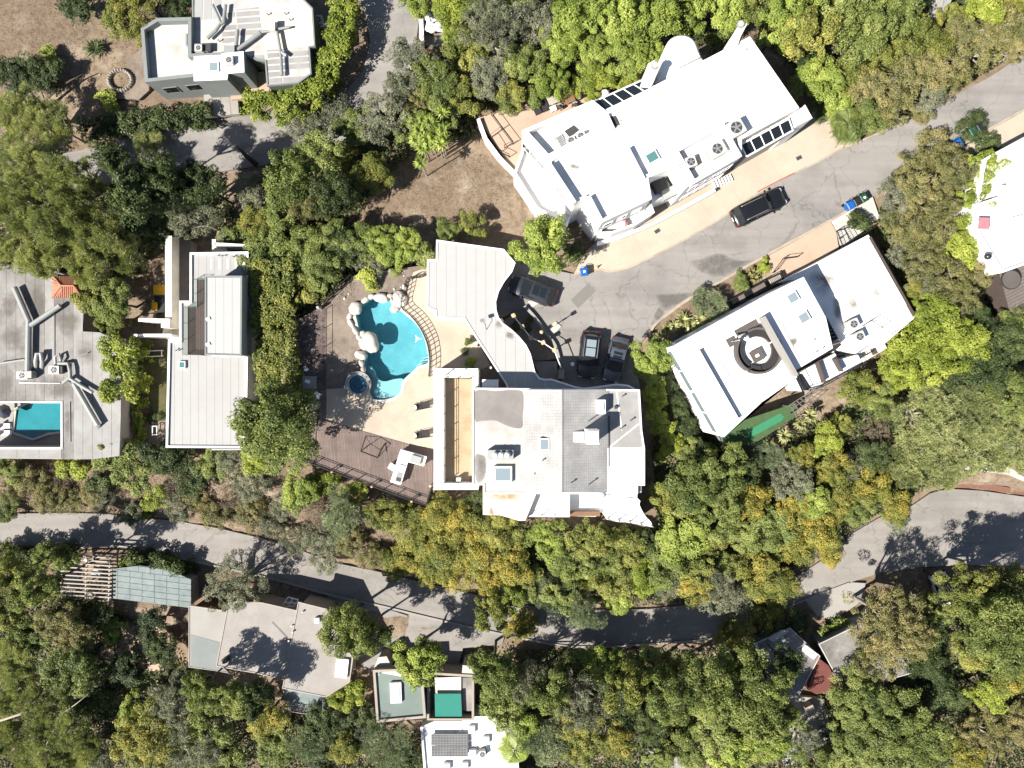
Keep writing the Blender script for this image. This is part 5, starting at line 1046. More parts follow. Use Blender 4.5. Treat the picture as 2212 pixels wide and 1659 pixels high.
# ------------------------------------------------------------------ white house with roof lounge (right of the cul-de-sac)
rh = thing('house', 'white house with a sunken roof lounge and two square skylights', 'house', tuple(P(1680, 720, 0)))
BZ, LZ2 = 6.0, 2.4
RR = [(1690, 607), (1874, 509), (1974, 685), (1908, 742), (1850, 764), (1790, 752), (1740, 600)]
p = ccw(XY(RR, LZ2)); O('wall', MB().prism(p, -1.2, LZ2 - .03), 'white_stucco', rh); O('roof', MB().prism(inset(p, .01), LZ2 - .03, LZ2 + .02), 'white_membrane', rh)
O('roof_edge', MB().ring(inset(p, -.05), inset(p, .10), LZ2 - .2, LZ2 + .12), 'white_membrane', rh); curb(rh, (1879, 512), (1976, 683), LZ2 - .3, .45, .28, 'dark_wood', 'gutter')
BM = [(1453, 748), (1659, 635), (1736, 598), (1784, 686), (1799, 752), (1724, 797), (1564, 944)]
INN = [(1511, 755), (1646, 681), (1722, 815), (1596, 904)]
pb_ = ccw(XY(BM, BZ)); pi_ = ccw(XY(INN, BZ)); O('wall', MB().prism(pb_, -1.2, BZ - .75), 'white_stucco', rh)
O('roof', sheet_holes(pb_, [pi_], BZ, .75), 'white_membrane', rh); O('lounge_floor', MB().prism(inset(pi_, -.02), BZ - .749, BZ - .70), 'white_membrane', rh)
O('floor_light', MB().prism(XY([(1514, 757), (1536, 745), (1620, 887), (1598, 900)], BZ - .6), BZ - .699, BZ - .6), 'glass_white', rh); curb(rh, (1650, 684), (1722, 812), BZ, 1.0, .3, 'concrete', 'lounge_wall')
skylight(rh, 1713, 643, 1.0, .95, BZ, .3, 30, 'glass_sky'); skylight(rh, 1737, 686, 1.0, .95, BZ, .3, 30, 'glass_sky'); skylight(rh, 1804, 641, .5, .35, LZ2 + .02, .15, 30, 'cream_membrane')
curb(rh, (1735, 790), (1690, 700), BZ, .06, .05, 'concrete', 'roof_joint')
for a in ((1757, 735), (1776, 752), (1762, 760)): vent(rh, a[0], a[1], BZ, .25, .04)
ac_unit('square beige air conditioner near the stair on the low white roof', 1845, 700, LZ2 + .02, 1.0, .9, .9, 25); ac_unit('shaded beige air conditioner nearest the wall on the low white roof', 1858, 727, LZ2 + .02, .95, .9, .9, 25)
railing('thin metal frame screen beside the beige air conditioners', [(1861, 705), (1880, 694), (1925, 722)], LZ2, 1.3, 1.2, mat='grey_metal', r=.025)
O('side_wall', MB().prism(XY([(1851, 764), (1908, 737), (1916, 752), (1865, 782)], 1.4), -1.2, 1.4), 'cream_wall', rh); boxF('hatch', 1887, 756, .5, .9, 1.4, 1.5, 'dark_wood', rh, 25)
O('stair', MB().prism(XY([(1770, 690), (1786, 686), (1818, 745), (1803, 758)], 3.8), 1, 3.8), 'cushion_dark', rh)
for k in range(8): curb(rh, (1772 + k * 4, 694 + k * 7.2), (1789 + k * 4, 690 + k * 7), 3.8, .06 + .02 * k, .12, 'grey_wood', 'stair_tread')
O('balcony', MB().prism(XY([(1716, 803), (1800, 757), (1812, 778), (1853, 766), (1862, 784), (1770, 835), (1735, 845)], 3.0), -1, 3.0), 'white_membrane', rh)
railing('black railing round the small back balcony of the roof lounge house', [(1722, 808), (1738, 842), (1772, 833), (1862, 784), (1852, 766)], 3.0, 1.0, 1.4, r=.035, pickets=.15); curb(rh, (1722, 806), (1803, 762), 3.0, 1.1, .1, 'dark_wood', 'screen'); 
for a, b in (((1768, 780), (1784, 826)), ((1806, 774), (1822, 802))): curb(rh, a, b, 3.0, .9, .1, 'dark_wood', 'balcony_divider')
t = thing('roof_hatch_grille', 'black and white slatted grille at the balcony end of the roof', 'grille', tuple(P(1723, 832, 3)))
for k in range(4): curb(t, (1716 + k * 5, 806 + k), (1735 + k * 5, 846 - k * 2.4), 3.0, .15, .1, 'black_metal', 'slat')
O('side_balcony', MB().prism(XY([(1446, 757), (1453, 749), (1564, 944), (1556, 952)], 2.8), 2.3, 2.8), 'grey_wall', rh)
railing('glass railing along the long side balcony of the roof lounge house', [(1445, 757), (1478, 815), (1512, 875), (1555, 951)], 2.8, 1.0, 1.5, mat='grey_metal', glass_='pane_clear', r=.025)
for t_ in (.15, .38, .62, .85): window(rh, P(1453, 748, BZ), P(1564, 944, BZ), t_, 2.0, 3.9, 1.6, 'glass_sky'); window(rh, P(1453, 748, BZ), P(1659, 635, BZ), t_, 1.4, 3.6, 1.4)
pave('artificial_lawn', [(1478, 842), (1500, 828), (1570, 920), (1720, 870), (1722, 898), (1659, 940), (1628, 960), (1563, 963)], -.45, 'turf', .5)
pave('putting_strip', [(1614, 934), (1618, 929), (1684, 893), (1694, 900), (1690, 908), (1624, 944), (1616, 942)], -.444, 'turf_bright', .004)
railing('low black edging rail around the artificial lawn', [(1478, 843), (1520, 910), (1563, 963), (1628, 960), (1659, 941), (1722, 899)], -.45, .5, 2.0, r=.04, rails=(1.0,))
t = thing('side_planter', 'white planter wall edging the artificial lawn', 'wall', tuple(P(1500, 880, -.4))); curb(t, (1477, 840), (1524, 924), -.6, .5, .2, 'white_stucco', 'wall_section')
t = thing('trellis', 'slatted grey timber trellis beside the artificial lawn', 'trellis', tuple(P(1750, 860, -.5)))
for k in range(9):
    f = k / 8; curb(t, (1706 + 62 * f, 876 - 40 * f), (1722 + 74 * f, 900 - 62 * f), 1.6, .1, .09, 'grey_wood', 'slat')
for f in (0, .33, .66, 1): curb(t, (1704 + 16 * f, 876 + 24 * f), (1776 + 16 * f, 830 + 10 * f), 1.71, .08, .07, 'grey_wood', 'beam')
for x, y in ((1710, 878), (1724, 896), (1770, 836), (1790, 842)): q = P(x, y, 1.6); O('post', MB().box((q.x, q.y, .5), (.1, .1, 2.2)), 'grey_wood', t)
# entry bridge with dark slats
t = thing('entry_bridge', 'dark slatted entry bridge from the street to the white house', 'bridge', tuple(P(1630, 640, 0))); BR = [(1571, 651), (1659, 602), (1688, 588), (1697, 607), (1665, 622), (1580, 668)]
O('frame', MB().ring(ccw(XY(BR, .9)), inset(XY(BR, .9), .12), .0, .9), 'black_metal', t); O('deck', MB().prism(XY([(1590, 641), (1606, 633), (1614, 650), (1597, 659)], .5), .2, .5), 'grey_wood', t); O('deck', MB().prism(XY([(1622, 624), (1650, 609), (1658, 624), (1630, 640)], .5), .2, .5), 'grey_wood', t)
for x0, n in ((1572, 7), (1608, 5), (1660, 9)):
    for k in range(n): curb(t, (x0 + k * 3, 650 - (x0 - 1571 + k * 3) * .56), (x0 + 9 + k * 3, 667 - (x0 - 1571 + k * 3) * .56), .4, .2, .07, 'black_metal' if x0 != 1660 else 'pale_wood', 'slat')
railing('black metal stair railing beside the driveway pad', [(1806, 500), (1822, 496), (1836, 520), (1818, 532), (1806, 500)], .1, 1.0, 1.0, r=.03, pickets=.2); railing('black metal gate rail at the corner of the low white roof', [(1838, 518), (1858, 508), (1876, 498)], .1, 1.2, .8, r=.03, pickets=.18)
railing('white pipe rail along the edge of the driveway pad', [(1668, 590), (1690, 560), (1720, 556)], .1, .9, 1.4, mat='black_metal', r=.03)
# roof lounge furniture
FZ = BZ - .7
def arc_sofa(label, a0, a1, r0=1.3, r1=2.1):
    c = P(1637, 758, FZ + .4); t = thing('curved_sofa', label, 'sofa', (c.x, c.y, FZ), 'circular roof lounge sofas')
    def seg(ra, rb, z0, z1, mat, nm):
        n = 14; lo = [(c.x + ra * math.cos(R(a0 + (a1 - a0) * i / n)), c.y + ra * math.sin(R(a0 + (a1 - a0) * i / n))) for i in range(n + 1)]; hi = [(c.x + rb * math.cos(R(a0 + (a1 - a0) * i / n)), c.y + rb * math.sin(R(a0 + (a1 - a0) * i / n))) for i in range(n + 1)]
        O(nm, MB().prism(lo + hi[::-1], z0, z1), mat, t)
    seg(r0, r1 - .2, FZ, FZ + .34, 'cushion_grey', 'base'); seg(r0 + .04, r1 - .22, FZ + .342, FZ + .45, 'cushion_dark', 'cushion'); seg(r1 - .2, r1, FZ, FZ + .8, 'cushion_grey', 'backrest')
arc_sofa('curved dark sofa on the street side of the roof lounge circle', 35, 120); arc_sofa('curved dark sofa on the skylight side of the roof lounge circle', -75, 28); arc_sofa('curved dark sofa on the garden side of the roof lounge circle', 152, 240); arc_sofa('short curved dark sofa closing the roof lounge circle', 246, 281)
table('square grey table inside the circle of curved sofas', 1636, 768, FZ, 1.1, 1.1, 28, 'cushion_grey', 'black_metal', .45); q = P(1636, 768, FZ + .5); O('tray', MB().box((q.x, q.y, FZ + .48), (.35, .25, .05), R(28), .04), 'white_paint', None, False, 'small white tray on the square roof lounge table', 'tray')
t = thing('daybed', 'long dark daybed along the upper wall of the roof lounge', 'daybed', tuple(P(1618, 703, FZ))); q = P(1618, 703, FZ + .4); O('frame', MB().box((q.x, q.y, FZ + .15), (2.6, .75, .3), R(29)), 'dark_wood', t); O('mattress', MB().box((q.x, q.y, FZ + .38), (2.5, .7, .16), R(29), .05), 'cushion_grey', t); O('bolster', MB().box((q.x + .95, q.y + .55, FZ + .52), (.5, .6, .14), R(29), .06), 'white_paint', t)
t = thing('folded_parasol', 'folded grey parasol leaning over the roof lounge', 'parasol', tuple(P(1580, 738, FZ))); q = P(1580, 738, FZ); O('pole', MB().cyl(q, .035, FZ, FZ + 2.3, 8), 'white_paint', t); O('foot', MB().box((q.x, q.y, FZ + .05), (.8, .8, .1), .5), 'cushion_grey', t)
for k in range(6): a = k * 1.05; O('fold', MB().add([(q.x, q.y, FZ + 2.3), (q.x + .16 * math.cos(a), q.y + .16 * math.sin(a), FZ + 1.2), (q.x + .45 * math.cos(a + .25), q.y + .45 * math.sin(a + .25), FZ + 1.3)], [(0, 1, 2)]), 'cushion_grey', t)

# ------------------------------------------------------------------ house at the right edge
fr = thing('house', 'white roofed house with a timber deck at the right edge', 'house', tuple(P(2180, 450, -1)))
FPZ = 3.4; p = ccw(XY([(2300, 250), (2122, 345), (2104, 440), (2106, 502), (2159, 590), (2300, 540)], FPZ)); O('wall', MB().prism(p, -2, FPZ - .03), 'white_stucco', fr); O('roof', MB().prism(inset(p, .01), FPZ - .03, FPZ + .02), 'white_membrane', fr); O('parapet', MB().ring(inset(p, -.03), inset(p, .2), FPZ - .1, FPZ + .35), 'white_stucco', fr)
for pts in ([(2149, 372), (2195, 345), (2205, 372), (2156, 398)], [(2192, 340), (2230, 320), (2240, 380), (2212, 395)], [(2186, 470), (2230, 458), (2230, 490), (2196, 502)]): 
    q = ccw(XY(pts, FPZ + .4)); s_ = O('roof_box', MB().prism(q, FPZ + .02, FPZ + .4), 'white_stucco', fr); O('lid', MB().prism(inset(q, .12), FPZ + .4, FPZ + .44), 'white_membrane', s_)
curb(fr, (2120, 440), (2165, 425), FPZ, .8, .25); curb(fr, (2165, 425), (2170, 400), FPZ, .8, .25)
dp = ccw(XY([(2160, 592), (2230, 562), (2290, 600), (2290, 660), (2186, 690)], 1.2)); O('deck_frame', MB().prism(dp, -1.8, 1.15), 'dark_wood', fr); m = MB()
for q in strips(dp, R(28), .3, .035): m.prism(q, 1.152, 1.19)
o = O('deck_planks', m, 'grey_wood', fr); o['kind'] = 'stuff'
t = thing('round_table', 'large round dark table on the timber deck at the right edge', 'table', tuple(P(2184, 604, 1.2))); q = P(2184, 604, 1.9); O('table_top', MB().cyl(q, .95, 1.85, 1.95, 28), 'cushion_dark', t); O('inlay', MB().cyl(q, .86, 1.951, 1.965, 28), 'cushion_grey', t); O('pedestal', MB().cyl(q, .2, 1.2, 1.85, 12), 'black_metal', t)
t = thing('side_table', 'small table under a pink cloth at the edge of the far white roof', 'table', tuple(P(2126, 482, FPZ))); q = P(2126, 482, FPZ + .7); O('cloth', MB().prism([(q.x - .55, q.y - .5), (q.x + .5, q.y - .55), (q.x + .55, q.y + .5), (q.x - .45, q.y + .55)], FPZ + .62, FPZ + .66), 'pink_cloth', t)
for dx in (-.4, .4):
    for dy in (-.4, .4): O('leg', MB().box((q.x + dx, q.y + dy, FPZ + .32), (.05, .05, .6)), 'dark_wood', t)
t = thing('kettle_grill', 'dark round grill on the far white roof near the deck', 'grill', tuple(P(2136, 553, FPZ))); q = P(2136, 553, FPZ + .7); O('bowl', MB().blob((q.x, q.y, FPZ + .6), (.33, .33, .3), 1, 0, 16, 10), 'paint_charcoal', t, True)
for k in range(3): O('leg', MB().tube([(q.x + .15 * math.cos(k * 2.1), q.y + .15 * math.sin(k * 2.1), FPZ + .4), (q.x + .3 * math.cos(k * 2.1), q.y + .3 * math.sin(k * 2.1), FPZ + .03)], .025, 6), 'black_metal', t)

# ------------------------------------------------------------------ houses below the lower road
th = thing('house', 'tan gravel roofed house below the lower road', 'house', tuple(P(600, 1400, -8)))
AZ = -3.4
def rr(root, pts, z, z0, roof, wall, edge='pale_wood', ew=.1):
    p = ccw(XY(pts, z)); O('wall', MB().prism(p, z0, z - .06), wall, root); O('roof', MB().prism(inset(p, -.25), z - .06, z + .02), roof, root); O('roof_edge', MB().ring(inset(p, -.29), inset(p, -.2), z - .12, z + .08), edge, root)
rr(th, [(499, 1304), (565, 1307), (640, 1324), (612, 1462), (553, 1448), (474, 1434)], AZ, -9, 'tan_gravel', 'tan_wall'); rr(th, [(649, 1307), (702, 1320), (742, 1400), (757, 1423), (750, 1470), (703, 1499), (617, 1482)], AZ + .15, -9, 'tan_gravel', 'tan_wall')
rr(th, [(414, 1314), (490, 1325), (468, 1436), (488, 1450), (414, 1436)], AZ - .9, -9, 'concrete', 'red_wall')
O('low_roof', MB().prism(XY([(412, 1372), (474, 1388), (470, 1437), (492, 1455), (412, 1440)], AZ - .8), AZ - .879, AZ - .86), 'grey_wall', th)
O('lower_deck', MB().prism(XY([(613, 1487), (703, 1503), (702, 1538), (615, 1527)], -5.8), -9, -5.8), 'teal_panel', th); railing('teal slatted rail of the deck below the tan roof', [(616, 1526), (660, 1533), (701, 1537), (703, 1510)], -5.8, .9, 1.0, mat='grey_metal', r=.03, pickets=.2)
skylight(th, 738, 1444, 1.25, 1.9, AZ + .17, .3, -6, 'glass_white', dome=True); boxF('vent_box', 684, 1341, .5, .5, AZ + .17, AZ + .6, 'white_paint', th)
for x, y in ((632, 1350), (634, 1363), (626, 1382), (486, 1430), (655, 1320)): vent(th, x, y, AZ + .05, .35, .06)
boxF('chimney', 484, 1429, .45, .45, AZ, AZ + .9, 'ac_dark', th, 20); pipe(th, [(587, 1344, AZ + .1), (620, 1378, AZ + .1)], .02, 'black_metal', 'conduit'); pipe(th, [(498, 1315, AZ - .6), (472, 1436, AZ - .6)], .06, 'white_paint', 'gutter')
t = thing('framed_window', 'white framed multi-pane window leaning behind the tan roof', 'window frame', tuple(P(625, 1300, -6)))
for k in range(3): curb(t, (607 + k * 14, 1312 - k * 1), (622 + k * 11, 1290 + k * 3), -4.6, .1, .09, 'white_paint', 'frame_bar')
for a, b in (((607, 1312), (635, 1310)), ((614, 1301), (640, 1303)), ((622, 1290), (645, 1296))): curb(t, a, b, -4.58, .1, .09, 'white_paint', 'frame_bar')
# teal shed roof and pergola
ts = thing('shed', 'teal panelled shed roof beside the slatted pergola', 'shed', tuple(P(330, 1270, -8))); p = ccw(XY([(244, 1229), (300, 1222), (360, 1230), (412, 1252), (412, 1314), (330, 1304), (244, 1293)], -4.8)); O('wall', MB().prism(inset(p, .2), -9, -4.9), 'grey_wall', ts)
for a in strips(p, R(-7), .62, .04):
    for b in strips(a, R(83), 1.3, .04): O('roof_panel', MB().prism(b, -4.9, -4.85 + rnd.random() * .02), 'teal_panel', ts)
pg = thing('pergola', 'open pergola of pale horizontal slats below the lower road', 'pergola', tuple(P(185, 1245, -8)))
for k in range(11): f = k / 10; curb(pg, (131 - 2 * f, 1199 + 86 * f), (243 - 3 * f, 1206 + 85 * f), -4.6, .12, .13, 'pale_wood', 'slat')
for a, b in (((135, 1197), (133, 1292)), ((187, 1199), (184, 1294)), ((237, 1200), (234, 1298))): curb(pg, a, b, -4.76, .14, .13, 'pale_wood', 'beam'); 
for x, y in ((135, 1200), (134, 1290), (237, 1205), (235, 1295)): q = P(x, y, -4.8); O('post', MB().box((q.x, q.y, -6.4), (.13, .13, 3.2)), 'pale_wood', pg)
pave('patio', [(133, 1205), (243, 1212), (243, 1300), (133, 1294)], -7.5, 'tan_wall', .4)
t = thing('barrel', 'round white lidded barrel under the pergola', 'barrel', tuple(P(205, 1240, -7.5))); q = P(206, 1240, -6.6); O('body', MB().cyl(q, .42, -7.5, -6.65, 18, .46), 'white_paint', t); O('lid', MB().cyl(q, .48, -6.65, -6.58, 18), 'pale_panel', t)
t = thing('globe_lamp', 'white globe lamp on the near corner of the pergola', 'lamp', tuple(P(187, 1210, -7.5))); q = P(187, 1209, -4.2); O('pole', MB().cyl(q, .04, -7.5, -4.3, 8), 'black_metal', t); O('globe', MB().blob((q.x, q.y, -4.2), (.2, .2, .2), 0, 0, 14, 8), 'white_paint', t, True)
railing('thin pale fence along the lower side of the road above the pergola', [(90, 1199), (150, 1196), (220, 1191), (280, 1196), (350, 1212), (412, 1226)], ZL, 1.6, 2.2, mat='grey_wood', r=.035, cat='fence', name='fence', rails=(1.0, .6, .2))
pave('garden_floor', [(200, 1310), (410, 1320), (410, 1440), (330, 1450), (200, 1420)], -8.4, 'pink_terrace', .4)
# green roof studio, awning court, white roof with solar panels
gs = thing('house', 'small house with a grey-green flat roof and one long skylight', 'house', tuple(P(862, 1500, -8))); p = ccw(XY([(807, 1446), (912, 1442), (920, 1548), (815, 1558)], -4.0)); O('wall', MB().prism(p, -10, -4.04), 'tan_wall', gs); O('roof', MB().prism(inset(p, .02), -4.04, -4.0), 'green_membrane', gs); O('parapet', MB().ring(inset(p, -.04), inset(p, .22), -4.2, -3.75), 'tan_wall', gs)
skylight(gs, 855, 1497, 1.15, 2.1, -4.0, .35, 2, 'glass_white', dome=True, fr=.06); vent(gs, 820, 1454, -4, .3, .06)
O('floor_stain', MB().prism(XY([(815, 1452), (860, 1460), (905, 1475), (905, 1455), (840, 1450)], -4), -3.999, -3.994), 'cream_membrane', gs)
for t_ in (.25, .6): window(gs, P(807, 1446, -4), P(912, 1442, -4), t_, 1.5, -5.6, 1.6)
aw = thing('awning_court', 'walled court with a green awning between the studio and the white roof', 'court', tuple(P(970, 1500, -9)))
O('wall', MB().ring(ccw(XY([(922, 1452), (1024, 1458), (1024, 1556), (922, 1556)], -4.4)), ccw(XY([(927, 1457), (1019, 1463), (1019, 1552), (927, 1552)], -4.4)), -10, -4.4), 'tan_wall', aw); O('floor', MB().prism(XY([(924, 1455), (1022, 1460), (1022, 1554), (924, 1554)], -6.5), -9, -6.5), 'grey_wall', aw)
O('shade_slab', MB().prism(XY([(939, 1464), (996, 1463), (996, 1499), (939, 1500)], -5.0), -5.12, -5.0), 'cream_wall', aw); O('awning', MB().prism(XY([(939, 1500), (996, 1499), (998, 1553), (940, 1554)], -4.6), -4.68, -4.6), 'awning_green', aw)
for k in range(12): q = P(941 + k * 4.8, 1500, -4.6); O('scallop', MB().cyl(q, .11, -4.72, -4.59, 8), 'awning_green', aw)
O('side_roof', MB().prism(XY([(998, 1464), (1019, 1464), (1020, 1536), (998, 1536)], -5.2), -6.4, -5.2), 'weathered_membrane', aw)
t = thing('ladder', 'metal ladder standing between the green roof and the awning', 'ladder', tuple(P(925, 1510, -6)))
for x in (924, 928.5): O('stile', MB().tube([P(x, 1488, -4.3), P(x, 1536, -5.6)], .025, 6), 'grey_metal', t)
for k in range(9): O('rung', MB().tube([P(924, 1490 + k * 5.3, -4.35 - k * .14), P(928.5, 1490 + k * 5.3, -4.35 - k * .14)], .02, 5), 'grey_metal', t)
wr = thing('house', 'white roofed house with a solar panel at the bottom edge', 'house', tuple(P(1000, 1620, -10))); p = ccw(XY([(909, 1569), (940, 1556), (998, 1556), (1020, 1546), (1070, 1546), (1112, 1556), (1128, 1760), (925, 1760)], -5.4)); O('wall', MB().prism(p, -12, -5.44), 'white_stucco', wr); O('roof', MB().prism(inset(p, .02), -5.44, -5.4), 'white_membrane', wr); O('parapet', MB().ring(inset(p, -.03), inset(p, .2), -5.5, -5.15), 'white_stucco', wr)
t = thing('solar_panel', 'dark gridded solar panel on the white roof at the bottom edge', 'solar panel', tuple(P(970, 1610, -5.4)))
for k in range(2):
    pts = [(931 + k * .5, 1586 + k * 25), (1011, 1586 + k * 25), (1011, 1610 + k * 25), (931 + k * 1, 1610 + k * 25)]; q = ccw(XY(pts, -4.9)); pn = O('module', MB().prism(q, -4.98, -4.92), 'solar_frame', t); O('cells', MB().prism(inset(q, .05), -4.92, -4.905), 'solar_cells', pn)
for x, y in ((935, 1590), (1007, 1590), (935, 1632), (1007, 1632)): q = P(x, y, -5); O('foot', MB().box((q.x, q.y, -5.19), (.08, .08, .42)), 'grey_metal', t)
ac_unit('small white air conditioner beside the solar panel', 1042, 1630, -5.4, .7, .7, .65, 8)
for x, y in ((1019, 1577), (1050, 1600), (1021, 1628), (965, 1657), (1004, 1656)): b_ = boxF('roof_box', x, y, .7, .75, -5.4, -5.0, 'white_stucco', wr); boxF('lid', x, y, .6, .65, -5.0, -4.96, 'white_membrane', b_)
pipe(wr, [(1012, 1605, -5.2), (1035, 1620, -5.2)], .03, 'black_metal', 'conduit'); pipe(wr, [(995, 1585, -5.1), (991, 1565, -5.1), (996, 1562, -5.1)], .03, 'grey_metal', 'conduit')
for lab, pts in (('white framed gate wall behind the round tree at the road', [(1000, 1437), (1022, 1440), (1024, 1458), (998, 1458)]), ('pale wall corner beside the green roof house', [(818, 1420), (835, 1418), (846, 1440), (808, 1444)])):
    t = thing('garden_wall', lab, 'wall', tuple(P(*pts[0], -8))); O('body', MB().prism(XY(pts, -4.6), -9, -4.6), 'tan_wall', t); O('cap', MB().prism(inset(XY(pts, -4.6), -.03), -4.598, -4.54), 'pale_concrete', t)
# dark roofs in the lower right
dr = thing('house', 'shaded dark roofed house with red-brown terrace in the lower right', 'house', tuple(P(1730, 1430, -9))); rr(dr, [(1640, 1392), (1706, 1363), (1764, 1418), (1720, 1500), (1660, 1500)], -4.6, -9.5, 'weathered_membrane', 'grey_wall', 'pale_concrete')
rr(dr, [(1776, 1393), (1880, 1342), (1962, 1450), (1860, 1478), (1818, 1470)], -4.4, -9.5, 'weathered_membrane', 'grey_wall', 'pale_concrete'); O('terrace', MB().prism(XY([(1766, 1420), (1790, 1438), (1812, 1486), (1764, 1500), (1745, 1490)], -5.2), -9, -5.2), 'red_wall', dr); skylight(dr, 1749, 1409, 1.6, .7, -4.55, .25, -38, 'glass_white')
O('porch_roof', MB().prism(XY([(1659, 1380), (1690, 1362), (1706, 1363), (1670, 1388)], -4.3), -4.57, -4.3), 'pale_concrete', dr); pave('terrace', [(1680, 1500), (1780, 1510), (1800, 1600), (1700, 1659), (1660, 1600)], -8.2, 'concrete', .6); boxF('roof_box', 1752, 1536, .9, 1.1, -8.2, -7.2, 'tan_wall', dr, 25)
pave('terrace', [(1360, 1620), (1480, 1610), (1480, 1700), (1360, 1700)], -9.2, 'concrete', .6)

for pts, z in (([(1208, 352), (1240, 350), (1268, 362), (1262, 368), (1225, 366)], WZ + .02), ([(1545, 285), (1550, 296), (1543, 300)], WZ + .02), ([(1330, 255), (1358, 257), (1340, 268)], WZ + .02), ([(1414, 222), (1418, 220), (1410, 232), (1406, 230)], WZ + .02), ([(1606, 105), (1618, 102), (1616, 112)], WZ + .02)):
    stain('roof_stain', smooth(pts, 4), z, 'roof_grime', wb, .7)
for pts in ([(1825, 645), (1850, 640), (1858, 668), (1835, 672)], [(1745, 590), (1790, 580), (1820, 600), (1780, 640), (1755, 625)], [(1800, 640), (1825, 650), (1815, 690), (1800, 680)], [(1880, 620), (1900, 615), (1905, 640), (1885, 640)]): stain('roof_stain', smooth(pts, 4), LZ2 + .026, 'roof_grime', rh, .75)
for pts in ([(1700, 735), (1730, 720), (1722, 745), (1706, 752)], [(1500, 790), (1520, 800), (1515, 830), (1502, 820)]): stain('roof_stain', smooth(pts, 4), BZ + .006, 'roof_grime', rh, .75)
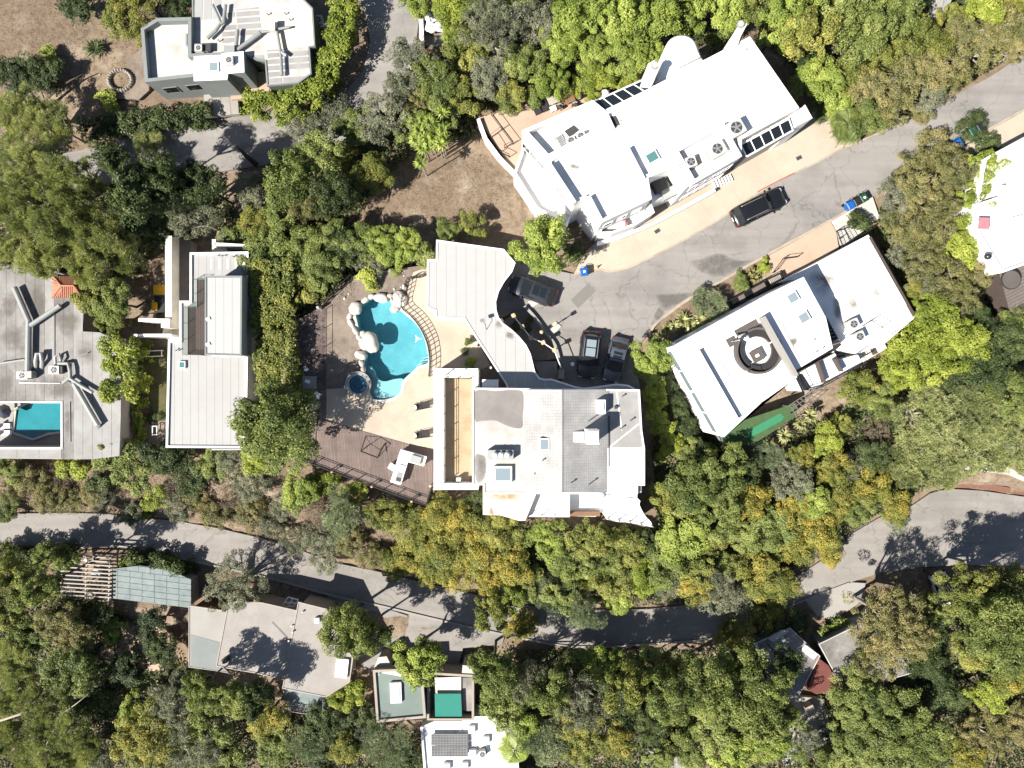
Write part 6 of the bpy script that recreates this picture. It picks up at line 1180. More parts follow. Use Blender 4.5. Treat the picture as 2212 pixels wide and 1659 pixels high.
# ------------------------------------------------------------------ vehicles
def car(label, px, py, z, head, L, Wd, Ht, paint, style='suv', glassroof=False, rails=False, zp=.9):
    q = P(px, py, z + zp); t = thing('car', label, 'car', (q.x, q.y, z)); a = math.atan2(head[1], head[0]); ca, sa = math.cos(a), math.sin(a)
    def T(x, y, zz): return (q.x + x * ca - y * sa, q.y + x * sa + y * ca, z + zz)
    h = L / 2; w = Wd / 2; belt = Ht * .56
    def sec(x, hw, zb, zt, r=.12):
        pts = [(-hw + .05, zb), (hw - .05, zb), (hw, zb + .1), (hw, zt - r * 1.2), (hw - r * .35, zt - r * .4), (hw - r, zt), (-hw + r, zt), (-hw + r * .35, zt - r * .4), (-hw, zt - r * 1.2), (-hw, zb + .1)]
        return [T(x, y, zz) for y, zz in pts]
    hood = belt * (.97 if style == 'suv' else .92)
    tail = belt * (1.0 if style != 'sedan' else .98)
    st = [(-h, w * .80, .42, tail * .80), (-h + .12, w * .9, .30, tail * .95), (-h + .5, w * .98, .22, tail), (-h * .45, w, .2, belt), (0, w, .2, belt), (h * .38, w, .2, belt), (h * .62, w * .985, .2, hood), (h - .45, w * .93, .22, hood * .93), (h - .12, w * .8, .3, hood * .8), (h, w * .62, .42, hood * .62)]
    O('body', MB().loft([sec(*s) for s in st]), paint, t, True)
    # greenhouse: glass house with roof skin
    f0 = {'suv': (-h + .30, -h + .62, h * .16, h * .46), 'wagon': (-h + .28, -h + .8, h * .08, h * .46), 'sedan': (-h + .55, -h + 1.2, h * .06, h * .48)}[style]
    def gs(x, hw, zz): return [T(x, -hw, zz), T(x, hw, zz)]
    xb0, xr0, xr1, xb1 = f0; zt = Ht; wb_, wt = w * .93, w * .76
    lo = [T(xb0, -wb_ * .92, belt - .03), T(xb1, -wb_ * .94, belt - .05), T(xb1 + .12, 0, belt - .05), T(xb1, wb_ * .94, belt - .05), T(xb0, wb_ * .92, belt - .03), T(xb0 - .06, 0, belt - .03)]
    hi = [T(xr0, -wt, zt - .06), T(xr1, -wt * .96, zt - .06), T(xr1 + .12, 0, zt - .03), T(xr1, wt * .96, zt - .06), T(xr0, wt, zt - .06), T(xr0 - .05, 0, zt - .04)]
    O('window_glass', MB().loft([lo, hi]), 'glass_dark', t)
    n = 7; v = []
    for i in range(n + 1):
        x = xr0 - .05 + (xr1 + .08 - xr0) * i / n
        for j in range(7):
            u = j / 3 - 1; v.append(T(x, u * wt * 1.02, zt - .055 + .07 * (1 - u ** 4) * (1 - (2 * i / n - 1) ** 6)))
    O('roof', MB().add(v, [(i * 7 + j, (i + 1) * 7 + j, (i + 1) * 7 + j + 1, i * 7 + j + 1) for i in range(n) for j in range(6)]), paint, t, True)
    for y in (-1, 1):   # pillars
        for x0, x1 in ((xb0, xr0), (xb1, xr1), ((xb0 + xb1) / 2 - .1, (xr0 + xr1) / 2 - .1)):
            O('pillar', MB().tube([T(x0, y * wb_ * .95, belt - .02), T(x1, y * wt, zt - .05)], .045, 5), paint, t)
    if glassroof:
        m_ = (xr0 + xr1) / 2
        for s0, s1 in ((m_ + .08, xr1 - .18), (xr0 + .3, m_ - .02)): O('sunroof', MB().prism([T(s0, -wt * .62, 0)[:2], T(s1, -wt * .62, 0)[:2], T(s1, wt * .62, 0)[:2], T(s0, wt * .62, 0)[:2]], z + zt + .0, z + zt + .025), 'glass_sky' if paint == 'paint_black' else 'glass_dark', t)
    if rails:
        for y in (-1, 1): O('roof_rail', MB().tube([T(xr0 + .15, y * wt * .9, zt), T(xr0 + .3, y * wt * .9, zt + .08), T(xr1 - .3, y * wt * .9, zt + .08), T(xr1 - .1, y * wt * .9, zt - .01)], .03, 6), 'grey_metal', t)
    for x in (h * .60, -h * .58):
        for y in (-1, 1):
            c = T(x, y * (w - .1), .34); wv = Vector((-sa, ca, 0)) * .12
            tw = O('tyre', MB().tube([Vector(c) - wv, Vector(c) + wv], .34, 18), 'tyre', t); O('rim', MB().tube([Vector(c) + wv * y * 1.02, Vector(c) + wv * y * 1.1], .22, 12), 'rim', tw)
    for y in (-1, 1):
        O('headlight', MB().box(T(h - .18, y * w * .62, hood * .72), (.24, .34, .16), a, .05), 'head_glass', t); O('tail_light', MB().box(T(-h + .08, y * w * .72, tail * .82), (.16, .28, .22), a, .04), 'tail_red', t)
        O('mirror', MB().box(T(xb1 - .25, y * (w + .1), belt + .06), (.14, .24, .16), a, .03), paint, t)
        O('door_handle', MB().box(T(.1, y * (w + .005), belt - .12), (.2, .03, .04), a), 'rim', t)
    O('grille', MB().box(T(h - .03, 0, hood * .55), (.08, w * .8, .2), a), 'ac_dark', t); O('number_plate', MB().box(T(-h + .0, 0, tail * .6), (.03, .42, .14), a), 'white_paint', t)
    return t
car('long black off-roader parked along the street kerb', 1640, 447, 0, (.90, .43), 5.5, 2.03, 1.9, 'paint_black', 'suv', False, True)
car('black wagon with a glass roof parked nose-in by the house', 1273, 766, 0, (-.12, -.99), 4.65, 1.95, 1.75, 'paint_black', 'suv', True, True)
car('dark silver sedan with a glass roof parked beside the black wagon', 1331, 777, 0, (-.24, -.97), 4.5, 1.85, 1.45, 'paint_silver', 'sedan', True)
car('dark charcoal car half under the tree at the garage', 1151, 627, 0, (-.93, .33), 4.8, 1.92, 1.55, 'paint_charcoal', 'wagon', True)
car('white car mostly hidden by the big tree at the lower road', 2042, 1280, ZL, (.35, -.93), 4.5, 1.85, 1.5, 'paint_white', 'sedan')
# ------------------------------------------------------------------ wheelie bins
def wheelie(label, px, py, z, rot, mat, mark=True):
    q = P(px, py, z + 1.0); a = R(rot); t = thing('wheelie_bin', label, 'wheelie bin', (q.x, q.y, z), 'wheelie bins'); ca, sa = math.cos(a), math.sin(a)
    T = lambda x, y, zz: (q.x + x * ca - y * sa, q.y + x * sa + y * ca, z + zz)
    O('tub', MB().loft([[T(-.24, -.26, .06), T(.24, -.26, .06), T(.24, .26, .06), T(-.24, .26, .06)], [T(-.34, -.36, .98), T(.34, -.36, .98), T(.34, .36, .98), T(-.34, .36, .98)]]), mat, t)
    O('lid', MB().loft([[T(-.37, -.41, .98), T(.37, -.41, .98), T(.37, .39, .98), T(-.37, .39, .98)], [T(-.36, -.38, 1.03), T(.36, -.38, 1.03), T(.36, .38, 1.05), T(-.36, .38, 1.05)], [T(-.28, -.28, 1.09), T(.28, -.28, 1.09), T(.28, .3, 1.1), T(-.28, .3, 1.1)]]), mat, t)
    if mark: O('lid_badge', MB().box(T(0, 0, 1.105), (.22, .22, .012), a, .04), 'white_paint', t)
    O('handle', MB().tube([T(-.26, .42, .97), T(-.26, .5, .98), T(.26, .5, .98), T(.26, .42, .97)], .025, 6), mat, t)
    for s in (-.28, .28): O('wheel', MB().tube([T(s - .04, .34, .13), T(s + .04, .34, .13)], .13, 12), 'tyre', t)
wheelie('blue wheelie bin at the sidewalk corner under the round tree', 1262, 587, 0, 6, 'bin_blue'); wheelie('blue wheelie bin at the kerb end of the row by the driveway pad', 1838, 443, .05, 30, 'bin_blue', False); wheelie('black wheelie bin in the middle of the row by the driveway pad', 1853, 435, .05, 30, 'bin_black', False); wheelie('dark green wheelie bin closest to the hedge by the driveway pad', 1867, 427, .05, 30, 'bin_green'); wheelie('black wheelie bin in tree shade beyond the far kerb', 2119, 274, .12, 30, 'bin_black', False); wheelie('dark green wheelie bin in tree shade beyond the far kerb', 2103, 283, .12, 30, 'bin_green', False); wheelie('blue wheelie bin in tree shade beyond the far kerb', 2071, 309, .12, 30, 'bin_blue', False)
t = thing('traffic_cone', 'small pale cone on the sidewalk next to the blue bin', 'cone', tuple(P(1290, 577, .13))); q = P(1290, 577, .4); O('base', MB().box((q.x, q.y, .15), (.34, .34, .04)), 'lamp_tan', t); O('cone', MB().cyl(q, .14, .17, .75, 14, .03), 'lamp_tan', t)
# ------------------------------------------------------------------ patio and deck furniture
t = thing('outdoor_kitchen', 'L-shaped white outdoor kitchen counter on the timber deck', 'outdoor kitchen', tuple(P(875, 1010, 0)))
LC = [(865.5, 971), (922, 987), (915.5, 1007), (881, 998), (865.5, 1048), (843, 1041)]; p = ccw(XY(LC, 1.0)); O('base', MB().prism(inset(p, .06), .03, .94), 'white_stucco', t); O('counter_top', MB().prism(p, .94, 1.0), 'pale_concrete', t)
O('counter_rim', MB().ring(p, inset(p, .07), .998, 1.03), 'white_paint', t); boxF('sink', 864, 1027, .55, .5, .99, 1.02, 'grey_metal', t, -17); g = boxF('grill_hood', 898, 993, 1.0, .7, 1.0, 1.3, 'duct', t, -16); boxF('hob', 861, 1036, .5, .35, 1.02, 1.05, 'ac_dark', t, -17); boxF('tray', 868, 1010, .55, .45, 1.0, 1.12, 'white_paint', t, -17)
table('small white side table against the outdoor kitchen', 847, 1009, .03, .7, .6, -30, 'white_paint', 'white_paint', .6)
t = thing('hammock_stand', 'bare black metal hammock stand on the timber deck', 'hammock stand', tuple(P(805, 975, .03)))
for a in ([(790, 942, .08), (779, 975, .08)], [(779, 975, .08), (815, 989, .08)], [(815, 989, .08), (832, 957, .08)], [(790, 942, .08), (799, 958, 1.1), (779, 975, .08)], [(832, 957, .08), (822, 972, 1.1), (815, 989, .08)], [(799, 958, 1.1), (822, 972, 1.1)], [(835, 976, .08), (832, 957, .08)]): O('bar', MB().tube([P(*x) for x in a], .035, 6), 'black_metal', t)
def arc_chair(label, px, py, rot):
    q = P(px, py, .3); a = R(rot); t = thing('lounge_chair', label, 'lounge chair', (q.x, q.y, .05)); ca, sa = math.cos(a), math.sin(a); T = lambda x, y, zz: (q.x + x * ca - y * sa, q.y + x * sa + y * ca, .05 + zz)
    prof = [(-.75, .55), (-.45, .35), (-.1, .28), (.25, .4), (.55, .75), (.72, 1.1)]
    O('sling', MB().loft([[T(x, -.28, zz), T(x, .28, zz), T(x, .28, zz + .03), T(x, -.28, zz + .03)] for x, zz in prof]), 'cushion_dark', t)
    for y in (-.32, .32): O('runner', MB().tube([T(-.9, y, .3), T(-.5, y, .08), (T(0, y, .03)), T(.5, y, .1), T(.85, y, .45), T(.78, y, 1.1)], .03, 6), 'black_metal', t); O('arm', MB().tube([T(-.6, y, .45), T(.0, y, .55), T(.6, y, .85)], .025, 6), 'black_metal', t)
    O('cross_bar', MB().tube([T(-.6, -.32, .12), T(-.6, .32, .12)], .025, 6), 'black_metal', t); O('pillow', MB().blob(T(-.75, 0, .62), (.12, .22, .08), 1, .1, 10, 6, a), 'white_paint', t, True)
arc_chair('black sling lounge chair on the patio closest to the pool railing', 915, 876, 12); arc_chair('black sling lounge chair on the patio closest to the deck', 915, 938, 8)
table('grey table with folded papers in the shade of the round tree', 668, 826, .02, 1.35, 1.2, 0, 'concrete', 'grey_metal'); q = P(664, 824, .8); O('folded_cloth', MB().box((q.x, q.y, .79), (.5, .32, .05), -.3), 'white_paint', None, False, 'folded white cloth lying on the grey shaded table', 'cloth')
chair('white wooden chair below the grey shaded table', 685, 854, .02, -30, 'white_paint', 'white_paint', 1.2); chair('white wooden chair half under the round tree', 682, 874, .02, 10, 'white_paint', 'white_paint', 1.0)
for i, (x, y, l) in enumerate(((748, 836, 'small white planter pot beside the hot tub'), (662, 798, 'white pot in the shaded mulch above the grey table'))):
    q = P(x, y, .2); O('pot', MB().cyl(q, .16, 0, .35, 12, .22), 'white_paint', None, False, l, 'pot')
# ------------------------------------------------------------------ vegetation
rs = np.random.RandomState(11)
def leaf_arrays(c, n, L, Wd, droop=0.15):
    """diamond leaves: centres c, normals n"""
    k = len(c); t = rs.normal(size=(k, 3)); t -= (t * n).sum(1, keepdims=True) * n; t /= np.linalg.norm(t, axis=1, keepdims=True) + 1e-9
    b = np.cross(n, t); L = L[:, None]; Wd = Wd[:, None]
    v = np.stack([c - t * L * .5 - n * L * droop, c + b * Wd * .5, c + t * L * .5 - n * L * droop, c - b * Wd * .5], 1)
    return v.reshape(-1, 3)
def quads_mesh(name, v, var, mat):
    nq = len(v) // 4; me = bpy.data.meshes.new(name)
    me.vertices.add(nq * 4); me.vertices.foreach_set('co', v.astype(np.float32).ravel())
    me.loops.add(nq * 4); me.loops.foreach_set('vertex_index', np.arange(nq * 4, dtype=np.int32))
    me.polygons.add(nq); me.polygons.foreach_set('loop_start', np.arange(nq, dtype=np.int32) * 4); me.polygons.foreach_set('loop_total', np.full(nq, 4, dtype=np.int32))
    me.update(calc_edges=True)
    a = me.attributes.new('v', 'FLOAT', 'FACE'); a.data.foreach_set('value', np.clip(var, 0, 1).astype(np.float32))
    me.materials.append(MATS[mat]); return me
def lobes_to_leaves(cen, rad, per, leaf, aspect, jit, up, needle=False, zs=0.8):
    tot = len(cen) * per; li = np.repeat(np.arange(len(cen)), per)
    d = rs.normal(size=(tot, 3)); d[:, 2] = np.where(d[:, 2] < -.25, -d[:, 2], d[:, 2]); d /= np.linalg.norm(d, axis=1, keepdims=True)
    # small sub-clumps on each lobe so that light and shade break up
    sub = rs.normal(size=(len(cen), 9, 3)); sub /= np.linalg.norm(sub, axis=2, keepdims=True)
    dots = np.einsum('ij,ikj->ik', d, sub[li]).max(1)
    rr_ = rad[li] * (0.5 + 0.66 * np.clip((dots - .5) / .5, 0, 1) ** 1.2) * rs.uniform(.8, 1.1, tot)
    st = rs.uniform(.72, 1.32, (len(cen), 3)) * np.array([1, 1, zs]); c = cen[li] + d * rr_[:, None] * st[li]
    n = d * .7 + np.array([-.12, -.08, up + .2]) + rs.normal(size=(tot, 3)) * jit; n /= np.linalg.norm(n, axis=1, keepdims=True)
    L = leaf * rs.uniform(.65, 1.35, tot); W_ = L * aspect * rs.uniform(.8, 1.2, tot)
    if needle:
        t = d + rs.normal(size=(tot, 3)) * .45 + np.array([0, 0, .25]); t /= np.linalg.norm(t, axis=1, keepdims=True)
        b = np.cross(t, rs.normal(size=(tot, 3))); b /= np.linalg.norm(b, axis=1, keepdims=True) + 1e-9
        v = np.stack([c - t * L[:, None] * .4, c + b * W_[:, None] * .5, c + t * L[:, None] * .6, c - b * W_[:, None] * .5], 1).reshape(-1, 3)
    else: v = leaf_arrays(c, n, L, W_)
    lv = rs.uniform(.12, .8, len(cen)); var = lv[li] * .62 + rs.uniform(0, .4, tot) + .06 * (d[:, 2] > .5)
    return v, var
KIND = {  # material, lobes, lobe radius, leaves per lobe, leaf length, aspect, jitter, up, needle, branches colour, word
    'B': ('leaf_bright', 44, .25, 402, 0.062, .62, .42, .35, False, 'bark', 'bright green leafy'),
    'G': ('leaf_green', 51, .235, 366, 0.060, .58, .45, .3, False, 'bark', 'mid green leafy'),
    'D': ('leaf_dark', 42, .26, 366, 0.062, .6, .45, .3, False, 'bark', 'dark green dense'),
    'P': ('leaf_pine', 56, .215, 366, 0.104, .17, .4, .3, True, 'bark_pale', 'soft yellow-green pine'),
    'O': ('leaf_olive', 67, .175, 231, 0.051, .42, .6, .25, False, 'bark_pale', 'grey-green fine-leaved'),
    'Y': ('leaf_gold', 51, .225, 329, 0.056, .55, .5, .3, False, 'bark', 'golden yellow'),
    'R': ('leaf_russet', 62, .19, 280, 0.051, .5, .5, .3, False, 'bark_pale', 'russet tinged olive'),
    'L': ('leaf_lime', 42, .25, 366, 0.066, .6, .45, .35, False, 'bark', 'lime green'),
    'F': ('leaf_blue', 40, .25, 402, 0.100, .16, .4, .3, True, 'bark', 'feathery blue-green'),
    'M': ('leaf_mixed', 50, .22, 340, .06, .55, .5, .3, False, 'bark', 'yellow-green leafy'),
    'T': ('leaf_brush', 44, .21, 109, 0.062, .3, .7, .2, False, 'bark_pale', 'bare twiggy'),
}
CROWN = {}
def crown_mesh(kind, size, var):
    key = (kind, size, var)
    if key in CROWN: return CROWN[key]
    mat, nl, lr, per, leaf, asp, jit, up, needle, bark, w_ = KIND[kind]
    nl = int(nl * .86)
    if size == 's': nl, lr, per, leaf = int(nl * .4), lr * 1.45, int(per * .75), leaf * 2.0
    if size == 'l': nl, lr, per, leaf = int(nl * 1.6), lr * .8, int(per * .95), leaf * .74
    th = rs.uniform(0, 2 * math.pi, nl); r = np.sqrt(rs.uniform(0, 1, nl)) * (1 - lr * .85)
    edge = 1 + .16 * np.sin(th * 3 + rs.uniform(0, 6)) + .10 * np.sin(th * 5 + rs.uniform(0, 6)); r = r * np.clip(edge, .75, 1.2)
    zdome = .62 * np.sqrt(np.clip(1 - (r / 1.12) ** 2, 0, 1)) - .12
    z = zdome - np.abs(rs.normal(0, .27, nl)) + rs.uniform(-.05, .2, nl)
    cen = np.stack([r * np.cos(th), r * np.sin(th), z], 1)
    rad = lr * rs.uniform(.65, 1.3, nl)
    v, va = lobes_to_leaves(cen, rad, per, leaf, asp, jit, up, needle)
    CROWN[key] = (quads_mesh('crown', v, va, mat), limb_mesh(cen, bark, 6 if size == 's' else 12, kind in 'OPRT')); return CROWN[key]
def limb_mesh(cen, bark, n, twigs):
    m = MB(); idx = rs.choice(len(cen), min(n, len(cen)), False); b0 = Vector((0, 0, -.75))
    for i in idx:
        c = Vector(cen[i]); mid = b0.lerp(c, .5) + Vector((rs.uniform(-.1, .1), rs.uniform(-.1, .1), rs.uniform(-.1, .02)))
        m.tube([b0, mid, c], [.045, .03, .012], 5, False)
        if twigs:
            for k in range(3):
                e = c + Vector((rs.uniform(-.25, .25), rs.uniform(-.25, .25), rs.uniform(.02, .22))); m.tube([mid.lerp(c, .6), c.lerp(e, .5) + Vector((0, 0, .02)), e], [.012, .009, .004], 4, False)
    me = bpy.data.meshes.new('limbs'); me.from_pydata([tuple(q) for q in m.v], [], m.f); me.materials.append(MATS[bark]); return me
TRUNK = {}
def trunk_mesh(bark, k):
    if (bark, k) not in TRUNK:
        m = MB(); a = k * 1.3; m.tube([(0, 0, -.06), (.1 * math.cos(a), .1 * math.sin(a), .35), (.05 * math.cos(a + 1), .05 * math.sin(a + 1), .7), (0, 0, 1.02)], [1.25, .95, .8, .6], 8)
        me = bpy.data.meshes.new('trunk'); me.from_pydata([tuple(q) for q in m.v], [], m.f); me.polygons.foreach_set('use_smooth', [True] * len(me.polygons)); me.materials.append(MATS[bark]); TRUNK[(bark, k)] = me
    return TRUNK[(bark, k)]
NT = [0]
TNAME = {'M': 'broadleaf_tree', 'B': 'broadleaf_tree', 'G': 'broadleaf_tree', 'L': 'broadleaf_tree', 'D': 'evergreen_tree', 'P': 'pine_tree', 'O': 'olive_tree', 'Y': 'autumn_tree', 'R': 'pepper_tree', 'F': 'acacia_tree', 'T': 'bare_tree'}
def tree(kind, px, py, rpx, label, group, h=None):
    NT[0] += 1; i = NT[0]
    zg = -3.0; zc = 0; hh = h
    for tries in range(12):
        for _ in range(4):
            r = rpx * (H - zc) / FP; h0 = hh if hh else min(max(1.9 * r, 1.1), 7.5)
            asp = min(max(.95 if r > 1.2 else .8, .5 * h0 / r), 1.55); q = P(px, py, zc); zg = float(ground(q.x, q.y)[0]); zc = zg + h0 - .5 * r * asp
        # a trunk never stands on the carriageway: lower the tree until its foot is on the verge
        if h0 < 2.2 or not any(bool(a[0]) or b[0] < .25 for a, b in (in_poly(np.array([q.x]), np.array([q.y]), pw_) for pw_, z_ in PADW[:3])): break
        hh = h0 * .87
    size = 's' if r < 1.3 else ('l' if r > 2.8 else 'm')
    cm, lm = crown_mesh(kind, size, i % 2 if size != 's' else i % 2)
    small = r < 1.0
    t = thing('shrub' if small else TNAME[kind], label, 'shrub' if small else 'tree', (q.x, q.y, zg), group)
    a = rnd.random() * 6.28; sx, sy = r * rnd.uniform(.95, 1.14), r * rnd.uniform(.95, 1.14)
    c = bpy.data.objects.new('crown', cm); COL.objects.link(c); c.parent = t; c.location = (0, 0, zc - zg); c.scale = (sx, sy, r * asp); c.rotation_euler = (0, 0, a)
    l = bpy.data.objects.new('limbs', lm); COL.objects.link(l); l.parent = t; l.location = (0, 0, zc - zg); l.scale = (sx, sy, r * asp); l.rotation_euler = (0, 0, a)
    bark = KIND[kind][9]; tk = bpy.data.objects.new('trunk', trunk_mesh(bark, i % 4)); COL.objects.link(tk); tk.parent = t; tr_ = max(.035, .055 * r)
    tk.scale = (tr_, tr_, max(.25, zc - zg - .55 * r)); tk.rotation_euler = (0, 0, a)
    return t
ONES = ['', 'first', 'second', 'third', 'fourth', 'fifth', 'sixth', 'seventh', 'eighth', 'ninth', 'tenth', 'eleventh', 'twelfth', 'thirteenth', 'fourteenth', 'fifteenth', 'sixteenth', 'seventeenth', 'eighteenth', 'nineteenth', 'twentieth']
def ordinal(n):
    if n <= 20: return ONES[n]
    tens = {2: 'twenty', 3: 'thirty', 4: 'forty'}[n // 10]
    return tens[:-1] + 'ieth' if n % 10 == 0 else tens + '-' + ONES[n % 10]
def zone(place, mark, mxy, items, mix=.3):
    """items: (kind, px, py, r[, height]); labels count outward from a landmark"""
    items = [((rnd.choice('MMMBO') if it[0] == 'G' and rnd.random() < mix else it[0]),) + tuple(it[1:]) for it in items]
    items = sorted(items, key=lambda t_: (t_[1] - mxy[0]) ** 2 + (t_[2] - mxy[1]) ** 2)
    cnt = {}
    for it in items:
        k = it[0]; cnt[k] = cnt.get(k, 0) + 1; tot = sum(1 for x in items if x[0] == k)
        small = it[3] < 22
        lab = KIND[k][10] + (' shrub ' if small else ' tree ') + place
        if tot > 1: lab += ', ' + ordinal(cnt[k]) + ' from ' + mark
        tree(k, it[1], it[2], it[3], lab, 'trees and shrubs ' + place, it[4] if len(it) > 4 else None)
zone('in the top grove', 'the white chimney', (1600, 50), [('O', 1065, 62, 70, 7), ('O', 1150, 60, 55), ('O', 1060, 170, 52), ('G', 1010, 110, 55), ('G', 1130, 140, 48), ('B', 1190, 185, 44, 3.5), ('B', 1250, 35, 60, 7), ('B', 1238, 115, 46), ('B', 1320, 45, 55, 7.5), ('B', 1352, 128, 52), ('B', 1405, 45, 60, 7), ('B', 1408, 118, 30, 4), ('B', 1480, 30, 55, 6.5), ('B', 1560, 25, 55, 6), ('L', 1290, 182, 40, 2.6), ('L', 1350, 182, 32, 2), ('L', 1240, 190, 26, 2), ('G', 1100, 215, 36, 3), ('B', 1290, 100, 40), ('G', 1155, 215, 25, 2.2), ('B', 1200, 90, 45), ('G', 1545, 90, 24, 3), ('G', 1030, 20, 50), ('B', 1110, 10, 45)])
zone('behind the white building', 'the street', (1900, 330), [('G', 1640, 20, 55, 6), ('G', 1680, 65, 56, 6.5), ('G', 1740, 85, 60, 7), ('G', 1800, 35, 60, 7.5), ('G', 1852, 85, 58, 7), ('G', 1915, 35, 58, 7), ('G', 1962, 85, 48, 6), ('G', 1905, 128, 42, 5.5), ('G', 1720, 20, 50, 7), ('D', 1735, 140, 40, 3), ('B', 1765, 172, 52, 4.5), ('B', 1800, 225, 38, 3.6), ('Y', 1838, 165, 46, 4.8), ('R', 1882, 205, 52, 5), ('R', 1940, 180, 54, 5.2), ('R', 1992, 165, 48, 5), ('R', 2050, 160, 50, 4.6), ('Y', 2010, 105, 48, 5.4), ('R', 2065, 95, 52, 5), ('R', 2120, 105, 50, 4.6), ('L', 2110, 30, 48, 5), ('G', 2040, 40, 34, 3.4), ('R', 2170, 60, 55, 5), ('R', 2195, 110, 34, 4), ('G', 1870, 262, 40, 4), ('R', 1925, 238, 44, 4.2), ('G', 2010, 215, 36, 3.6), ('R', 1985, 245, 30, 3), ('D', 1775, 235, 30, 2.5), ('Y', 2180, 10, 40, 4)])
zone('between the right roofs', 'the wheelie bins', (1850, 440), [('R', 2020, 325, 54, 4.4), ('R', 1972, 362, 46, 3.8), ('R', 2058, 372, 46, 4), ('O', 1930, 430, 42, 3), ('R', 1985, 420, 50, 3.8), ('R', 2035, 440, 44, 3.6), ('L', 2118, 365, 42, 4), ('L', 2098, 425, 40, 4), ('L', 2088, 500, 40, 3.6), ('R', 1950, 490, 44, 3.4), ('R', 2005, 505, 48, 3.8), ('O', 1945, 545, 38, 3), ('L', 2065, 545, 44, 3.6), ('R', 1985, 570, 44, 3.6), ('R', 2045, 605, 52, 4.2), ('O', 1995, 610, 34, 3.4), ('R', 2100, 600, 38, 3.6), ('R', 2060, 650, 46, 3.8), ('Y', 1975, 630, 30, 3), ('D', 1850, 482, 27, 1.8), ('D', 2095, 280, 34, 2.6), ('D', 2130, 320, 26, 2.2)])
zone('beyond the low roof', 'the beige air conditioners', (1850, 715), [('L', 2000, 665, 40, 4), ('L', 2040, 705, 56, 5), ('L', 1985, 735, 56, 5), ('L', 1935, 775, 46, 4.4), ('L', 2085, 735, 48, 4.4), ('L', 2050, 770, 46, 4.4), ('L', 1985, 800, 48, 4.4), ('L', 1930, 815, 34, 3.6), ('D', 2115, 690, 36, 3.2), ('D', 2110, 785, 56, 4.6), ('D', 2170, 745, 46, 4), ('G', 2190, 690, 34, 3.4), ('G', 1850, 840, 46, 3.2), ('G', 1890, 860, 40, 3.4), ('D', 2055, 835, 48, 4), ('G', 2180, 850, 56, 4.6), ('D', 2140, 820, 40, 4)])
zone('on the right bank', 'the road bend', (2050, 1070), [('P', 1985, 900, 74, 5.5), ('P', 2065, 880, 70, 5.5), ('P', 2140, 905, 64, 5), ('P', 2060, 955, 66, 5), ('P', 1990, 975, 56, 4.4), ('P', 2180, 945, 56, 4.6), ('P', 2120, 975, 50, 4), ('P', 1955, 1010, 46, 3.8), ('P', 2035, 1015, 42, 3.4), ('P', 2200, 985, 40, 3), ('T', 1890, 938, 34, 1.6), ('L', 1782, 952, 36, 3), ('Y', 1728, 985, 32, 2.6), ('O', 1705, 1035, 48, 3.6), ('Y', 1800, 1010, 46, 3.8), ('Y', 1875, 1045, 52, 3.6), ('Y', 1925, 1085, 44, 3), ('D', 1885, 985, 38, 3), ('Y', 1805, 1080, 48, 3.8), ('G', 1745, 1075, 46, 3.8), ('Y', 1770, 1140, 54, 4), ('Y', 1705, 1105, 46, 4), ('G', 1850, 1100, 36, 3), ('Y', 1715, 1180, 50, 3.6), ('G', 1655, 1140, 54, 4.2), ('G', 1830, 1010, 34, 3), ('F', 1935, 1125, 24, 1.4), ('Y', 1790, 1190, 34, 2.6), ('G', 1810, 915, 30, 2)], .55)
zone('below the large house', 'its flared terrace', (1400, 1130), [('G', 1500, 1045, 60, 5.4), ('G', 1560, 1010, 54, 4.8), ('G', 1455, 1075, 52, 5), ('G', 1540, 1105, 62, 5.4), ('Y', 1618, 1075, 50, 4.6), ('G', 1468, 1150, 56, 4.8), ('G', 1425, 1060, 28, 3), ('G', 1600, 1150, 40, 3.8), ('G', 1440, 1205, 56, 4.2), ('G', 1345, 1180, 52, 4), ('G', 1270, 1160, 48, 4.2), ('G', 1185, 1160, 48, 4.2), ('G', 1230, 1212, 54, 4.2), ('G', 1320, 1240, 54, 3.8), ('L', 1395, 1240, 46, 3.6), ('G', 1505, 1205, 52, 3.8), ('Y', 1630, 1230, 52, 3.8), ('G', 1570, 1225, 34, 2.6), ('F', 1185, 1278, 44, 3.2), ('F', 1262, 1318, 44, 5), ('Y', 1125, 1345, 42, 4.5), ('G', 1062, 1312, 48, 6), ('O', 1600, 1300, 54, 4), ('Y', 1592, 1368, 46, 2.8), ('Y', 1645, 1290, 50, 3.6), ('Y', 1695, 1262, 38, 3), ('Y', 1110, 1220, 50, 3.8), ('G', 1140, 1255, 40, 3), ('G', 1450, 1265, 38, 2.6), ('D', 1380, 1175, 36, 3), ('G', 1300, 1200, 40, 3.6), ('Y', 1545, 1160, 36, 3.4), ('G', 1270, 1270, 34, 2.6), ('G', 1210, 1285, 40, 4), ('G', 1330, 1290, 34, 3), ('Y', 1500, 1270, 44, 4), ('O', 1550, 1280, 48, 4.5), ('G', 1100, 1290, 36, 4), ('Y', 1660, 1335, 40, 3.4)], .55)
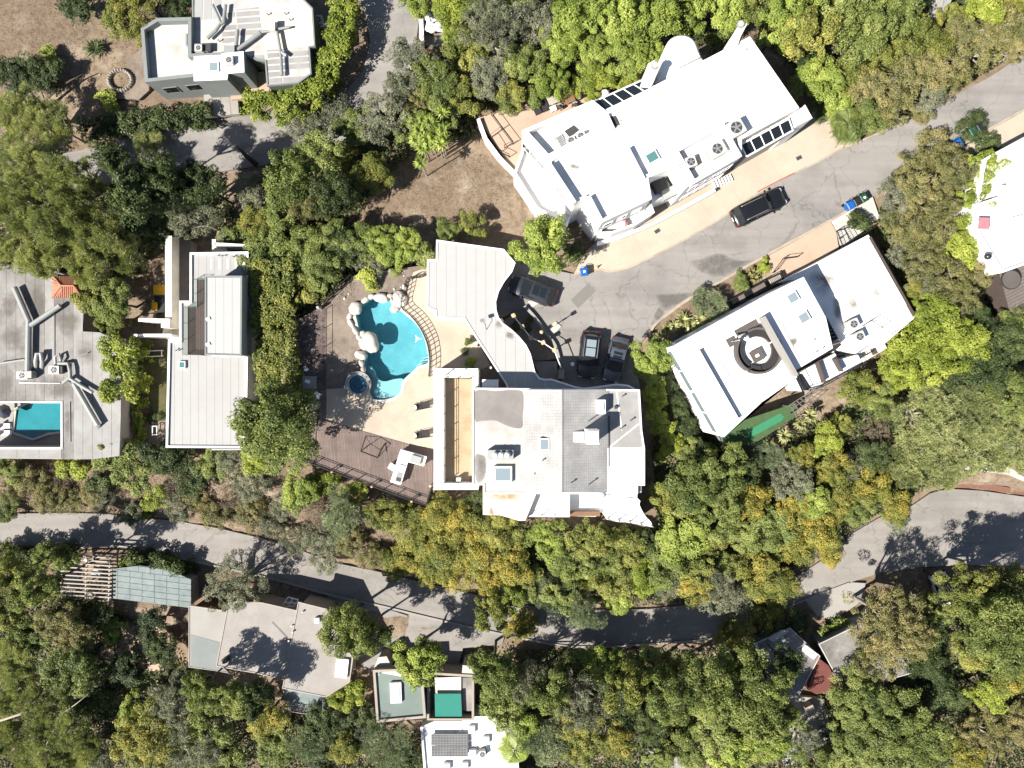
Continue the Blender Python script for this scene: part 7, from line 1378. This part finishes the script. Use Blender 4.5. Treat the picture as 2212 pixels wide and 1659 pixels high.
zone('below the timber deck', 'the outdoor kitchen', (870, 1010), [('Y', 828, 1108, 46, 3.2), ('Y', 885, 1130, 52, 3.6), ('Y', 950, 1105, 50, 3.8), ('Y', 1000, 1130, 52, 3.8), ('Y', 900, 1188, 54, 3.2), ('Y', 962, 1180, 56, 3.4), ('Y', 1035, 1178, 54, 3.4), ('Y', 990, 1238, 46, 2.6), ('Y', 862, 1218, 42, 2.4), ('G', 1085, 1145, 46, 4), ('Y', 1060, 1245, 42, 2.6), ('F', 740, 1110, 54, 4), ('O', 690, 1158, 38, 2.4), ('G', 648, 1055, 46, 3.6), ('L', 700, 1045, 32, 2.6), ('O', 705, 1205, 36, 2.2), ('O', 640, 1165, 34, 2.2), ('T', 695, 1100, 36, 2), ('L', 765, 1065, 30, 2.4), ('R', 760, 1170, 36, 2.4), ('R', 800, 1200, 34, 2), ('D', 1030, 1090, 34, 3), ('Y', 930, 1235, 36, 2)], .55)
zone('by the deck and hedge', 'the hot tub', (773, 830), [('G', 592, 915, 92, 9), ('G', 640, 880, 46, 5), ('L', 560, 985, 40, 3.4), ('G', 620, 985, 46, 4)], 0)
zone('on the left slope', 'the timber deck', (640, 1000), [('G', 22, 1012, 36, 2), ('L', 150, 1012, 26, 1.8), ('L', 182, 1010, 26, 1.8), ('G', 245, 965, 46, 4), ('G', 292, 1012, 54, 3.6), ('D', 345, 985, 46, 3.6), ('D', 420, 1030, 42, 2.6), ('L', 342, 1075, 30, 1.4), ('O', 515, 1000, 44, 3), ('O', 545, 1045, 42, 2.4), ('R', 75, 1040, 38, 1.7), ('R', 110, 1075, 36, 1.4), ('R', 150, 1078, 34, 1.3), ('T', 60, 1015, 30, 1.3), ('G', 22, 1098, 30, 1.4), ('O', 285, 1105, 36, 1.6), ('O', 395, 1092, 38, 1.6), ('R', 470, 1112, 36, 1.4), ('R', 545, 1108, 38, 1.8), ('R', 205, 1062, 30, 1.3), ('O', 230, 1080, 32, 1.4), ('L', 300, 1115, 26, 1.4), ('T', 380, 1050, 28, 1.2), ('R', 425, 1075, 30, 1.1), ('G', 460, 1000, 36, 2.4), ('T', 505, 1070, 30, 1.2), ('R', 30, 1060, 32, 1.3), ('O', 590, 1130, 34, 1.8), ('D', 395, 975, 30, 2.4), ('T', 130, 1030, 30, 1.2), ('D', 215, 1040, 26, 1.4), ('O', 620, 1090, 34, 2)])
zone('in the upper left wood', 'the terracotta tiles', (145, 617), [('P', 60, 250, 52, 6), ('P', 125, 275, 50, 6), ('P', 38, 325, 46, 6), ('P', 95, 385, 66, 9), ('P', 178, 400, 60, 9), ('P', 58, 450, 66, 9), ('P', 150, 480, 72, 10), ('P', 225, 500, 56, 8), ('P', 110, 555, 54, 7.5), ('P', 205, 570, 50, 6.5), ('P', 268, 545, 46, 5.5), ('D', 300, 425, 64, 12), ('D', 345, 385, 48, 11), ('D', 385, 415, 56, 9), ('D', 285, 480, 50, 5), ('O', 430, 475, 56, 6), ('D', 250, 350, 44, 11), ('P', 322, 300, 34, 9), ('P', 20, 545, 40, 5), ('D', 330, 500, 44, 4.2), ('G', 200, 640, 44, 4.2), ('G', 255, 655, 46, 4.6), ('G', 245, 690, 36, 3.8), ('O', 10, 600, 32, 3), ('D', 440, 400, 46, 8.5), ('P', 15, 400, 44, 6), ('D', 20, 160, 40, 3), ('D', 55, 175, 34, 2.6)])  # dense dark crown by the lane: a pine with its shade put into the leaf colour
zone('above the pool hedge', 'the round boulder', (768, 666), [('O', 700, 240, 56, 4), ('O', 650, 270, 44, 3.4), ('G', 690, 340, 56, 6), ('G', 632, 395, 60, 7), ('O', 560, 420, 50, 4.6), ('Y', 745, 337, 32, 3), ('Y', 800, 378, 44, 3.8), ('G', 830, 262, 58, 4.6), ('G', 895, 280, 44, 4), ('G', 770, 275, 44, 3.6), ('R', 640, 440, 48, 4.6), ('R', 690, 440, 42, 6.5), ('Y', 560, 480, 46, 4.4), ('G', 610, 500, 54, 4.8), ('G', 570, 555, 54, 4.4), ('G', 645, 560, 54, 4.2), ('G', 705, 520, 50, 4.4), ('G', 700, 590, 46, 3.4), ('D', 745, 545, 40, 3.6), ('G', 775, 530, 40, 3.8), ('B', 825, 520, 42, 3.8), ('B', 880, 530, 38, 3.6), ('G', 800, 565, 38, 2.8), ('B', 850, 560, 38, 3), ('G', 910, 555, 28, 2.6), ('G', 968, 500, 30, 2.4), ('G', 1022, 490, 34, 2.4), ('D', 590, 610, 44, 3.8), ('G', 660, 620, 44, 3), ('D', 720, 420, 44, 7), ('O', 890, 150, 58, 4.6), ('G', 945, 178, 56, 4.6), ('G', 1000, 215, 48, 4), ('O', 860, 205, 40, 3.4), ('R', 900, 215, 36, 3.2), ('G', 960, 245, 40, 3), ('L', 790, 605, 26, 1.6)])
zone('beside the upper lane', 'the open trailer', (934, 45), [('B', 905, 5, 38, 3.6), ('L', 980, 40, 44, 4.4), ('B', 990, 90, 32, 3.4), ('L', 960, 5, 32, 4), ('D', 170, 0, 50, 3), ('Y', 275, 40, 52, 4.4), ('Y', 310, 70, 36, 3.6), ('Y', 320, 5, 44, 4), ('D', 60, 160, 40, 2.8), ('D', 110, 165, 40, 2.4), ('L', 105, 120, 20, 1), ('D', 385, 15, 34, 2.6), ('G', 665, 90, 24, 2), ('L', 230, 218, 24, 1)])
zone('on the cul-de-sac', 'the blue bin', (1262, 587), [('B', 1165, 535, 66, 7), ('D', 1240, 545, 22, 1.6), ('B', 1406, 775, 48, 3.8), ('F', 1525, 652, 40, 1.8), ('D', 1140, 700, 18, .9), ('D', 1165, 755, 18, .9), ('D', 1150, 720, 14, .8), ('D', 1185, 740, 13, .7), ('L', 1650, 575, 18, .8), ('G', 1600, 620, 18, .7), ('D', 1115, 705, 15, .9), ('G', 1595, 602, 15, .7), ('T', 1262, 530, 22, 1.2)])
zone('between the white houses', 'the flared terrace', (1400, 1130), [('L', 1412, 848, 30, 2.8), ('L', 1420, 888, 28, 2.8), ('L', 1438, 915, 27, 2.6), ('L', 1450, 952, 30, 2.8), ('L', 1432, 985, 16, 1.6), ('D', 1455, 880, 30, 2), ('D', 1470, 920, 30, 2), ('G', 1475, 965, 30, 2.4), ('L', 1535, 985, 26, 2.2), ('D', 1435, 830, 24, 1.8), ('L', 1420, 925, 20, 2), ('D', 1500, 975, 30, 2.2), ('F', 1660, 985, 32, 2), ('D', 1600, 1010, 40, 2.6)])
zone('near the pale grey house', 'the small white goal', (328, 764), [('L', 372, 645, 12, .7), ('D', 395, 632, 10, .5), ('D', 330, 905, 12, .6), ('D', 345, 900, 9, .5), ('G', 487, 515, 22, 1.6), ('G', 515, 505, 26, 2)])
zone('in the entry garden', 'the floodlight', (1042, 692), [('G', 1012, 740, 11, .9), ('L', 1020, 785, 14, .8), ('D', 1004, 760, 8, .6)])
zone('left of the tan roof', 'the white barrel', (205, 1240), [('G', 30, 1236, 42, 10), ('G', 86, 1264, 46, 10), ('G', 28, 1318, 46, 5), ('G', 68, 1372, 44, 4.4), ('R', 130, 1335, 50, 5), ('R', 165, 1375, 40, 4.4), ('G', 160, 1442, 62, 5.4), ('P', 40, 1420, 46, 5.6), ('P', 62, 1500, 58, 7), ('P', 135, 1560, 62, 7), ('P', 105, 1625, 52, 6), ('G', 250, 1360, 28, 2), ('D', 330, 1350, 40, 3), ('D', 355, 1400, 36, 2.8), ('G', 340, 1380, 22, 2), ('D', 280, 1445, 46, 3.4), ('Y', 330, 1590, 76, 7), ('O', 425, 1600, 64, 6.4), ('G', 300, 1530, 44, 4.8), ('O', 380, 1515, 52, 5.4), ('G', 455, 1560, 54, 5.4), ('G', 220, 1640, 42, 4.4), ('G', 480, 1640, 56, 5), ('O', 512, 1262, 70, 9), ('G', 395, 1462, 32, 2.8), ('G', 440, 1482, 42, 9), ('G', 505, 1500, 42, 9), ('L', 285, 1222, 30, 1.8), ('L', 380, 1238, 32, 1.8), ('G', 20, 1195, 34, 5), ('G', 150, 1200, 26, 4), ('D', 200, 1500, 50, 3.6), ('P', 20, 1580, 50, 6), ('D', 215, 1330, 34, 2.6), ('G', 110, 1205, 34, 6), ('P', 185, 1610, 44, 5.4)])
zone('around the lower roofs', 'the solar panel', (970, 1610), [('G', 752, 1350, 62, 9), ('G', 802, 1370, 44, 7.5), ('B', 902, 1420, 56, 7), ('G', 1068, 1440, 54, 9), ('G', 1085, 1510, 58, 5.6), ('L', 722, 1478, 20, 2.6), ('L', 740, 1510, 30, 2.4), ('L', 770, 1490, 26, 2.2), ('Y', 580, 1545, 50, 4.4), ('G', 600, 1600, 50, 4.6), ('F', 672, 1600, 46, 4), ('Y', 745, 1615, 40, 3.8), ('F', 840, 1605, 58, 4.8), ('D', 700, 1560, 40, 3), ('D', 780, 1560, 40, 2.6), ('D', 560, 1505, 44, 8.5), ('O', 780, 1590, 34, 3), ('D', 885, 1640, 36, 3), ('D', 700, 1640, 44, 3)], 0)
zone('below the shaded road', 'the gate wall', (1010, 1445), [('O', 1143, 1468, 48, 7.5), ('O', 1250, 1505, 62, 9), ('G', 1300, 1430, 48, 10), ('G', 1240, 1430, 40, 9), ('G', 1390, 1440, 56, 10), ('Y', 1450, 1435, 34, 9), ('G', 1440, 1500, 62, 10), ('G', 1345, 1478, 58, 9.5), ('G', 1190, 1490, 50, 9), ('G', 1530, 1478, 62, 10), ('G', 1600, 1430, 52, 9.5), ('G', 1652, 1470, 54, 9.5), ('G', 1630, 1540, 56, 9), ('G', 1545, 1560, 56, 5.2), ('D', 1340, 1540, 46, 3.6), ('G', 1250, 1590, 58, 5.2), ('Y', 1335, 1600, 44, 4.4), ('F', 1175, 1600, 54, 4.6), ('G', 1480, 1610, 44, 4), ('B', 1570, 1630, 54, 4.8), ('B', 1655, 1600, 52, 4.8), ('D', 1400, 1560, 40, 3.2), ('G', 1130, 1545, 44, 4.2), ('G', 1420, 1640, 36, 3), ('D', 1330, 1480, 40, 3.4), ('Y', 1215, 1545, 36, 4)], .55)
zone('in the lower right corner', 'the white car', (2012, 1258), [('R', 1910, 1330, 76, 8.5), ('R', 1895, 1405, 66, 7), ('R', 1950, 1370, 54, 8), ('D', 1995, 1350, 40, 5), ('D', 1985, 1410, 44, 4), ('G', 1835, 1480, 46, 6), ('G', 2010, 1315, 36, 5), ('D', 1690, 1425, 40, 8), ('G', 2080, 1270, 64, 10), ('G', 2135, 1335, 74, 11), ('G', 2185, 1265, 52, 10), ('G', 2185, 1400, 62, 6.4), ('G', 2095, 1400, 48, 5), ('Y', 2185, 1455, 52, 5), ('L', 2130, 1495, 44, 4.4), ('G', 1870, 1515, 56, 5), ('G', 1950, 1545, 56, 5), ('G', 1915, 1605, 66, 5.6), ('G', 1830, 1570, 50, 4.4), ('G', 1995, 1600, 54, 4.6), ('R', 2120, 1580, 60, 4.6), ('R', 2185, 1560, 46, 4), ('Y', 2080, 1630, 46, 3.8), ('G', 1735, 1600, 40, 4), ('G', 1690, 1540, 36, 8), ('G', 1830, 1640, 46, 4), ('D', 2040, 1500, 46, 3), ('D', 1720, 1340, 34, 2.2), ('D', 2010, 1440, 40, 2.6), ('L', 1815, 1360, 20, 1.4), ('G', 1760, 1645, 44, 4)])
# hedges
def hedge(label, line, wpx, ztop, zbase, kind, closed=False, dens=1.0):
    mat = KIND[kind][0]; w3 = [P(x, y, ztop) for x, y in line]; t = thing('hedge', label, 'hedge', (w3[0].x, w3[0].y, zbase))
    cen = []; hw = wpx * (H - ztop) / FP / 2
    for a, b in zip(w3, w3[1:]):
        d = b - a; L = d.length; n = Vector((-d.y, d.x, 0)).normalized()
        for k in range(int(L * hw * 2 * 2.4 * dens)):
            q = a.lerp(b, rnd.random()) + n * hw * rnd.uniform(-.82, .82); cen.append((q.x, q.y, ztop - .45 - rnd.random() * .25))
        for k in range(int(L * (ztop - zbase) * 1.6)):
            s_ = rnd.choice((-1, 1)); q = a.lerp(b, rnd.random()) + n * hw * s_ * .8; cen.append((q.x, q.y, rnd.uniform(zbase + .2, ztop - .4)))
    cen = np.array(cen) - np.array([w3[0].x, w3[0].y, zbase])
    v, va = lobes_to_leaves(cen, np.full(len(cen), .52) * rs.uniform(.75, 1.25, len(cen)), 110, .23, .5, .5, .3)
    f = bpy.data.objects.new('foliage', quads_mesh('foliage', v, va, mat)); COL.objects.link(f); f.parent = t
    m = MB()
    for a, b in zip(w3, w3[1:]):
        for k in range(max(2, int((b - a).length / 1.2))): q = a.lerp(b, rnd.random()); m.tube([(q.x, q.y, zbase - .3), (q.x + .1, q.y, ztop - .5)], [.06, .03], 5)
    O('stems', m, 'bark', t)
hedge('long tall green hedge between the grey house and the pool', [(584, 560), (582, 640), (586, 720), (590, 790), (596, 850)], 96, 2.4, -2.8, 'M', dens=1.5); hedge('bright green hedge on the edge of the weathered roof', [(245, 730), (250, 790), (243, 868)], 78, .6, -3.8, 'L'); hedge('narrow clipped hedge strip beside the left lawn', [(288, 868), (288, 948)], 15, -2.0, -3.8, 'L', dens=2)
hedge('bright green hedge curving round the patched roof house', [(518, 216), (600, 216), (655, 200), (692, 155), (718, 105), (734, 45), (738, -30)], 50, .6, -3.2, 'L'); hedge('dark shaded hedge along the upper lane', [(170, 278), (260, 262), (350, 247), (445, 238)], 44, -1.0, -3.4, 'D'); hedge('added dark shade hedge along the lower road edge at the far left', [(-30, 1214), (60, 1209), (128, 1203)], 26, ZL + 3.2, ZL - .4, 'D'); hedge('added dark shade hedge between the roadside fence and the teal shed', [(250, 1206), (320, 1214), (405, 1236)], 16, ZL + 2.6, ZL - .5, 'D'); hedge('clipped green hedge above the lower right roofs', [(1786, 1372), (1842, 1346)], 20, -5.6, -7.4, 'G', dens=2)  # both lower-road hedges are added to cast shade across the asphalt
# blade-leaved plants
def blades(label, px, py, z, r, n, mat='leaf_blade', name='spiky_plant', h=.9, cat='plant', group=None, flat=.5):
    q = P(px, py, z); t = thing(name, label, cat, (q.x, q.y, z), group); V = []; va = []
    for i in range(n):
        a = rs.uniform(0, 6.283); el = rs.uniform(.1, 1.0); l = r * rs.uniform(.7, 1.1); w = .055 + .02 * rs.rand(); d = np.array([math.cos(a), math.sin(a), 0]); s = np.array([-math.sin(a), math.cos(a), 0])
        p0 = np.zeros(3); p1 = d * l * .5 * (1 - .5 * (1 - el) * 0) + np.array([0, 0, h * el * .75]); p2 = d * l * (1 if el < .7 else .75) + np.array([0, 0, h * el * flat + .05])
        V += [p0 - s * w * .5, p0 + s * w * .5, p1 + s * w, p1 - s * w, p1 - s * w, p1 + s * w, p2 + s * .012, p2 - s * .012]; k = rs.rand(); va += [k, k]
    o = bpy.data.objects.new('leaves', quads_mesh('leaves', np.array(V), np.array(va), mat)); COL.objects.link(o); o.parent = t
    O('stem', MB().cyl((q.x, q.y), .09, z - .1, z + .15, 8), 'bark', t); return t
for i, (x, y, r, n) in enumerate(((1440, 712, .75, 46), (1456, 706, .8, 50), (1474, 692, .95, 60), (1492, 704, .9, 56), (1512, 690, .85, 54), (1532, 684, .8, 46), (1552, 672, .7, 44), (1424, 722, .6, 40))):
    blades('striped strap-leaved plant in the kerb bed, ' + ordinal(i + 1) + ' along the row from the middle', x, y, .1, r, n, group='strap-leaved plants in the kerb bed')
for x, y, l in ((1622, 588, 'nearest the entry bridge'), (1640, 584, 'nearest the driveway pad'), (1628, 602, 'against the bridge frame')): blades('reddish spiky plant in the bed ' + l, x, y, .1, .6, 36, 'leaf_russet')
for x, y, r, l in ((1623, 982, 1.05, 'below the lawn corner'), (1749, 897, .95, 'beside the trellis'), (1692, 940, .95, 'at the lawn edge'), (1728, 915, .8, 'between the trellis and the lawn edge'), (1660, 960, .8, 'under the lawn edging')): blades('pale striped yucca rosette ' + l, x, y, -1.4, r, 60, h=1.0)
for i in range(17):
    x, y = 930 + (i % 4 - 1.5) * 17 + rs.normal() * 6, 262 + (i // 4) * 20 + rs.normal() * 6
    g_ = ground_at(x, y); t = blades('yellow-green dragon tree rosette in the tall clump, ' + ordinal(i + 1) + ' of its heads', x, y, g_.z + rs.uniform(4.2, 5.2), .85, 50, 'leaf_bright', 'dragon_tree', .7, 'dragon tree', 'dragon tree heads', .4); q = WO[t.name]; O('trunk', MB().tube([(q.x, q.y, g_.z - .1), (q.x, q.y, q.z + .02)], .07, 6), 'bark_pale', t)
blades('dark agave at the edge of the dry lawn', 208, 108, -2.3, 1.3, 60, 'leaf_dark', 'agave', 1.0)
for x, y, l in ((985, 1475, 'x'),): pass
def palm(label, px, py, h, nf, fl, mat):
    g_ = ground_at(px, py); q = P(px, py, g_.z + h); t = thing('palm_tree', label, 'palm tree', (q.x, q.y, g_.z)); V = []; va = []; m = MB()
    for i in range(nf):
        a = 2 * math.pi * i / nf + rs.uniform(-.2, .2); el = rs.uniform(.1, 1.0); d = np.array([math.cos(a), math.sin(a), 0]); s = np.array([-math.sin(a), math.cos(a), 0]); pts = []
        for k in range(9): u = k / 8; pts.append(d * fl * u * (.9 - .25 * el) + np.array([0, 0, h + fl * (el * .8 * u - .75 * u * u)]))
        m.tube([tuple(p + np.array([q.x, q.y, g_.z])) for p in pts], [.035 - .003 * k for k in range(9)], 4, False)
        for k in range(4, 36):
            u = k / 36; j = u * 8; b = int(j); p = pts[b] + (pts[min(b + 1, 8)] - pts[b]) * (j - b); L = fl * .32 * math.sin(math.pi * min(1, u + .12)) + .1; kk = rs.rand()
            for sd in (-1, 1): e = p + s * sd * L + d * L * .5 - np.array([0, 0, L * .35]); w = d * .03; V += [p - w, p + w, e + w * .2, e - w * .2]; va.append(kk)
    o = bpy.data.objects.new('fronds', quads_mesh('fronds', np.array(V), np.array(va), mat)); COL.objects.link(o); o.parent = t; O('frond_ribs', m, 'leaf_blade', t)
    O('trunk', MB().tube([(q.x, q.y, g_.z - .2), (q.x, q.y, g_.z + h)], [.2, .15], 10), 'bark', t)
palm('feathery palm overhanging the kerb beside the white building', 1832, 268, 3.4, 24, 2.6, 'leaf_green'); palm('loose palm between the white roof and the bottom edge', 1112, 1620, 5.0, 16, 2.4, 'leaf_bright'); palm('small palm in the shade at the lower left edge', 150, 1650, 3.0, 14, 2.0, 'leaf_lime')
# bare pale limbs of the gum tree at the lower left and leaning trunks
def limbs(label, segs, bark, name='bare_limb'):
    t = thing(name, label, 'tree limb', tuple(P(*segs[0][0][:3]))); 
    for s_ in segs: O('limb', MB().tube([P(*x[:3]) for x in s_], [x[3] for x in s_], 6), bark, t, True)
limbs('pale bare gum tree limbs reaching over the lower left corner', [[(170, 1505, -5.5, .26), (110, 1520, -4.2, .2), (50, 1540, -3.6, .16), (-10, 1560, -3, .12)], [(110, 1520, -4.2, .12), (60, 1515, -3.4, .09), (0, 1545, -3, .06)], [(130, 1515, -4, .08), (130, 1545, -3.2, .06), (118, 1575, -2.8, .05), (100, 1608, -2.4, .03)], [(130, 1545, -3.2, .06), (165, 1520, -2.8, .05), (190, 1500, -2.4, .03)], [(60, 1525, -3.6, .07), (62, 1500, -3, .04), (70, 1490, -2.8, .03)], [(45, 1530, -3.5, .06), (46, 1508, -3, .04)], [(110, 1462, -4.4, .16), (75, 1472, -4.2, .14)], [(10, 1450, -3.4, .08), (2, 1425, -3, .06), (22, 1395, -2.6, .04)]], 'bark_pale')
limbs('reddish leaning tree trunk below the tan roof', [[(520, 1515, -7, .16), (490, 1528, -6, .14), (455, 1545, -5, .12)], [(490, 1528, -6, .07), (460, 1522, -5, .05)]], 'bark_red', 'leaning_trunk')
limbs('fallen grey branches on the shaded slope above the road', [[(605, 1215, -6.2, .1), (640, 1195, -5.4, .07), (665, 1182, -5, .04)], [(625, 1205, -5.8, .06), (620, 1180, -5, .03)]], 'bark', 'fallen_branch')
limbs('dark leaning bare trunk on the left dry lawn', [[(85, 230, -2.4, .16), (110, 205, -2, .13), (150, 175, -1.6, .09), (180, 160, -1.4, .05)], [(95, 212, -2.2, .08), (88, 195, -1.9, .05)], [(62, 222, -2.4, .12), (30, 200, -2, .09), (5, 198, -1.8, .05)]], 'bark', 'leaning_trunk')
limbs('dark leaning cone standing in for a shadowy cypress at the upper lane', [[(552, 355, ZU + .1, .3), (530, 335, -2, .22), (508, 312, -.8, .05)]], 'bark', 'leaning_trunk')  # dark bark cone stands in for the shadowy cone of a cypress
# undergrowth: uncountable low leaves under the groves
def undergrowth(name, label, polys, mat, per_m2, leaf, hmax, asp=.5, skip=4, lift=0.0):
    cs = []
    for pl in polys:
        w = np.array([tuple(ground_at(x, y))[:2] for x, y in pl]); A = abs(area([tuple(q) for q in w])); n = int(A * per_m2); lo, hi = w.min(0), w.max(0)
        pts = rs.uniform(lo, hi, (n * 3, 2)); ins, _ = in_poly(pts[:, 0], pts[:, 1], [tuple(q) for q in w]); pts = pts[ins][:n]; z = ground(pts[:, 0], pts[:, 1], True)
        for (rp, rz) in PADW[:skip]:
            i2, d2 = in_poly(pts[:, 0], pts[:, 1], rp); z = np.where(i2, -99, z)
        ok = z > -50; pts, z = pts[ok], z[ok]
        clump = .5 + .5 * np.sin(pts[:, 0] * 1.7 + np.sin(pts[:, 1] * 1.3) * 2) * np.sin(pts[:, 1] * 1.5 + np.sin(pts[:, 0] * 1.1) * 2)
        cs.append(np.stack([pts[:, 0], pts[:, 1], z + lift + rs.uniform(0, 1, len(z)) * hmax * (.25 + clump)], 1))
    c = np.concatenate(cs); n = rs.normal(size=c.shape) * .6 + np.array([0, 0, .8]); n /= np.linalg.norm(n, axis=1, keepdims=True); L = leaf * rs.uniform(.6, 1.4, len(c))
    org = c.mean(0); v = leaf_arrays(c - org, n, L, L * asp)
    o = bpy.data.objects.new(name, quads_mesh(name, v, rs.uniform(0, 1, len(c)), mat)); COL.objects.link(o); o.location = org; o['label'] = label; o['category'] = 'undergrowth'; o['kind'] = 'stuff'
GREEN = [[(1000, -20), (1640, -20), (1590, 70), (1290, 185), (1030, 250), (980, 150)], [(1640, -20), (2212, -20), (2212, 110), (1960, 255), (1840, 300), (1740, 190), (1640, 60)], [(1900, 440), (2030, 320), (2130, 310), (2105, 500), (2155, 590), (2180, 700), (2212, 720), (2212, 900), (1880, 870), (1980, 690), (1880, 500)], [(1620, 980), (1860, 860), (2212, 900), (2212, 1000), (2000, 1050), (1850, 1140), (1720, 1230), (1480, 1300), (1100, 1300), (1050, 1200), (1060, 1130), (1420, 1140), (1400, 850), (1440, 830), (1560, 975)], [(530, 420), (700, 230), (870, 130), (1010, 120), (1030, 300), (900, 320), (760, 480), (930, 540), (900, 580), (760, 600), (690, 660), (640, 690), (540, 700)], [(-20, 330), (230, 330), (480, 380), (520, 480), (340, 540), (300, 600), (-20, 590)], [(-20, 1210), (240, 1310), (410, 1440), (620, 1540), (800, 1570), (910, 1580), (920, 1680), (-20, 1680)], [(1040, 1400), (1640, 1400), (1720, 1520), (1760, 1680), (1130, 1680), (1090, 1580), (1040, 1540)], [(1760, 1500), (1960, 1460), (2060, 1260), (2230, 1240), (2230, 1680), (1760, 1680)], [(560, 870), (680, 860), (680, 930), (640, 990), (540, 960)]]
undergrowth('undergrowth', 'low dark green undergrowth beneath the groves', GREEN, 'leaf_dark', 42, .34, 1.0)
undergrowth('dry_brush', 'tangled dry brown brush on the slope above the road', [[(-20, 1000), (360, 1000), (520, 1010), (660, 1030), (760, 1180), (700, 1200), (480, 1135), (330, 1115), (-20, 1105)], [(660, 1040), (900, 1090), (1040, 1130), (1040, 1260), (800, 1225), (740, 1190)], [(1440, 850), (1480, 845), (1560, 965), (1500, 980)]], 'leaf_brush', 60, .2, .55, .22)
undergrowth('dry_grass', 'short dry straw grass on bare ground', [[(-20, -20), (200, -20), (200, 60), (150, 130), (60, 170), (-20, 160)], [(850, 420), (960, 350), (1040, 330), (1120, 400), (1060, 480), (900, 500)], [(1300, 1255), (1480, 1250), (1490, 1305), (1320, 1312)]], 'leaf_brush', 130, .13, .12, .12)

undergrowth('leaf_litter', 'fallen brown leaves scattered over the mulch by the pool', [[(634, 706), (690, 670), (702, 670), (702, 824), (642, 828), (632, 760)], [(690, 668), (760, 600), (775, 605), (760, 640), (710, 668)]], 'leaf_brush', 55, .11, .05, .6, 3, .19)
undergrowth('leaf_litter', 'fallen leaves along the kerb of the lower road', [[(-20, 1108), (225, 1110), (475, 1142), (728, 1217), (953, 1267), (1200, 1316), (1490, 1306), (1490, 1314), (1200, 1326), (950, 1277), (725, 1226), (470, 1150), (225, 1117), (-20, 1116)]], 'leaf_brush', 40, .12, .03, .6, 0, .17)

undergrowth('weeds', 'scattered olive green weeds on the bare ground', [[(-20, -20), (300, -20), (300, 200), (60, 230), (-20, 210)], [(850, 420), (960, 350), (1040, 330), (1120, 400), (1060, 480), (900, 500)], [(560, 1050), (700, 1060), (760, 1170), (560, 1140)]], 'leaf_olive', 5, .16, .12, .4)
